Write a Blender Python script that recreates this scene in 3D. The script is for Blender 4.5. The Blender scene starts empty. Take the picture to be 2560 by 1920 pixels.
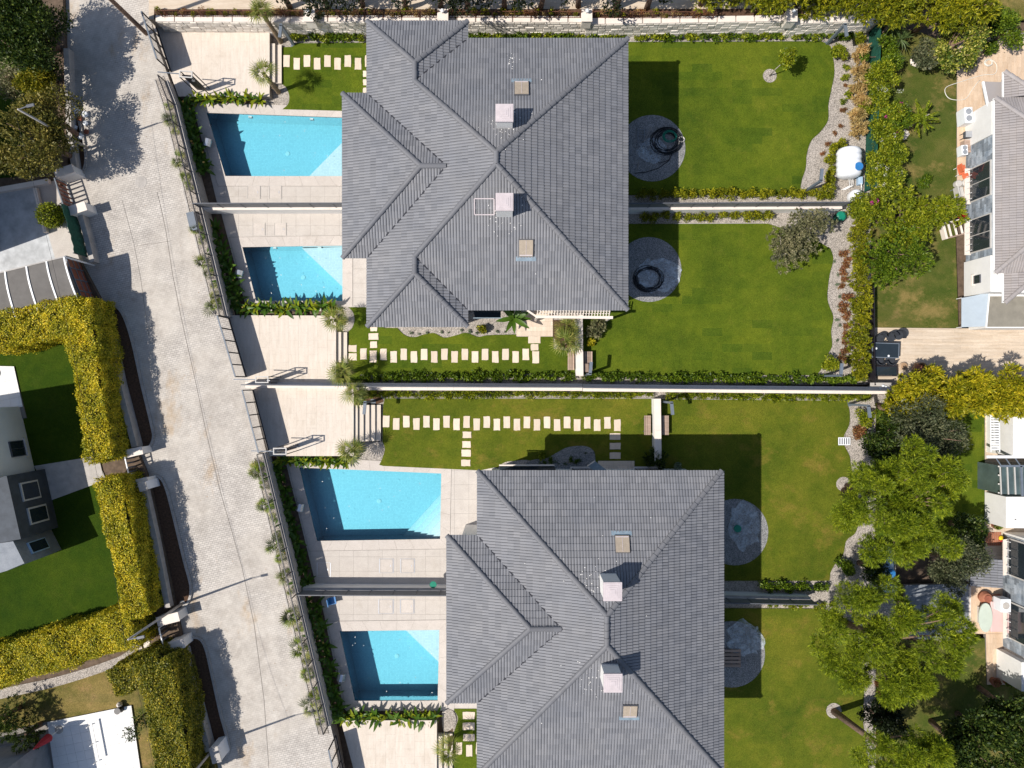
import bpy, bmesh, math, random
import numpy as np
from mathutils import Vector, Matrix
R = random.Random(7)
NR = np.random.RandomState(11)
rad = math.radians
SC = bpy.context.scene
COL = SC.collection

# ---------------------------------------------------------------- camera, sky, sun, exposure
CAM_H = 44.0
PXM = 40.0            # pixels of the 2560 px photograph per metre on the ground
cam_d = bpy.data.cameras.new("camera")
cam = bpy.data.objects.new("camera", cam_d)
COL.objects.link(cam)
cam.location = (0, 0, CAM_H)
cam_d.sensor_width = 36.0
cam_d.lens = 36.0 * PXM * CAM_H / 2560.0
cam_d.clip_end = 500.0
SC.camera = cam

SUN_TRAVEL = Vector((0.6875, 0.25, -1.0))
elev = math.atan2(1.0, math.hypot(0.6875, 0.25))
w = bpy.data.worlds.new("World")
SC.world = w
w.use_nodes = True
wn = w.node_tree.nodes
wl = w.node_tree.links
sky = wn.new('ShaderNodeTexSky')
sky.sky_type = 'NISHITA'
sky.sun_disc = False
sky.sun_elevation = elev
sky.sun_rotation = math.atan2(-0.6875, -0.25)
bg = wn['Background']
bg.inputs['Strength'].default_value = 0.10
wl.new(sky.outputs[0], bg.inputs['Color'])
sun_d = bpy.data.lights.new("sun", 'SUN')
sun_d.energy = 4.7
sun_d.angle = rad(0.5)
sun_d.color = (1.0, 0.945, 0.865)
sun = bpy.data.objects.new("sun", sun_d)
COL.objects.link(sun)
sun.rotation_euler = SUN_TRAVEL.to_track_quat('-Z', 'Y').to_euler()
sun.location = (-20, -8, 40)
SC.view_settings.view_transform = 'Standard'
SC.view_settings.look = 'None'
SC.view_settings.exposure = 0.2
SC.view_settings.gamma = 1.0
SC.view_settings.use_curve_mapping = False
SC.render.engine = 'CYCLES'
SC.cycles.max_bounces = 6
SC.cycles.transparent_max_bounces = 12
SC.cycles.caustics_reflective = False
SC.cycles.caustics_refractive = False

# ---------------------------------------------------------------- helpers
def W(px, py, z=0.0):
    """point of the photograph -> the place in the world where it stands, at height z"""
    f = (CAM_H - z) / CAM_H
    return Vector(((px - 1280) / PXM * f, (960 - py) / PXM * f, z))

WLOC = {}

class MB:
    def __init__(self):
        self.v = []; self.f = []; self.m = []
    def add(self, vs, fs, mi=0):
        o = len(self.v)
        self.v.extend([tuple(p) for p in vs])
        self.f.extend([tuple(i + o for i in f) for f in fs])
        self.m.extend([mi] * len(fs))
        return self
    def box(self, c, s, rz=0.0, mi=0):
        hx, hy, hz = s[0] / 2, s[1] / 2, s[2] / 2
        ca, sa = math.cos(rz), math.sin(rz)
        vs = []
        for dz in (-hz, hz):
            for dx, dy in ((-hx, -hy), (hx, -hy), (hx, hy), (-hx, hy)):
                vs.append((c[0] + dx * ca - dy * sa, c[1] + dx * sa + dy * ca, c[2] + dz))
        return self.add(vs, [(0, 3, 2, 1), (4, 5, 6, 7), (0, 1, 5, 4), (1, 2, 6, 5), (2, 3, 7, 6), (3, 0, 4, 7)], mi)
    def bar(self, p0, p1, wd, hg, up=(0, 0, 1), mi=0):
        p0 = Vector(p0); p1 = Vector(p1)
        d = (p1 - p0)
        if d.length < 1e-6: return self
        d.normalize()
        up = Vector(up)
        s = d.cross(up)
        if s.length < 1e-3: s = d.cross(Vector((1, 0, 0)))
        s.normalize(); u = s.cross(d).normalized()
        vs = []
        for p in (p0, p1):
            for a, b in ((-1, -1), (1, -1), (1, 1), (-1, 1)):
                vs.append(p + s * (a * wd / 2) + u * (b * hg / 2))
        return self.add(vs, [(0, 1, 2, 3), (7, 6, 5, 4), (0, 4, 5, 1), (1, 5, 6, 2), (2, 6, 7, 3), (3, 7, 4, 0)], mi)
    def wall(self, p0, p1, wd, z0, z1, mi=0):
        p0 = Vector((p0[0], p0[1], 0)); p1 = Vector((p1[0], p1[1], 0))
        m = (p0 + p1) / 2; d = p1 - p0
        return self.box((m.x, m.y, (z0 + z1) / 2), (d.length, wd, z1 - z0), math.atan2(d.y, d.x), mi)
    def prism(self, pts, z0, z1, mi=0):
        pts = [(p[0], p[1]) for p in pts]
        a = sum(pts[i][0] * pts[(i + 1) % len(pts)][1] - pts[(i + 1) % len(pts)][0] * pts[i][1] for i in range(len(pts)))
        if a < 0: pts = pts[::-1]
        n = len(pts)
        vs = [(x, y, z0) for x, y in pts] + [(x, y, z1) for x, y in pts]
        fs = [tuple(range(n - 1, -1, -1)), tuple(range(n, 2 * n))]
        for i in range(n):
            j = (i + 1) % n
            fs.append((i, j, j + n, i + n))
        return self.add(vs, fs, mi)
    def tube(self, pts, radii, n=8, mi=0, cap=True):
        pts = [Vector(p) for p in pts]
        if not hasattr(radii, '__len__'): radii = [radii] * len(pts)
        o = []
        prev = None
        for i, p in enumerate(pts):
            d = (pts[min(i + 1, len(pts) - 1)] - pts[max(i - 1, 0)])
            if d.length < 1e-9: d = Vector((0, 0, 1))
            d.normalize()
            if prev is None:
                s = d.cross(Vector((0, 0, 1)))
                if s.length < 1e-3: s = d.cross(Vector((1, 0, 0)))
            else:
                s = prev - d * prev.dot(d)
                if s.length < 1e-6: s = d.cross(Vector((0.3, 1, 0.2)))
            s.normalize(); prev = s
            u = d.cross(s)
            for k in range(n):
                a = 2 * math.pi * k / n
                o.append(p + s * (math.cos(a) * radii[i]) + u * (math.sin(a) * radii[i]))
        fs = []
        for i in range(len(pts) - 1):
            for k in range(n):
                a = i * n + k; b = i * n + (k + 1) % n
                fs.append((a, b, b + n, a + n))
        if cap:
            fs.append(tuple(range(n - 1, -1, -1)))
            fs.append(tuple(range((len(pts) - 1) * n, len(pts) * n)))
        return self.add(o, fs, mi)
    def lathe(self, c, prof, n=20, mi=0):
        vs = []; fs = []
        for r, z in prof:
            for k in range(n):
                a = 2 * math.pi * k / n
                vs.append((c[0] + r * math.cos(a), c[1] + r * math.sin(a), c[2] + z))
        for i in range(len(prof) - 1):
            for k in range(n):
                a = i * n + k; b = i * n + (k + 1) % n
                fs.append((a, b, b + n, a + n))
        fs.append(tuple(range(n - 1, -1, -1)))
        fs.append(tuple(range((len(prof) - 1) * n, len(prof) * n)))
        return self.add(vs, fs, mi)
    def build(self, name, mat, parent=None, smooth=False, local=False, bevel=0.0):
        v = self.v
        if parent is not None and not local:
            o = WLOC.get(parent.name, (0, 0, 0))
            v = [(a - o[0], b - o[1], c - o[2]) for a, b, c in v]
        me = bpy.data.meshes.new(name)
        me.from_pydata(v, [], self.f)
        mats = mat if isinstance(mat, (list, tuple)) else [mat]
        for mm in mats: me.materials.append(mm)
        if len(mats) > 1: me.polygons.foreach_set('material_index', self.m)
        if smooth: me.polygons.foreach_set('use_smooth', [True] * len(me.polygons))
        me.update()
        ob = bpy.data.objects.new(name, me)
        COL.objects.link(ob)
        if parent is not None:
            ob.parent = parent
            WLOC[ob.name] = WLOC.get(parent.name, (0, 0, 0))
        if bevel > 0:
            b = ob.modifiers.new('bevel', 'BEVEL'); b.width = bevel; b.segments = 2; b.limit_method = 'ANGLE'
        return ob

def tag(o, label=None, cat=None, group=None, kind=None):
    if label: o['label'] = label
    if cat: o['category'] = cat
    if group: o['group'] = group
    if kind: o['kind'] = kind
    return o

def thing(name, label, cat, loc=(0, 0, 0), rz=0.0, group=None):
    o = bpy.data.objects.new(name, None)
    COL.objects.link(o)
    o.location = loc
    o.rotation_euler = (0, 0, rz)
    o.empty_display_size = 0.3
    WLOC[o.name] = tuple(loc)
    return tag(o, label, cat, group)

def inst(name, data, parent, mat4=None, loc=None, rot=None, scale=None):
    o = bpy.data.objects.new(name, data)
    COL.objects.link(o)
    if parent is not None: o.parent = parent
    if mat4 is not None: o.matrix_basis = mat4
    if loc is not None: o.location = loc
    if rot is not None: o.rotation_euler = rot
    if scale is not None: o.scale = scale if hasattr(scale, '__len__') else (scale,) * 3
    return o

def copy_tree(src, loc, rz, scale=1.0, label=None):
    r = src.copy(); COL.objects.link(r)
    r.location = loc; r.rotation_euler = (0, 0, rz); r.scale = (scale,) * 3
    if label: r['label'] = label
    for ch in src.children:
        c = ch.copy(); COL.objects.link(c); c.parent = r
        for g in ch.children:
            d = g.copy(); COL.objects.link(d); d.parent = c
    return r

def mesh_np(name, V, F, mat):
    me = bpy.data.meshes.new(name)
    nv, nf = len(V), len(F)
    me.vertices.add(nv); me.vertices.foreach_set('co', V.astype(np.float32).ravel())
    me.loops.add(nf * 4); me.loops.foreach_set('vertex_index', F.astype(np.int32).ravel())
    me.polygons.add(nf)
    me.polygons.foreach_set('loop_start', np.arange(0, nf * 4, 4, dtype=np.int32))
    me.polygons.foreach_set('loop_total', np.full(nf, 4, dtype=np.int32))
    me.update(calc_edges=True); me.validate()
    me.materials.append(mat)
    return me

# ---------------------------------------------------------------- materials
def srgb(r, g, b):
    f = lambda c: (c / 255 / 12.92) if c / 255 <= 0.04045 else ((c / 255 + 0.055) / 1.055) ** 2.4
    return (f(r), f(g), f(b), 1.0)

class NT:
    def __init__(self, name, rough=0.8, spec=0.3):
        self.mat = bpy.data.materials.new(name)
        self.mat.use_nodes = True
        self.n = self.mat.node_tree.nodes; self.l = self.mat.node_tree.links
        self.b = self.n['Principled BSDF']
        self.b.inputs['Roughness'].default_value = rough
        self.b.inputs['Specular IOR Level'].default_value = spec
        self._co = None
    def new(self, t, **kw):
        x = self.n.new(t)
        for k, v in kw.items(): setattr(x, k, v)
        return x
    def co(self, scale=(1, 1, 1), rz=0.0, obj=False):
        g = self.new('ShaderNodeNewGeometry') if not obj else self.new('ShaderNodeTexCoord')
        m = self.new('ShaderNodeMapping')
        m.inputs['Scale'].default_value = scale
        m.inputs['Rotation'].default_value = (0, 0, rz)
        self.l.new(g.outputs['Position' if not obj else 'Object'], m.inputs['Vector'])
        return m.outputs[0]
    def noise(self, scale, detail=4, rough=0.6, vec=None, w=0.0):
        t = self.new('ShaderNodeTexNoise')
        t.inputs['Scale'].default_value = scale
        t.inputs['Detail'].default_value = detail
        t.inputs['Roughness'].default_value = rough
        self.l.new(vec if vec is not None else self.co(), t.inputs['Vector'])
        return t.outputs['Fac']
    def ramp(self, fac, stops, interp='LINEAR'):
        r = self.new('ShaderNodeValToRGB')
        r.color_ramp.interpolation = interp
        e = r.color_ramp.elements
        while len(e) < len(stops): e.new(0.5)
        for i, (p, c) in enumerate(stops):
            e[i].position = p
            e[i].color = c if len(c) == 4 else (*c, 1)
        self.l.new(fac, r.inputs[0])
        return r.outputs[0]
    def mix(self, fac, a, b, mode='MIX'):
        m = self.new('ShaderNodeMix', data_type='RGBA', blend_type=mode)
        for s, v in ((m.inputs[0], fac), (m.inputs[6], a), (m.inputs[7], b)):
            if isinstance(v, (int, float, tuple)): s.default_value = v
            else: self.l.new(v, s)
        return m.outputs[2]
    def math(self, op, a, b=0.0, clamp=False):
        m = self.new('ShaderNodeMath', operation=op); m.use_clamp = clamp
        for s, v in ((m.inputs[0], a), (m.inputs[1], b)):
            if isinstance(v, (int, float)): s.default_value = v
            else: self.l.new(v, s)
        return m.outputs[0]
    def color(self, c):
        if isinstance(c, tuple): self.b.inputs['Base Color'].default_value = c
        else: self.l.new(c, self.b.inputs['Base Color'])
    def bump(self, h, strength=0.3, dist=0.02):
        b = self.new('ShaderNodeBump')
        b.inputs['Strength'].default_value = strength
        b.inputs['Distance'].default_value = dist
        self.l.new(h, b.inputs['Height'])
        self.l.new(b.outputs[0], self.b.inputs['Normal'])
    def objrand(self):
        return self.new('ShaderNodeObjectInfo').outputs['Random']
    def island(self):
        return self.new('ShaderNodeNewGeometry').outputs['Random Per Island']

def plain(name, c, rough=0.7, var=0.12, scale=3.0, metal=0.0, spec=0.3, bump=0.0):
    m = NT(name, rough, spec)
    n = m.noise(scale, 5)
    lo = tuple(x * (1 - var) for x in c[:3]) + (1,)
    hi = tuple(min(1, x * (1 + var)) for x in c[:3]) + (1,)
    m.color(m.ramp(n, [(0.3, lo), (0.7, hi)]))
    m.b.inputs['Metallic'].default_value = metal
    if bump: m.bump(m.noise(scale * 12, 3), bump, 0.01)
    return m.mat

def grass_mat(name, dark, mid, light, dry=None, dry_at=0.62, sc=1.0, turf=0.22):
    m = NT(name, 0.95, 0.05)
    big = m.noise(0.22 * sc, 3, 0.55)
    med = m.noise(1.3 * sc, 4, 0.65)
    fine = m.noise(22, 5, 0.8)
    c = m.ramp(big, [(0.32, dark), (0.5, mid), (0.68, light)])
    c2 = m.ramp(med, [(0.3, dark), (0.7, light)])
    c = m.mix(0.42, c, c2)
    if dry is not None:
        d = m.ramp(m.noise(0.45 * sc, 4, 0.7, vec=m.co((1, 1.3, 1), 0.7)), [(dry_at, (0, 0, 0)), (dry_at + 0.16, (1, 1, 1))])
        c = m.mix(m.math('MULTIPLY', d, 0.7), c, dry)
    f = m.ramp(fine, [(0.32, (0.45, 0.47, 0.42)), (0.7, (1.5, 1.5, 1.4))])
    c = m.mix(1.0, c, f, 'MULTIPLY')
    # turf was laid in rolls: rectangles of slightly different green
    br = m.new('ShaderNodeTexBrick')
    br.inputs['Scale'].default_value = 1.0
    br.inputs['Brick Width'].default_value = 1.25
    br.inputs['Row Height'].default_value = 0.5
    br.inputs['Mortar Size'].default_value = 0.0
    br.inputs['Color1'].default_value = (0, 0, 0, 1)
    br.inputs['Color2'].default_value = (1, 1, 1, 1)
    m.l.new(m.co(), br.inputs['Vector'])
    c = m.mix(m.ramp(m.noise(0.11, 2, 0.5), [(0.42, (turf * .2,) * 3), (0.58, (turf,) * 3)]), c, m.mix(1.0, c, m.ramp(br.outputs['Color'], [(0.0, (.52, .68, .8)), (.2, (.66, .80, .88)), (.3, (.97, .98, .98)), (.8, (1.02, 1.02, 1.0)), (1.0, (1.16, 1.10, 1.0))]), 'MULTIPLY'))
    wr = m.ramp(m.noise(0.8, 6, 0.75, vec=m.co((1, 1, 1), 1.1)), [(0.55, (1, 1, 1)), (0.75, (1.35, 1.12, 1.5))])
    c = m.mix(1.0, c, wr, 'MULTIPLY')
    m.color(c)
    m.bump(fine, 0.9, 0.05)
    return m.mat

def stone_mat(name, c1, c2, streak=(1, 1, 1), rough=0.75, rnd=0.10, sc=2.0, rz=0.0):
    m = NT(name, rough, 0.3)
    n = m.noise(sc, 6, 0.65, vec=m.co(streak, rz))
    s = m.noise(9 * sc, 4, 0.7, vec=m.co(streak, rz))
    c = m.ramp(n, [(0.3, c1), (0.72, c2)])
    g = m.ramp(s, [(0.3, (0.86, 0.86, 0.86)), (0.6, (1.04, 1.04, 1.04))])
    c = m.mix(1.0, c, g, 'MULTIPLY')
    r = m.ramp(m.objrand(), [(0.0, (1 - rnd,) * 3), (1.0, (1 + rnd * 0.5,) * 3)])
    c = m.mix(1.0, c, r, 'MULTIPLY')
    # worn stains
    st = m.ramp(m.noise(0.7, 5, 0.7), [(0.56, (1, 1, 1)), (0.75, (0.84, 0.82, 0.78))])
    c = m.mix(0.8, c, m.mix(1.0, c, st, 'MULTIPLY'))
    m.color(c)
    m.bump(s, 0.15, 0.01)
    return m.mat

def gravel_mat(name, lo, hi, sc=28.0):
    m = NT(name, 0.9, 0.2)
    v = m.new('ShaderNodeTexVoronoi')
    v.inputs['Scale'].default_value = sc
    m.l.new(m.co(), v.inputs['Vector'])
    sp = m.new('ShaderNodeSeparateColor'); m.l.new(v.outputs['Color'], sp.inputs[0])
    c = m.ramp(sp.outputs[0], [(0.0, lo), (0.5, tuple((a + b) / 2 for a, b in zip(lo[:3], hi[:3])) + (1,)), (1.0, hi)])
    d = m.ramp(v.outputs['Distance'], [(0.25, (1, 1, 1)), (0.75, (0.35, 0.35, 0.35))])
    c = m.mix(0.7, c, m.mix(1.0, c, d, 'MULTIPLY'))
    c = m.mix(0.5, c, m.mix(1.0, c, m.ramp(m.noise(1.2, 4), [(0.3, (0.72, 0.7, 0.66)), (0.7, (1.15, 1.12, 1.1))]), 'MULTIPLY'))
    m.color(c)
    m.bump(m.math('SUBTRACT', 1.0, v.outputs['Distance']), 0.8, 0.03)
    return m.mat

def leaf_mat(name, stops, rough=0.5, trans=0.28, spec=0.3):
    m = NT(name, rough, spec)
    base = m.ramp(m.island(), stops)
    big = m.ramp(m.noise(0.9, 3, 0.6), [(0.3, (0.6, 0.68, 0.62)), (0.7, (1.28, 1.2, 1.15))])
    c = m.mix(1.0, base, big, 'MULTIPLY')
    m.color(c)
    tr = m.new('ShaderNodeBsdfTranslucent'); m.l.new(c, tr.inputs['Color'])
    ms = m.new('ShaderNodeMixShader'); ms.inputs[0].default_value = trans
    out = m.n['Material Output']
    m.l.new(m.b.outputs[0], ms.inputs[1]); m.l.new(tr.outputs[0], ms.inputs[2])
    m.l.new(ms.outputs[0], out.inputs['Surface'])
    return m.mat

M = {}
M['lawn'] = grass_mat('lawn_fresh', (.050, .084, .009, 1), (.090, .130, .011, 1), (.140, .168, .016, 1), turf=0.75)
M['lawn_dry'] = grass_mat('lawn_patchy', (.060, .092, .010, 1), (.108, .134, .013, 1), (.165, .166, .020, 1), (.22, .165, .035, 1), 0.54)
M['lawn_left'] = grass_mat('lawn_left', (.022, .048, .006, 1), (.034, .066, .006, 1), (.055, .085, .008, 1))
M['lawn_brown'] = grass_mat('lawn_brown', (.10, .10, .028, 1), (.22, .165, .055, 1), (.34, .24, .10, 1), (.06, .085, .015, 1), 0.5)
M['lawn_right'] = grass_mat('lawn_right', (.04, .075, .012, 1), (.075, .10, .018, 1), (.16, .14, .045, 1), (.30, .21, .085, 1), 0.5)
M['soil'] = plain('soil', (.12, .085, .06), 0.95, 0.35, 4, bump=0.5)
M['darksoil'] = plain('bark_mulch', (.09, .05, .03), 0.95, 0.4, 9, bump=0.6)
M['gravel'] = gravel_mat('gravel', (.26, .235, .21, 1), (.74, .67, .60, 1))
M['gravel_grey'] = gravel_mat('gravel_grey', (.17, .18, .19, 1), (.50, .50, .50, 1))
M['trav'] = stone_mat('travertine', (.58, .50, .42, 1), (.68, .605, .525, 1), (3, .5, 1), rnd=.02)
M['trav_orange'] = stone_mat('travertine_warm', (.55, .39, .26, 1), (.66, .52, .39, 1), (3, .4, 1))
M['trav_beige'] = stone_mat('travertine_beige', (.52, .41, .30, 1), (.66, .56, .45, 1), (.35, 3, 1))
M['deck'] = stone_mat('deck_stone', (.47, .425, .385, 1), (.54, .495, .45, 1), (1, 1, 1), rnd=.02)
M['coping'] = stone_mat('coping_stone', (.50, .45, .405, 1), (.57, .515, .47, 1), (1, 1, 1), rnd=.04)
M['paver'] = stone_mat('paver_stone', (.66, .53, .41, 1), (.74, .63, .52, 1), (4, .6, 1), rnd=.12)
M['slate'] = stone_mat('slate', (.20, .22, .25, 1), (.30, .32, .35, 1), (1, 1, 1), rnd=.2)
M['clad'] = stone_mat('slate_cladding', (.20, .24, .29, 1), (.42, .46, .50, 1), (1, 1, 1), rnd=.45)
M['bluecourt'] = plain('court_coating', (.44, .45, .46), 0.8, 0.25, 1.5)
M['concrete'] = plain('concrete', (.42, .39, .36), 0.9, 0.16, 2.5, bump=0.15)
M['joint'] = plain('joint_grout', (.22, .20, .18), 0.9, 0.1, 5)
M['white'] = plain('white_render', (.74, .725, .70), 0.8, 0.05, 1.5)
M['cream'] = plain('cream_coping', (.73, .65, .58), 0.8, 0.07, 3)
M['blackmetal'] = plain('black_metal', (.018, .016, .020), 0.45, 0.2, 5, spec=.5)
M['greymetal'] = plain('grey_metal', (.085, .09, .105), 0.55, 0.15, 3, spec=.5)
M['panelgrey'] = plain('panel_grey', (.17, .172, .18), 0.6, 0.1, 3)
M['bluegrey'] = plain('powder_grey', (.13, .155, .19), 0.5, 0.1, 4, spec=.5)
M['steel'] = plain('brushed_steel', (.58, .60, .64), 0.32, 0.08, 6, metal=0.8)
M['whitemetal'] = plain('white_metal', (.78, .78, .78), 0.4, 0.04, 4)
M['plasticwhite'] = plain('white_plastic', (.78, .80, .83), 0.35, 0.05, 2, spec=.5)
M['blue'] = plain('blue_plastic', (.03, .17, .42), 0.35, 0.1, 3, spec=.5)
M['tankblue'] = plain('tank_blue', (.36, .50, .66), 0.4, 0.1, 2, spec=.5)
M['hose'] = plain('black_hose', (.012, .014, .018), 0.5, 0.1, 3)
M['hosewhite'] = plain('white_hose', (.66, .64, .58), 0.5, 0.05, 3)
M['hosegreen'] = plain('green_hose', (.01, .20, .13), 0.4, 0.1, 3)
M['wood'] = stone_mat('weathered_wood', (.30, .21, .16, 1), (.48, .36, .29, 1), (.5, 12, 1), rnd=.3)
M['wood_red'] = plain('red_wood', (.26, .085, .05), 0.6, 0.2, 3)
M['wicker'] = plain('wicker', (.34, .22, .13), 0.8, 0.3, 20)
M['dark_fabric'] = plain('dark_fabric', (.035, .04, .05), 0.9, 0.2, 4)
M['terracotta'] = plain('terracotta', (.33, .13, .075), 0.85, 0.15, 5)
M['glassdark'] = plain('dark_glass', (.02, .028, .035), 0.08, 0.2, 1, spec=.8)
M['chimney'] = plain('chimney_render', (.52, .46, .47), 0.9, 0.08, 4, bump=.1)
M['beige_panel'] = plain('skylight_blind', (.35, .29, .225), 0.6, 0.1, 6)
M['flash'] = plain('lead_flashing', (.20, .26, .31), 0.5, 0.2, 5, spec=.5)
M['canopy'] = plain('canopy_sheet', (.15, .14, .13), 0.8, 0.12, 2, spec=.1)
M['greenscreen'] = plain('green_screen', (.012, .075, .05), 0.8, 0.35, 6)
M['bark'] = plain('bark', (.20, .13, .095), 0.95, 0.4, 8, bump=0.8)
M['barkgrey'] = plain('bark_grey', (.34, .30, .26), 0.95, 0.3, 8, bump=0.6)
M['palmbark'] = plain('palm_bark', (.26, .19, .12), 0.95, 0.4, 14, bump=0.9)
M['pink'] = leaf_mat('bougainvillea_flowers', [(0, (.40, .02, .20, 1)), (1, (.62, .06, .36, 1))])
M['whiteflower'] = leaf_mat('white_flowers', [(0, (.62, .60, .50, 1)), (1, (.8, .78, .7, 1))])
M['yellowflower'] = leaf_mat('yellow_flowers', [(0, (.72, .45, .05, 1)), (1, (.8, .6, .25, 1))])
M['red'] = plain('red_cloth', (.33, .02, .035), 0.7, 0.15, 4)
M['darkroof'] = plain('dark_membrane', (.055, .065, .08), 0.7, 0.25, 2)
M['doorframe'] = plain('pale_frame', (.5, .48, .45), 0.6, .05, 3)

def roof_mat(name, lo, hi, rough=0.62, lichen=True):
    m = NT(name, rough, 0.35)
    c = m.ramp(m.island(), [(0.0, lo), (1.0, hi)])
    r = m.ramp(m.objrand(), [(0.0, (0.93,) * 3), (1.0, (1.07,) * 3)])
    c = m.mix(1.0, c, r, 'MULTIPLY')
    big = m.ramp(m.noise(0.5, 4, 0.65), [(0.3, (0.92, 0.93, 0.96)), (0.7, (1.07, 1.05, 1.03))])
    c = m.mix(1.0, c, big, 'MULTIPLY')
    if lichen:
        sp = m.ramp(m.noise(3.4, 6, 0.85), [(0.665, (0, 0, 0)), (0.70, (1, 1, 1))])
        c = m.mix(m.math('MULTIPLY', sp, 0.6), c, (0.42, 0.42, 0.42, 1))
    m.color(c)
    m.bump(m.noise(60, 3), 0.1, 0.005)
    return m.mat
M['tile'] = roof_mat('roof_tile_grey', (.160, .164, .178, 1), (.205, .208, .222, 1))
M['tilecap'] = roof_mat('ridge_tile_grey', (.13, .132, .145, 1), (.158, .16, .17, 1))
M['tile2'] = roof_mat('roof_tile_taupe', (.27, .245, .235, 1), (.325, .30, .29, 1))
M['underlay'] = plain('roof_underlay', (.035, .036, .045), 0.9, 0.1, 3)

def road_mat():
    m = NT('block_paving', 0.9, 0.2)
    br = m.new('ShaderNodeTexBrick')
    br.inputs['Scale'].default_value = 1.0
    br.inputs['Brick Width'].default_value = 0.235
    br.inputs['Row Height'].default_value = 0.125
    br.inputs['Mortar Size'].default_value = 0.011
    br.inputs['Mortar Smooth'].default_value = 0.3
    br.inputs['Color1'].default_value = (.46, .425, .39, 1)
    br.inputs['Color2'].default_value = (.545, .505, .465, 1)
    br.inputs['Mortar'].default_value = (.23, .215, .205, 1)
    # paving rows run across the street, which bears 13 degrees off the picture's vertical
    vec = m.co((1, 1, 1), rad(-13))
    wob = m.new('ShaderNodeMix', data_type='VECTOR'); wob.inputs[0].default_value = 0.03
    n3 = m.new('ShaderNodeTexNoise'); n3.inputs['Scale'].default_value = 1.2
    m.l.new(vec, n3.inputs['Vector'])
    m.l.new(vec, wob.inputs[4]); m.l.new(n3.outputs['Color'], wob.inputs[5])
    m.l.new(wob.outputs[1], br.inputs['Vector'])
    # cement smeared over parts of the paving, where the blocks hardly show
    sm = m.ramp(m.noise(0.16, 4, 0.6), [(0.42, (0, 0, 0)), (0.56, (1, 1, 1))])
    plainc = m.ramp(m.noise(1.6, 6, 0.7), [(0.3, (.43, .385, .34, 1)), (0.7, (.555, .515, .465, 1))])
    c = m.mix(m.math('MULTIPLY', sm, 0.72), br.outputs['Color'], plainc)
    st = m.ramp(m.noise(0.33, 5, 0.7, vec=m.co((1, .5, 1), rad(-13))), [(0.56, (1, 1, 1)), (0.70, (.88, .74, .58))])
    c = m.mix(1.0, c, st, 'MULTIPLY')
    st2 = m.ramp(m.noise(0.9, 6, 0.8), [(0.3, (.76, .75, .74)), (0.58, (1.05, 1.05, 1.04))])
    c = m.mix(1.0, c, st2, 'MULTIPLY')
    m.color(c)
    m.bump(br.outputs['Fac'], -0.4, 0.01)
    return m.mat
M['road'] = road_mat()

def pool_mat():
    m = NT('pool_mosaic', 0.4, 0.4)
    br = m.new('ShaderNodeTexBrick')
    br.offset = 0.0
    br.inputs['Scale'].default_value = 1.0
    br.inputs['Brick Width'].default_value = 0.10
    br.inputs['Row Height'].default_value = 0.10
    br.inputs['Mortar Size'].default_value = 0.006
    br.inputs['Color1'].default_value = (.64, .70, .73, 1)
    br.inputs['Color2'].default_value = (.74, .79, .81, 1)
    br.inputs['Mortar'].default_value = (.56, .66, .70, 1)
    m.l.new(m.co(), br.inputs['Vector'])
    m.color(br.outputs['Color'])
    return m.mat
M['pool'] = pool_mat()

def water_mat():
    m = NT('pool_water', 0.05)
    n, l = m.n, m.l
    n.remove(m.b)
    t = n.new('ShaderNodeBsdfTransparent'); t.inputs['Color'].default_value = (.93, .98, 1, 1)
    g = n.new('ShaderNodeBsdfGlossy'); g.inputs['Roughness'].default_value = 0.02
    fr = n.new('ShaderNodeFresnel'); fr.inputs['IOR'].default_value = 1.33
    bp = n.new('ShaderNodeBump'); bp.inputs['Strength'].default_value = 0.25; bp.inputs['Distance'].default_value = 0.03
    nz = n.new('ShaderNodeTexNoise'); nz.inputs['Scale'].default_value = 3.5; nz.inputs['Detail'].default_value = 3
    geo = n.new('ShaderNodeNewGeometry'); l.new(geo.outputs['Position'], nz.inputs['Vector'])
    l.new(nz.outputs['Fac'], bp.inputs['Height'])
    l.new(bp.outputs[0], g.inputs['Normal']); l.new(bp.outputs[0], fr.inputs['Normal'])
    ms = n.new('ShaderNodeMixShader')
    l.new(fr.outputs[0], ms.inputs[0]); l.new(t.outputs[0], ms.inputs[1]); l.new(g.outputs[0], ms.inputs[2])
    out = n['Material Output']
    l.new(ms.outputs[0], out.inputs['Surface'])
    va = n.new('ShaderNodeVolumeAbsorption')
    va.inputs['Color'].default_value = (.22, .85, .94, 1)
    va.inputs['Density'].default_value = 0.46
    l.new(va.outputs[0], out.inputs['Volume'])
    return m.mat
M['water'] = water_mat()
M['roomglass'] = plain('room_glass', (.07, .10, .10), 0.1, 0.3, 1, spec=.7)

def plastic_mat():
    m = NT('clear_sheet', 0.25, 0.6)
    m.b.inputs['Base Color'].default_value = (.66, .74, .8, 1)
    t = m.new('ShaderNodeBsdfTransparent')
    ms = m.new('ShaderNodeMixShader')
    f = m.ramp(m.noise(3.0, 5, 0.7), [(0.35, (0.12,) * 3), (0.7, (0.62,) * 3)])
    m.l.new(f, ms.inputs[0])
    m.l.new(t.outputs[0], ms.inputs[1]); m.l.new(m.b.outputs[0], ms.inputs[2])
    m.l.new(ms.outputs[0], m.n['Material Output'].inputs['Surface'])
    return m.mat
M['sheet'] = plastic_mat()

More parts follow.
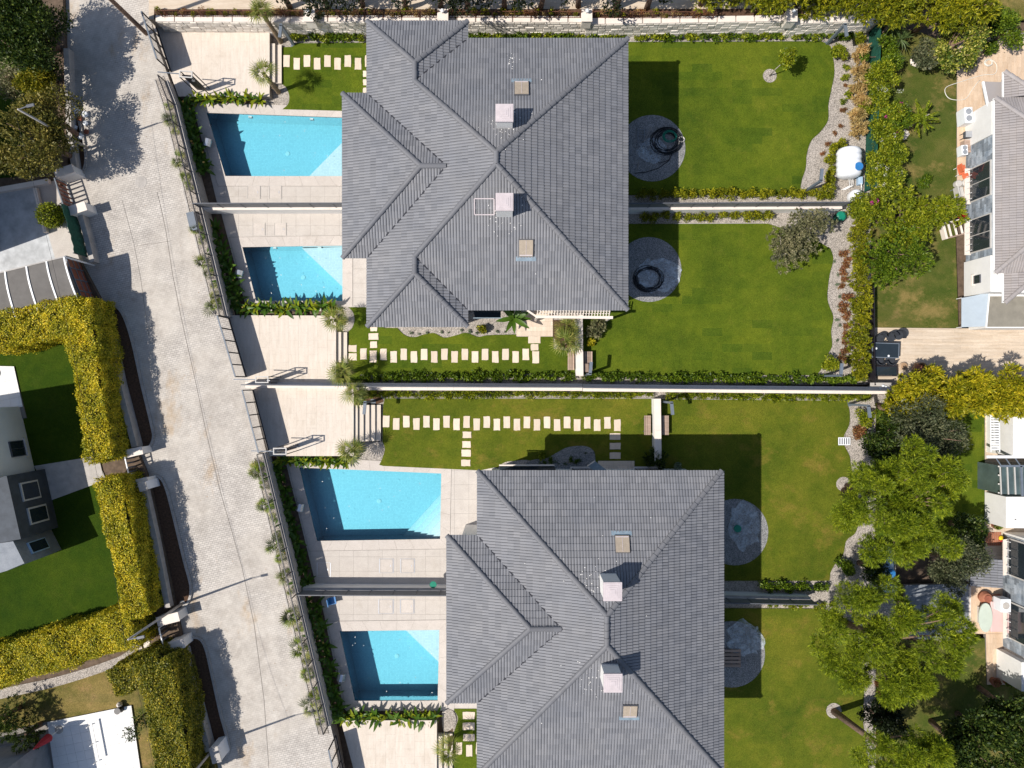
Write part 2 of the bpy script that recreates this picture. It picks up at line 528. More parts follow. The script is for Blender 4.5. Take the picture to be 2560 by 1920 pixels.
LM = {}
LM['hedge_yellow'] = leaf_mat('leaves_golden', [(0, (.13, .17, .008, 1)), (.3, (.38, .36, .012, 1)), (.65, (.64, .52, .02, 1)), (1, (.82, .66, .06, 1))])
LM['hedge_olive'] = leaf_mat('leaves_olive_gold', [(0, (.07, .10, .006, 1)), (.5, (.20, .20, .012, 1)), (1, (.52, .42, .04, 1))])
LM['green'] = leaf_mat('leaves_green', [(0, (.035, .07, .006, 1)), (.5, (.10, .17, .010, 1)), (1, (.23, .30, .02, 1))])
LM['lime'] = leaf_mat('leaves_lime', [(0, (.06, .10, .006, 1)), (.5, (.20, .25, .010, 1)), (1, (.42, .43, .03, 1))])
LM['conifer'] = leaf_mat('leaves_conifer', [(0, (.06, .09, .006, 1)), (.5, (.21, .23, .010, 1)), (1, (.45, .42, .02, 1))])
LM['golden_conifer'] = leaf_mat('leaves_gold_conifer', [(0, (.12, .15, .006, 1)), (.5, (.36, .34, .012, 1)), (1, (.66, .54, .03, 1))])
LM['dark'] = leaf_mat('leaves_dark', [(0, (.014, .034, .006, 1)), (.6, (.045, .08, .012, 1)), (1, (.14, .18, .03, 1))])
LM['olive'] = leaf_mat('leaves_olive_tree', [(0, (.10, .11, .045, 1)), (.5, (.20, .20, .10, 1)), (1, (.36, .33, .20, 1))])
LM['olive_dark'] = leaf_mat('leaves_olive_dark', [(0, (.05, .06, .03, 1)), (.5, (.10, .12, .06, 1)), (1, (.22, .22, .12, 1))])
LM['brownolive'] = leaf_mat('leaves_brown_olive', [(0, (.06, .065, .012, 1)), (.5, (.17, .16, .03, 1)), (1, (.38, .31, .08, 1))])
LM['pine'] = leaf_mat('pine_needles', [(0, (.05, .09, .006, 1)), (.5, (.19, .26, .012, 1)), (1, (.46, .52, .03, 1))])
LM['palm'] = leaf_mat('palm_fronds', [(0, (.10, .15, .02, 1)), (.5, (.20, .24, .04, 1)), (1, (.38, .36, .10, 1))])
LM['yucca'] = leaf_mat('yucca_blades', [(0, (.04, .08, .02, 1)), (.5, (.10, .16, .05, 1)), (1, (.26, .30, .12, 1))])
LM['broad'] = leaf_mat('broad_leaves', [(0, (.025, .065, .008, 1)), (.5, (.06, .13, .012, 1)), (1, (.12, .20, .02, 1))], 0.4, .25)
LM['variegated'] = leaf_mat('leaves_variegated', [(0, (.04, .08, .01, 1)), (.45, (.12, .18, .02, 1)), (.7, (.40, .40, .05, 1)), (1, (.66, .60, .18, 1))])
LM['drygrass'] = leaf_mat('dry_fronds', [(0, (.38, .24, .08, 1)), (.5, (.52, .36, .15, 1)), (1, (.60, .46, .20, 1))])
LM['rust'] = leaf_mat('rust_foliage', [(0, (.16, .06, .025, 1)), (.5, (.32, .13, .06, 1)), (1, (.36, .24, .08, 1))])
LM['sage'] = leaf_mat('sage_foliage', [(0, (.12, .17, .10, 1)), (1, (.26, .32, .22, 1))])

# ---------------------------------------------------------------- leaf generators
def unit(a): return a / (np.linalg.norm(a, axis=1, keepdims=True) + 1e-9)

def leaf_quads(P, T, L, Wd, N=None):
    """diamond leaves at P with axis T, length L, width Wd"""
    n = len(P)
    T = unit(T)
    B = unit(np.cross(T, NR.normal(size=(n, 3)) if N is None else N + NR.normal(size=(n, 3)) * .45))
    L = np.asarray(L).reshape(-1, 1) * np.ones((n, 1)); Wd = np.asarray(Wd).reshape(-1, 1) * np.ones((n, 1))
    V = np.empty((n, 4, 3))
    V[:, 0] = P - T * L / 2; V[:, 1] = P + B * Wd / 2; V[:, 2] = P + T * L / 2; V[:, 3] = P - B * Wd / 2
    F = np.arange(n * 4).reshape(n, 4)
    return V.reshape(-1, 3), F

def blob_leaves(blobs, n, size, aspect=0.5, up=0.4, out=0.6, shell=0.55):
    """leaves in overlapping ellipsoids; blobs = [(cx,cy,cz,rx,ry,rz)]"""
    B = np.array(blobs, dtype=float)
    vol = (B[:, 3] * B[:, 4]) + 0.01
    idx = NR.choice(len(B), n, p=vol / vol.sum())
    D = unit(NR.normal(size=(n, 3)))
    r = shell + (1 - shell) * NR.rand(n, 1)
    r *= 1 + 0.10 * NR.normal(size=(n, 1))
    P = B[idx, :3] + D * r * B[idx, 3:]
    T = D * out + NR.normal(size=(n, 3)) * 0.55 + np.array([0, 0, up])
    s = size * (0.6 + 0.8 * NR.rand(n))
    return leaf_quads(P, T, s, s * aspect)

def spray_leaves(blobs, n, size, per=14, aspect=0.16, up=0.3):
    """needle sprays: bunches of thin blades that fan out from points in the crown"""
    B = np.array(blobs, dtype=float)
    vol = (B[:, 3] * B[:, 4]) + 0.01
    m = n // per
    idx = NR.choice(len(B), m, p=vol / vol.sum())
    D = unit(NR.normal(size=(m, 3)) + np.array([0, 0, 0.5]))
    C = B[idx, :3] + D * (0.5 + 0.5 * NR.rand(m, 1)) * B[idx, 3:]
    C = np.repeat(C, per, 0); D = np.repeat(D, per, 0)
    k = len(C)
    T = unit(D * 0.9 + NR.normal(size=(k, 3)) * 0.62 + np.array([0, 0, up]))
    s = size * (0.7 + 0.6 * NR.rand(k))
    P = C + T * s.reshape(-1, 1) * 0.5
    return leaf_quads(P, T, s, s * aspect)

def leaf_obj(name, VF, mat, parent=None, off=None):
    V, F = VF
    if off is not None: V = V - np.array(off)
    me = mesh_np(name, V, F, mat)
    o = bpy.data.objects.new(name, me)
    COL.objects.link(o)
    if parent is not None: o.parent = parent
    return o

def crown_blobs(c, r, rz, k, br, flat=0.6):
    out = []
    for i in range(k):
        a = R.uniform(0, 2 * math.pi); q = math.sqrt(R.random()) * 0.82
        z = R.uniform(-0.6, 0.8)
        rr = br * R.uniform(0.65, 1.3)
        s = math.sqrt(max(0.1, 1 - (z * 0.8) ** 2))
        out.append((c[0] + math.cos(a) * q * r * s, c[1] + math.sin(a) * q * r * s, c[2] + z * rz, rr, rr, rr * flat))
    return out

def tree(name, label, base, crown_c, r, rz, leafmat, n, size, barkmat, k=16, br=0.9, trunk_r=0.16, mode='leaf', aspect=0.5, group=None, cat='tree', squash=(1, 1), flat=0.6, up=0.4):
    """base, crown_c: world points"""
    t = thing(name, label, cat, tuple(base), 0, group)
    b = Vector((0, 0, 0)); c = Vector(crown_c) - Vector(base)
    blobs = crown_blobs(c, r, rz, k, br, flat)
    blobs = [((x - c.x) * squash[0] + c.x, (y - c.y) * squash[1] + c.y, z, a, bb, q) for x, y, z, a, bb, q in blobs]
    mb = MB()
    mid = b.lerp(c, 0.5) + Vector((R.uniform(-.15, .15), R.uniform(-.15, .15), 0))
    mb.tube([b - Vector((0, 0, .05)), mid, c], [trunk_r * 1.15, trunk_r * .85, trunk_r * .5], 9)
    for bl in blobs[:max(6, k // 2)]:
        e = Vector(bl[:3]); st = b.lerp(c, R.uniform(.55, .95))
        m2 = st.lerp(e, .5) + Vector((0, 0, -.1))
        mb.tube([st, m2, e + Vector((0, 0, bl[5] * .5))], [trunk_r * .4, trunk_r * .25, trunk_r * .1], 6)
    mb.build('trunk', barkmat, t, smooth=True, local=True)
    if mode == 'leaf': vf = blob_leaves(blobs, n, size, aspect, up=up)
    else: vf = spray_leaves(blobs, n, size, aspect=aspect, up=up)
    cr = leaf_obj('crown', vf, leafmat, t)
    return t

def hedge(name, label, segs, z0, leafmat, dens=230, size=0.11, group=None, cat='hedge', core=(.03, .04, .008)):
    """segs: [(p0, p1, width, ztop)] world 2D points"""
    p = segs[0][0]
    t = thing(name, label, cat, (p[0], p[1], z0), 0, group)
    off = np.array([p[0], p[1], z0])
    Ps = []; Ts = []; Ns = []
    mb = MB()
    for p0, p1, wd, zt in segs:
        p0 = Vector((p0[0], p0[1])); p1 = Vector((p1[0], p1[1]))
        d = p1 - p0; L = d.length; d.normalize(); s = Vector((-d.y, d.x)); h = zt - z0
        mb.wall((p0.x, p0.y), (p1.x, p1.y), wd * .74, z0, zt - .24 * min(1, h))
        areas = [L * wd, L * h, L * h, wd * h, wd * h]
        for k, A in enumerate(areas):
            n = int(A * dens)
            if n < 3: continue
            u = NR.rand(n) * L; v = (NR.rand(n) - .5) * wd; z = z0 + NR.rand(n) * h
            if k == 0: z = np.full(n, zt); nn = np.array([0, 0, 1.0])
            elif k == 1: v = np.full(n, wd / 2); nn = np.array([s.x, s.y, .3])
            elif k == 2: v = np.full(n, -wd / 2); nn = np.array([-s.x, -s.y, .3])
            elif k == 3: u = np.zeros(n); nn = np.array([-d.x, -d.y, .3])
            else: u = np.full(n, L); nn = np.array([d.x, d.y, .3])
            P = np.stack([p0.x + d.x * u + s.x * v, p0.y + d.y * u + s.y * v, z], 1)
            wob = 0.09 * np.sin(P[:, 0] * 1.3 + P[:, 1] * .9) + 0.07 * np.sin(P[:, 0] * 3.1 + P[:, 1] * 2.3 + P[:, 2] * 4) + 0.05 * np.sin(P[:, 0] * 7.3 - P[:, 1] * 5.7) + NR.normal(size=n) * .06 - .02
            P = P + nn * wob.reshape(-1, 1)
            Ns.append(np.repeat(nn.reshape(1, 3), n, 0)); Ps.append(P); Ts.append(nn * .15 + NR.normal(size=(n, 3)) * .6 + np.array([0, 0, .05]))
    P = np.concatenate(Ps); T = np.concatenate(Ts); N_ = np.concatenate(Ns)
    s = size * (.55 + .9 * NR.rand(len(P)))
    V, F = leaf_quads(P, T, s, s * .5, N_)
    leaf_obj('foliage', (V, F), leafmat, t, off)
    mb.build('branches', M['hedgecore'], t)
    return t
M['hedgecore'] = plain('hedge_inside', (.018, .02, .006), 0.95, 0.4, 8)

def small_shrub_mesh(name, leafmat, n, size, r, h, aspect=.5, k=7, mode='leaf', up=.5):
    bl = [(R.uniform(-.5, .5) * r, R.uniform(-.5, .5) * r, h * R.uniform(.3, .75), r * R.uniform(.4, .65), r * R.uniform(.4, .65), h * R.uniform(.25, .4)) for _ in range(k)]
    V, F = (blob_leaves(bl, n, size, aspect, up=up, shell=.4) if mode == 'leaf' else spray_leaves(bl, n, size, 10, aspect, up))
    return mesh_np(name, V, F, leafmat)

ORD = ['first', 'second', 'third', 'fourth', 'fifth', 'sixth', 'seventh', 'eighth', 'ninth', 'tenth', 'eleventh', 'twelfth', 'thirteenth']
def ordinal(label, i, pts):
    """place in its row, for rows short enough to count along"""
    n = len(pts)
    if n > 26 or n < 2: return label
    hor = abs(pts[-1][0] - pts[0][0]) > abs(pts[-1][1] - pts[0][1])
    down = pts[-1][1] < pts[0][1]; right = pts[-1][0] > pts[0][0]
    a, b = (('left', 'right') if right else ('right', 'left')) if hor else (('top', 'bottom') if down else ('bottom', 'top'))
    return label + ', ' + (ORD[i] + ' from ' + a if i < (n + 1) // 2 else ORD[n - 1 - i] + ' from ' + b)
def shrub_row(name, label0, group, pts, meshes, z=0.0, smin=.8, smax=1.25, cat='shrub'):
    for i_, p in enumerate(pts):
        label = ordinal(label0, i_, pts)
        o = inst(name, R.choice(meshes), None, loc=(p[0], p[1], z), rot=(0, 0, R.uniform(0, 6.28)), scale=R.uniform(smin, smax))
        tag(o, label, cat, group)

def lerp_px(a, b, n, jx=0.0, jy=0.0, z=0.0):
    out = []
    for i in range(n):
        t = (i + .5) / n
        out.append(W(a[0] + (b[0] - a[0]) * t + R.uniform(-jx, jx), a[1] + (b[1] - a[1]) * t + R.uniform(-jy, jy), z))
    return out

# ---------------------------------------------------------------- ground, slabs
GB = -2.3
RZ = 0.50      # level of the street
def region(name, pts, z, mat, z0=None, parent=None):
    mb = MB().prism([W(x, y, z) for x, y in pts], GB if z0 is None else z0, z)
    o = mb.build(name, mat, parent)
    if parent is None: tag(o, kind='structure')
    return o

# the ground: one sheet to the horizon with an opening where the basins are dug in
h0, h1 = W(505, 275, -.62), W(1115, 1762, -.62)
xs = [-160, h0.x, h1.x, 160]; ys = [160, h0.y, h1.y, -160]
mb = MB()
for i in range(3):
    for j in range(3):
        if i == 1 and j == 1: continue
        mb.add([(xs[i], ys[j], -.62), (xs[i], ys[j + 1], -.62), (xs[i + 1], ys[j + 1], -.62), (xs[i + 1], ys[j], -.62)], [(0, 1, 2, 3)])
tag(mb.build('ground', M['soil']), kind='structure')

road = region('road', [(95, -500), (385, -500), (372, 20), (385, 90), (432, 225), (455, 290), (512, 500), (583, 800), (622, 950), (668, 1140), (760, 1545), (835, 1850), (935, 2400), (430, 2400), (330, 1500), (270, 1120), (200, 790), (140, 480), (120, 250)], RZ, M['road'])
# dark lines along the street, thin strips standing just proud of the sheet
mb = MB()
jl = [(392, 480), (400, 510), (415, 580), (432, 690), (452, 790), (470, 870), (490, 960), (515, 1080), (548, 1220), (580, 1330), (605, 1420), (635, 1560), (660, 1750), (672, 1920)]
for a, b in zip(jl, jl[1:]):
    mb.bar(W(*a, RZ + .004), W(*b, RZ + .004), .03, .01)
jl = [(305, 500), (335, 610), (352, 700), (372, 840)]
for a, b in zip(jl, jl[1:]):
    mb.bar(W(*a, RZ + .004), W(*b, RZ + .004), .022, .01)
mb.bar(W(340, 615, RZ + .004), W(430, 602, RZ + .004), .022, .01)
tag(mb.build('road_line', M['joint']), kind='structure')
c = W(352, 455, RZ)
mb = MB().lathe((c.x, c.y, RZ - .02), [(.37, 0), (.37, .030), (.35, .034)], 28)
mh = mb.build('manhole_cover', M['concrete']); tag(mh, 'round pale manhole cover set in the block paved road', 'manhole cover')
mb = MB()
for k in range(-3, 4):
    x = k * .085; l = math.sqrt(.33 ** 2 - x * x)
    mb.box((c.x + x, c.y, RZ + .0155), (.02, 2 * l, .008))
mb.build('rib', M['concrete'], mh)

garden_n = region('garden_bed', [(672, 20), (2185, 20), (2185, 962), (871, 962), (871, 908), (838, 908), (838, 789), (850, 767), (1000, 767), (1000, 508), (962, 506), (962, 281), (705, 273), (664, 270), (664, 212), (676, 212), (706, 212), (706, 113), (672, 113)], -.03, M['gravel'])
garden_s = region('garden_bed', [(900, 962), (2240, 975), (2240, 2300), (1400, 2300), (1133, 2300), (1133, 1769), (1331, 1769), (1331, 1178), (960, 1165), (880, 1160), (880, 1104), (955, 1104), (955, 1010), (884, 1010), (884, 962)], -.03, M['gravel'])
# planted strips inside the street walls
region('planting_bed', [(437, 217), (455, 240), (484, 266), (543, 508), (553, 533), (613, 760), (622, 790), (585, 795), (514, 498), (461, 280)], -.02, M['soil'])
region('planting_bed', [(455, 240), (666, 240), (664, 268), (484, 267)], -.035, M['soil'])
region('planting_bed', [(622, 790), (613, 759), (850, 760), (850, 789)], -.035, M['soil'])
region('planting_bed', [(672, 1139), (880, 1139), (880, 1160), (714, 1154)], -.035, M['soil'])
region('planting_bed', [(672, 1130), (714, 1153), (790, 1465), (800, 1488), (858, 1768), (866, 1800), (838, 1812), (835, 1800), (740, 1440), (673, 1160)], -.02, M['soil'])
region('planting_bed', [(866, 1801), (857, 1768), (1133, 1769), (1133, 1830), (1091, 1831), (1091, 1801)], -.035, M['soil'])

# ---------------------------------------------------------------- clipped tile grids
def clip_poly(poly, cl):
    a = sum(cl[i][0] * cl[(i + 1) % len(cl)][1] - cl[(i + 1) % len(cl)][0] * cl[i][1] for i in range(len(cl)))
    if a < 0: cl = cl[::-1]
    out = list(poly)
    for i in range(len(cl)):
        A = cl[i]; B = cl[(i + 1) % len(cl)]
        inp = out; out = []
        if not inp: break
        def side(p): return (B[0] - A[0]) * (p[1] - A[1]) - (B[1] - A[1]) * (p[0] - A[0])
        for j in range(len(inp)):
            P = inp[j]; Q = inp[(j + 1) % len(inp)]
            sp, sq = side(P), side(Q)
            if sp >= 0: out.append(P)
            if (sp >= 0) != (sq >= 0):
                t = sp / (sp - sq)
                out.append((P[0] + (Q[0] - P[0]) * t, P[1] + (Q[1] - P[1]) * t))
    return out

def poly_area(p):
    return abs(sum(p[i][0] * p[(i + 1) % len(p)][1] - p[(i + 1) % len(p)][0] * p[i][1] for i in range(len(p)))) / 2

def tile_field(parent, convex, z, sx, sy, rz, mat, th=.02, gap=.006, name='tile', offset=0.5, limit=300, org=None):
    """paving slabs over convex outlines (world points), each slab an object of its own"""
    ca, sa = math.cos(rz), math.sin(rz)
    cnt = 0
    rest = MB()
    o = WLOC.get(parent.name, (0, 0, 0)) if parent else (0, 0, 0)
    full = None
    for poly in convex:
        poly = [(p[0], p[1]) for p in poly]
        loc = [(x * ca + y * sa, -x * sa + y * ca) for x, y in poly]
        u0, u1 = min(p[0] for p in loc), max(p[0] for p in loc)
        v0, v1 = min(p[1] for p in loc), max(p[1] for p in loc)
        j0, j1 = math.floor(v0 / sy), math.ceil(v1 / sy)
        for j in range(j0, j1):
            sh = (j % 2) * offset * sx
            for i in range(math.floor((u0 - sh) / sx), math.ceil((u1 - sh) / sx)):
                g = gap / 2
                cell = [(i * sx + sh + g, j * sy + g), ((i + 1) * sx + sh - g, j * sy + g), ((i + 1) * sx + sh - g, (j + 1) * sy - g), (i * sx + sh + g, (j + 1) * sy - g)]
                cp = clip_poly(cell, loc)
                if len(cp) < 3: continue
                A = poly_area(cp)
                if A < .004: continue
                h = th * R.uniform(.92, 1.0) + R.uniform(0, .002)
                if A > .995 * (sx - gap) * (sy - gap) and len(cp) == 4:
                    if full is None:
                        m0 = MB().box((0, 0, .5), (sx - gap, sy - gap, 1.0))
                        full = bpy.data.meshes.new(name); full.from_pydata(m0.v, [], m0.f); full.materials.append(mat); full.update()
                    cu, cv = (i + .5) * sx + sh, (j + .5) * sy
                    x, y = cu * ca - cv * sa, cu * sa + cv * ca
                    if cnt < limit:
                        inst(name, full, parent, loc=(x - o[0], y - o[1], z - o[2]), rot=(0, 0, rz), scale=(1, 1, h)); cnt += 1
                    else:
                        rest.box((x, y, z + h / 2), (sx - gap, sy - gap, h), rz)
                    continue
                wp = [(a * ca - b * sa, a * sa + b * ca) for a, b in cp]
                if cnt < limit:
                    MB().prism(wp, z, z + h).build(name, mat, parent); cnt += 1
                else: rest.prism(wp, z, z + h)
    if rest.f:
        r = rest.build(name, mat, parent); tag(r, kind='stuff')

# ---------------------------------------------------------------- decks and pools
def ring(outer, inner):
    return [[outer[i], outer[(i + 1) % 4], inner[(i + 1) % 4], inner[i]] for i in range(4)]

def grow(q, d):
    c = Vector((sum(p[0] for p in q) / 4, sum(p[1] for p in q) / 4))
    out = []
    for i in range(4):
        A = Vector(q[i - 1]); B = Vector(q[i]); C = Vector(q[(i + 1) % 4])
        e1 = (B - A).normalized(); e2 = (C - B).normalized()
        n1 = Vector((e1.y, -e1.x)); n2 = Vector((e2.y, -e2.x))
        if n1.dot(B - c) < 0: n1 = -n1
        if n2.dot(B - c) < 0: n2 = -n2
        k = (n1 + n2) / (1 + n1.dot(n2))
        out.append(tuple(B + k * d))
    return out

def deck_pool(outer, pool, steps, nstep, step_side, label_d, label_p):
    """outer, pool: 4 px points TL,TR,BR,BL"""
    o = [W(*p) for p in outer]; q = [W(*p) for p in pool]
    mb = MB()
    for quad in ring(o, q): mb.prism(quad, GB, -.022)
    deck = mb.build('pool_deck', M['joint']); tag(deck, kind='structure')
    q2 = grow([(p.x, p.y) for p in q], .62)
    strips = ring([(p.x, p.y) for p in o], q2)
    for s in strips:
        tile_field(deck, [s], -.022, .9, .9, 0, M['deck'], .024, .007, 'paving_slab', 0.0, 130)
    cop = ring(grow([(p.x, p.y) for p in q], .60), grow([(p.x, p.y) for p in q], -.02))
    # coping stones run round the water, one metre long each
    for cq in cop:
        a, b, c_, d = [Vector(p) for p in cq]
        n = max(3, int((b - a).length / 1.0))
        for i in range(n):
            t0, t1 = i / n, (i + 1) / n
            g = .004 / (b - a).length
            pts = [a.lerp(b, t0 + g), a.lerp(b, t1 - g), d.lerp(c_, t1 - g), d.lerp(c_, t0 + g)]
            MB().prism(pts, -.05, .012 + R.uniform(0, .002)).build('coping_stone', M['coping'], deck)
    # the pool
    qc = [(p.x, p.y) for p in q]
    t = thing('swimming_pool', label_p, 'pool', (q[3].x, q[3].y, 0))
    D = -1.55
    mb = MB()
    qi = qc
    qo = grow(qc, .09)
    for k in range(4):
        a, b = qi[k], qi[(k + 1) % 4]; c_, d = qo[(k + 1) % 4], qo[k]
        mb.prism([a, b, c_, d], D - .1, -.052)
    mb.prism(qo, D - .25, D)
    mb.build('basin', M['pool'], t)
    MB().prism(grow(qc, -.004), D + .006, -.13).build('water', M['water'], t)
    # corner steps: nested triangles
    a, b = Vector(W(*steps[0])[:2]), Vector(W(*steps[1])[:2])
    c_ = Vector(qc[step_side])
    for i in range(nstep):
        f = 1 - i * .19
        z1 = -1.22 + i * (.84 / max(1, nstep - 1)) if nstep > 1 else -.58
        tri = [c_, c_.lerp(a, f), c_.lerp(b, f)]
        cc = (tri[0] + tri[1] + tri[2]) / 3
        tri = [cc + (p - cc) * .998 for p in tri]
        MB().prism([tuple(p) for p in tri], D + .01, z1).build('step', M['pool'], t)
    # floor drain and skimmer lamps
    m = sum((Vector(p) for p in qc), Vector((0, 0))) / 4
    mb = MB().lathe((m.x, m.y, D), [(.14, 0), (.14, .02), (.12, .026)], 16); mb.build('drain', M['whitemetal'], t)
    A_, B_ = Vector(qc[0]), Vector(qc[1])
    for f in (.3, .75):
        p = A_.lerp(B_, f)
        MB().box((p.x, p.y - .03, -.55), (.22, .05, .22)).build('pool_lamp', M['whitemetal'], t)
    return deck

deck_pool([(484, 267), (962, 281), (962, 508), (543, 508)], [(515, 281), (860, 293), (860, 441), (563, 441)], [(759, 441), (860, 338)], 1, 2,
          '', 'turquoise pool with slanted west side below the upper paved parking pad')
deck_pool([(553, 533), (1000, 533), (1000, 767), (613, 760)], [(605, 617), (857, 613), (857, 753), (640, 753)], [(748, 616), (857, 720)], 1, 1,
          '', 'small turquoise pool beside the southern half of the upper villa')
deck_pool([(714, 1153), (1331, 1178), (1331, 1464), (790, 1464)], [(747, 1168), (1104, 1183), (1101, 1348), (792, 1353)], [(1000, 1350), (1103, 1236)], 5, 2,
          '', 'largest turquoise pool with four pale corner steps beside the lower villa')
deck_pool([(800, 1488), (1331, 1488), (1331, 1769), (858, 1768)], [(848, 1577), (1099, 1574), (1095, 1752), (886, 1753)], [(1003, 1576), (1098, 1668)], 1, 1,
          '', 'nearly square turquoise pool south of the dividing wall by the lower villa')

def hatch(x0, y0, x1, y1, label, bright):
    c = W((x0 + x1) / 2, (y0 + y1) / 2, .012); sx = (x1 - x0) / PXM; sy = (y1 - y0) / PXM
    t = thing('deck_hatch', label, 'hatch', tuple(c), 0, 'square hatches in the pool decks')
    fm = M['steel'] if bright else M['doorframe']
    wd = .035 if bright else .02
    mb = MB()
    mb.box((-sx / 2, 0, .006), (wd, sy, .012)); mb.box((sx / 2, 0, .006), (wd, sy, .012))
    mb.box((0, sy / 2, .005), (sx - wd - .002, .014, .010)); mb.box((0, -sy / 2, .005), (sx - wd - .002, .014, .010))
    mb.build('frame', fm, t, local=True)
    MB().box((0, 0, .003), (sx - wd * 2 - .01, sy - wd * 2 - .01, .008)).build('panel', M['coping'], t, local=True)
    MB().box((sx * .3, 0, .01), (.04, .12, .008)).build('handle', M['steel'], t, local=True)
hatch(619, 464, 651, 497, 'left hatch in the deck south of the upper pool', False)
hatch(673, 464, 704, 497, 'right hatch in the deck south of the upper pool', False)
hatch(632, 557, 663, 589, 'left hatch north of the small pool of the upper villa', False)
hatch(686, 557, 716, 589, 'right hatch north of the small pool of the upper villa', False)
hatch(949, 1397, 983, 1432, 'steel edged hatch south of the largest pool, in the middle of its deck', True)
hatch(1002, 1397, 1036, 1432, 'steel edged hatch south of the largest pool, closest to the villa', True)
hatch(793, 1407, 826, 1441, 'steel edged hatch south of the largest pool, partly in the fence shade', True)
hatch(947, 1498, 983, 1534, 'steel edged hatch north of the lowest pool, farther from the villa', True)
hatch(1001, 1498, 1035, 1533, 'steel edged hatch north of the lowest pool, closer to the villa', True)

# waterfall spouts on the pool edges
def spout(px, py, label):
    c = W(px, py, .012)
    t = thing('pool_waterfall', label, 'waterfall', tuple(c), rad(-12), 'steel waterfall spouts at the pools')
    mb = MB()
    prof = [(-.22, 0), (-.22, .35), (-.16, .5), (-.02, .58), (.14, .55), (.24, .42), (.26, .36)]
    for (x0, z0), (x1, z1) in zip(prof, prof[1:]):
        mb.bar((x0, 0, z0), (x1, 0, z1), .46, .02, up=(0, 0, 1) if abs(x1 - x0) > .01 else (1, 0, 0))
    mb.build('blade', M['steel'], t, local=True)
    MB().box((-.2, 0, .01), (.16, .5, .02)).build('base', M['steel'], t, local=True)
spout(524, 362, 'curved steel spout on west edge of the upper pool')
spout(602, 687, 'curved steel spout beside the small pool of the upper villa')
spout(753, 1265, 'curved steel spout on west edge of the largest pool')
spout(856, 1686, 'curved steel spout beside the lowest pool')

# ---------------------------------------------------------------- parking pads and stairs
PZ = {1: .50, 2: .50, 3: .82, 4: .60}
def pad(pts, z, n=3):
    o = region('parking_pad', pts, z - .02, M['joint'])
    poly = [W(x, y, z) for x, y in pts]
    tile_field(o, [poly], z - .02, .9, .6, rad(90), M['trav'], .022, .004, 'travertine_slab', 0.5, 280)
    return o
pad([(372, 36), (674, 69), (674, 241), (446, 241)], PZ[1])
pad([(573, 788), (840, 789), (840, 957), (622, 957)], PZ[2])
pad([(626, 966), (884, 966), (884, 1140), (674, 1140)], PZ[3])
pad([(852, 1801), (1092, 1801), (1092, 2100), (930, 2100)], PZ[4])

def stairs(x0, x1, y0, y1, n, z0, label):
    """n risers going down eastwards from the pad at z0 to the garden at 0"""
    t = thing('stairs', label, 'stairs', tuple(W(x0, (y0 + y1) / 2, 0)), 0, 'travertine stairs down from the parking pads')
    a = W(x0, y0, 0); b = W(x1, y1, 0); wd = (b.x - a.x) / (n - 1)
    for i in range(n - 1):
        z = z0 * (1 - (i + 1) / n)
        xa = a.x + wd * i; xb = xa + wd
        MB().prism([(xa, a.y - .01), (xb - .02, a.y - .01), (xb - .02, b.y + .01), (xa, b.y + .01)], -.1, z - .04).build('riser', M['concrete'], t)
        MB().prism([(xa + .001, a.y), (xb, a.y), (xb, b.y), (xa + .001, b.y)], z - .039, z).build('tread', M['trav'], t)
stairs(678, 706, 115, 211, 3, PZ[1], 'three travertine steps between the top parking pad and the small lawn')
stairs(843, 869, 831, 906, 3, PZ[2], 'three travertine steps leading to the lawn south of the upper villa')
stairs(887, 953, 1012, 1102, 6, PZ[3], 'wide flight of steps at the long stepping stone path')
stairs(1095, 1132, 1832, 1960, 4, PZ[4], 'travertine steps at the bottom edge beside the lower villa')

# ---------------------------------------------------------------- lawns
def smooth(pts, closed=True, n=5):
    out = []
    L = len(pts)
    for i in range(L):
        p0, p1, p2, p3 = [Vector(pts[(i + k) % L]) for k in (-1, 0, 1, 2)]
        for j in range(n):
            t = j / n
            v = .5 * ((2 * p1) + (-p0 + p2) * t + (2 * p0 - 5 * p1 + 4 * p2 - p3) * t * t + (-p0 + 3 * p1 - 3 * p2 + p3) * t ** 3)
            out.append((v.x, v.y))
    return out
def curve(pts, n=6):
    out = []
    for i in range(len(pts) - 1):
        p1, p2 = Vector(pts[i]), Vector(pts[i + 1])
        p0 = Vector(pts[i - 1]) if i else p1; p3 = Vector(pts[i + 2]) if i + 2 < len(pts) else p2
        for j in range(n):
            t = j / n
            v = .5 * ((2 * p1) + (-p0 + p2) * t + (2 * p0 - 5 * p1 + 4 * p2 - p3) * t * t + (-p0 + 3 * p1 - 3 * p2 + p3) * t ** 3)
            out.append((v.x, v.y))
    out.append(tuple(pts[-1]))
    return out

def lawn(pts, mat, z=.03):
    return region('lawn', pts, z, mat, z0=-.2)

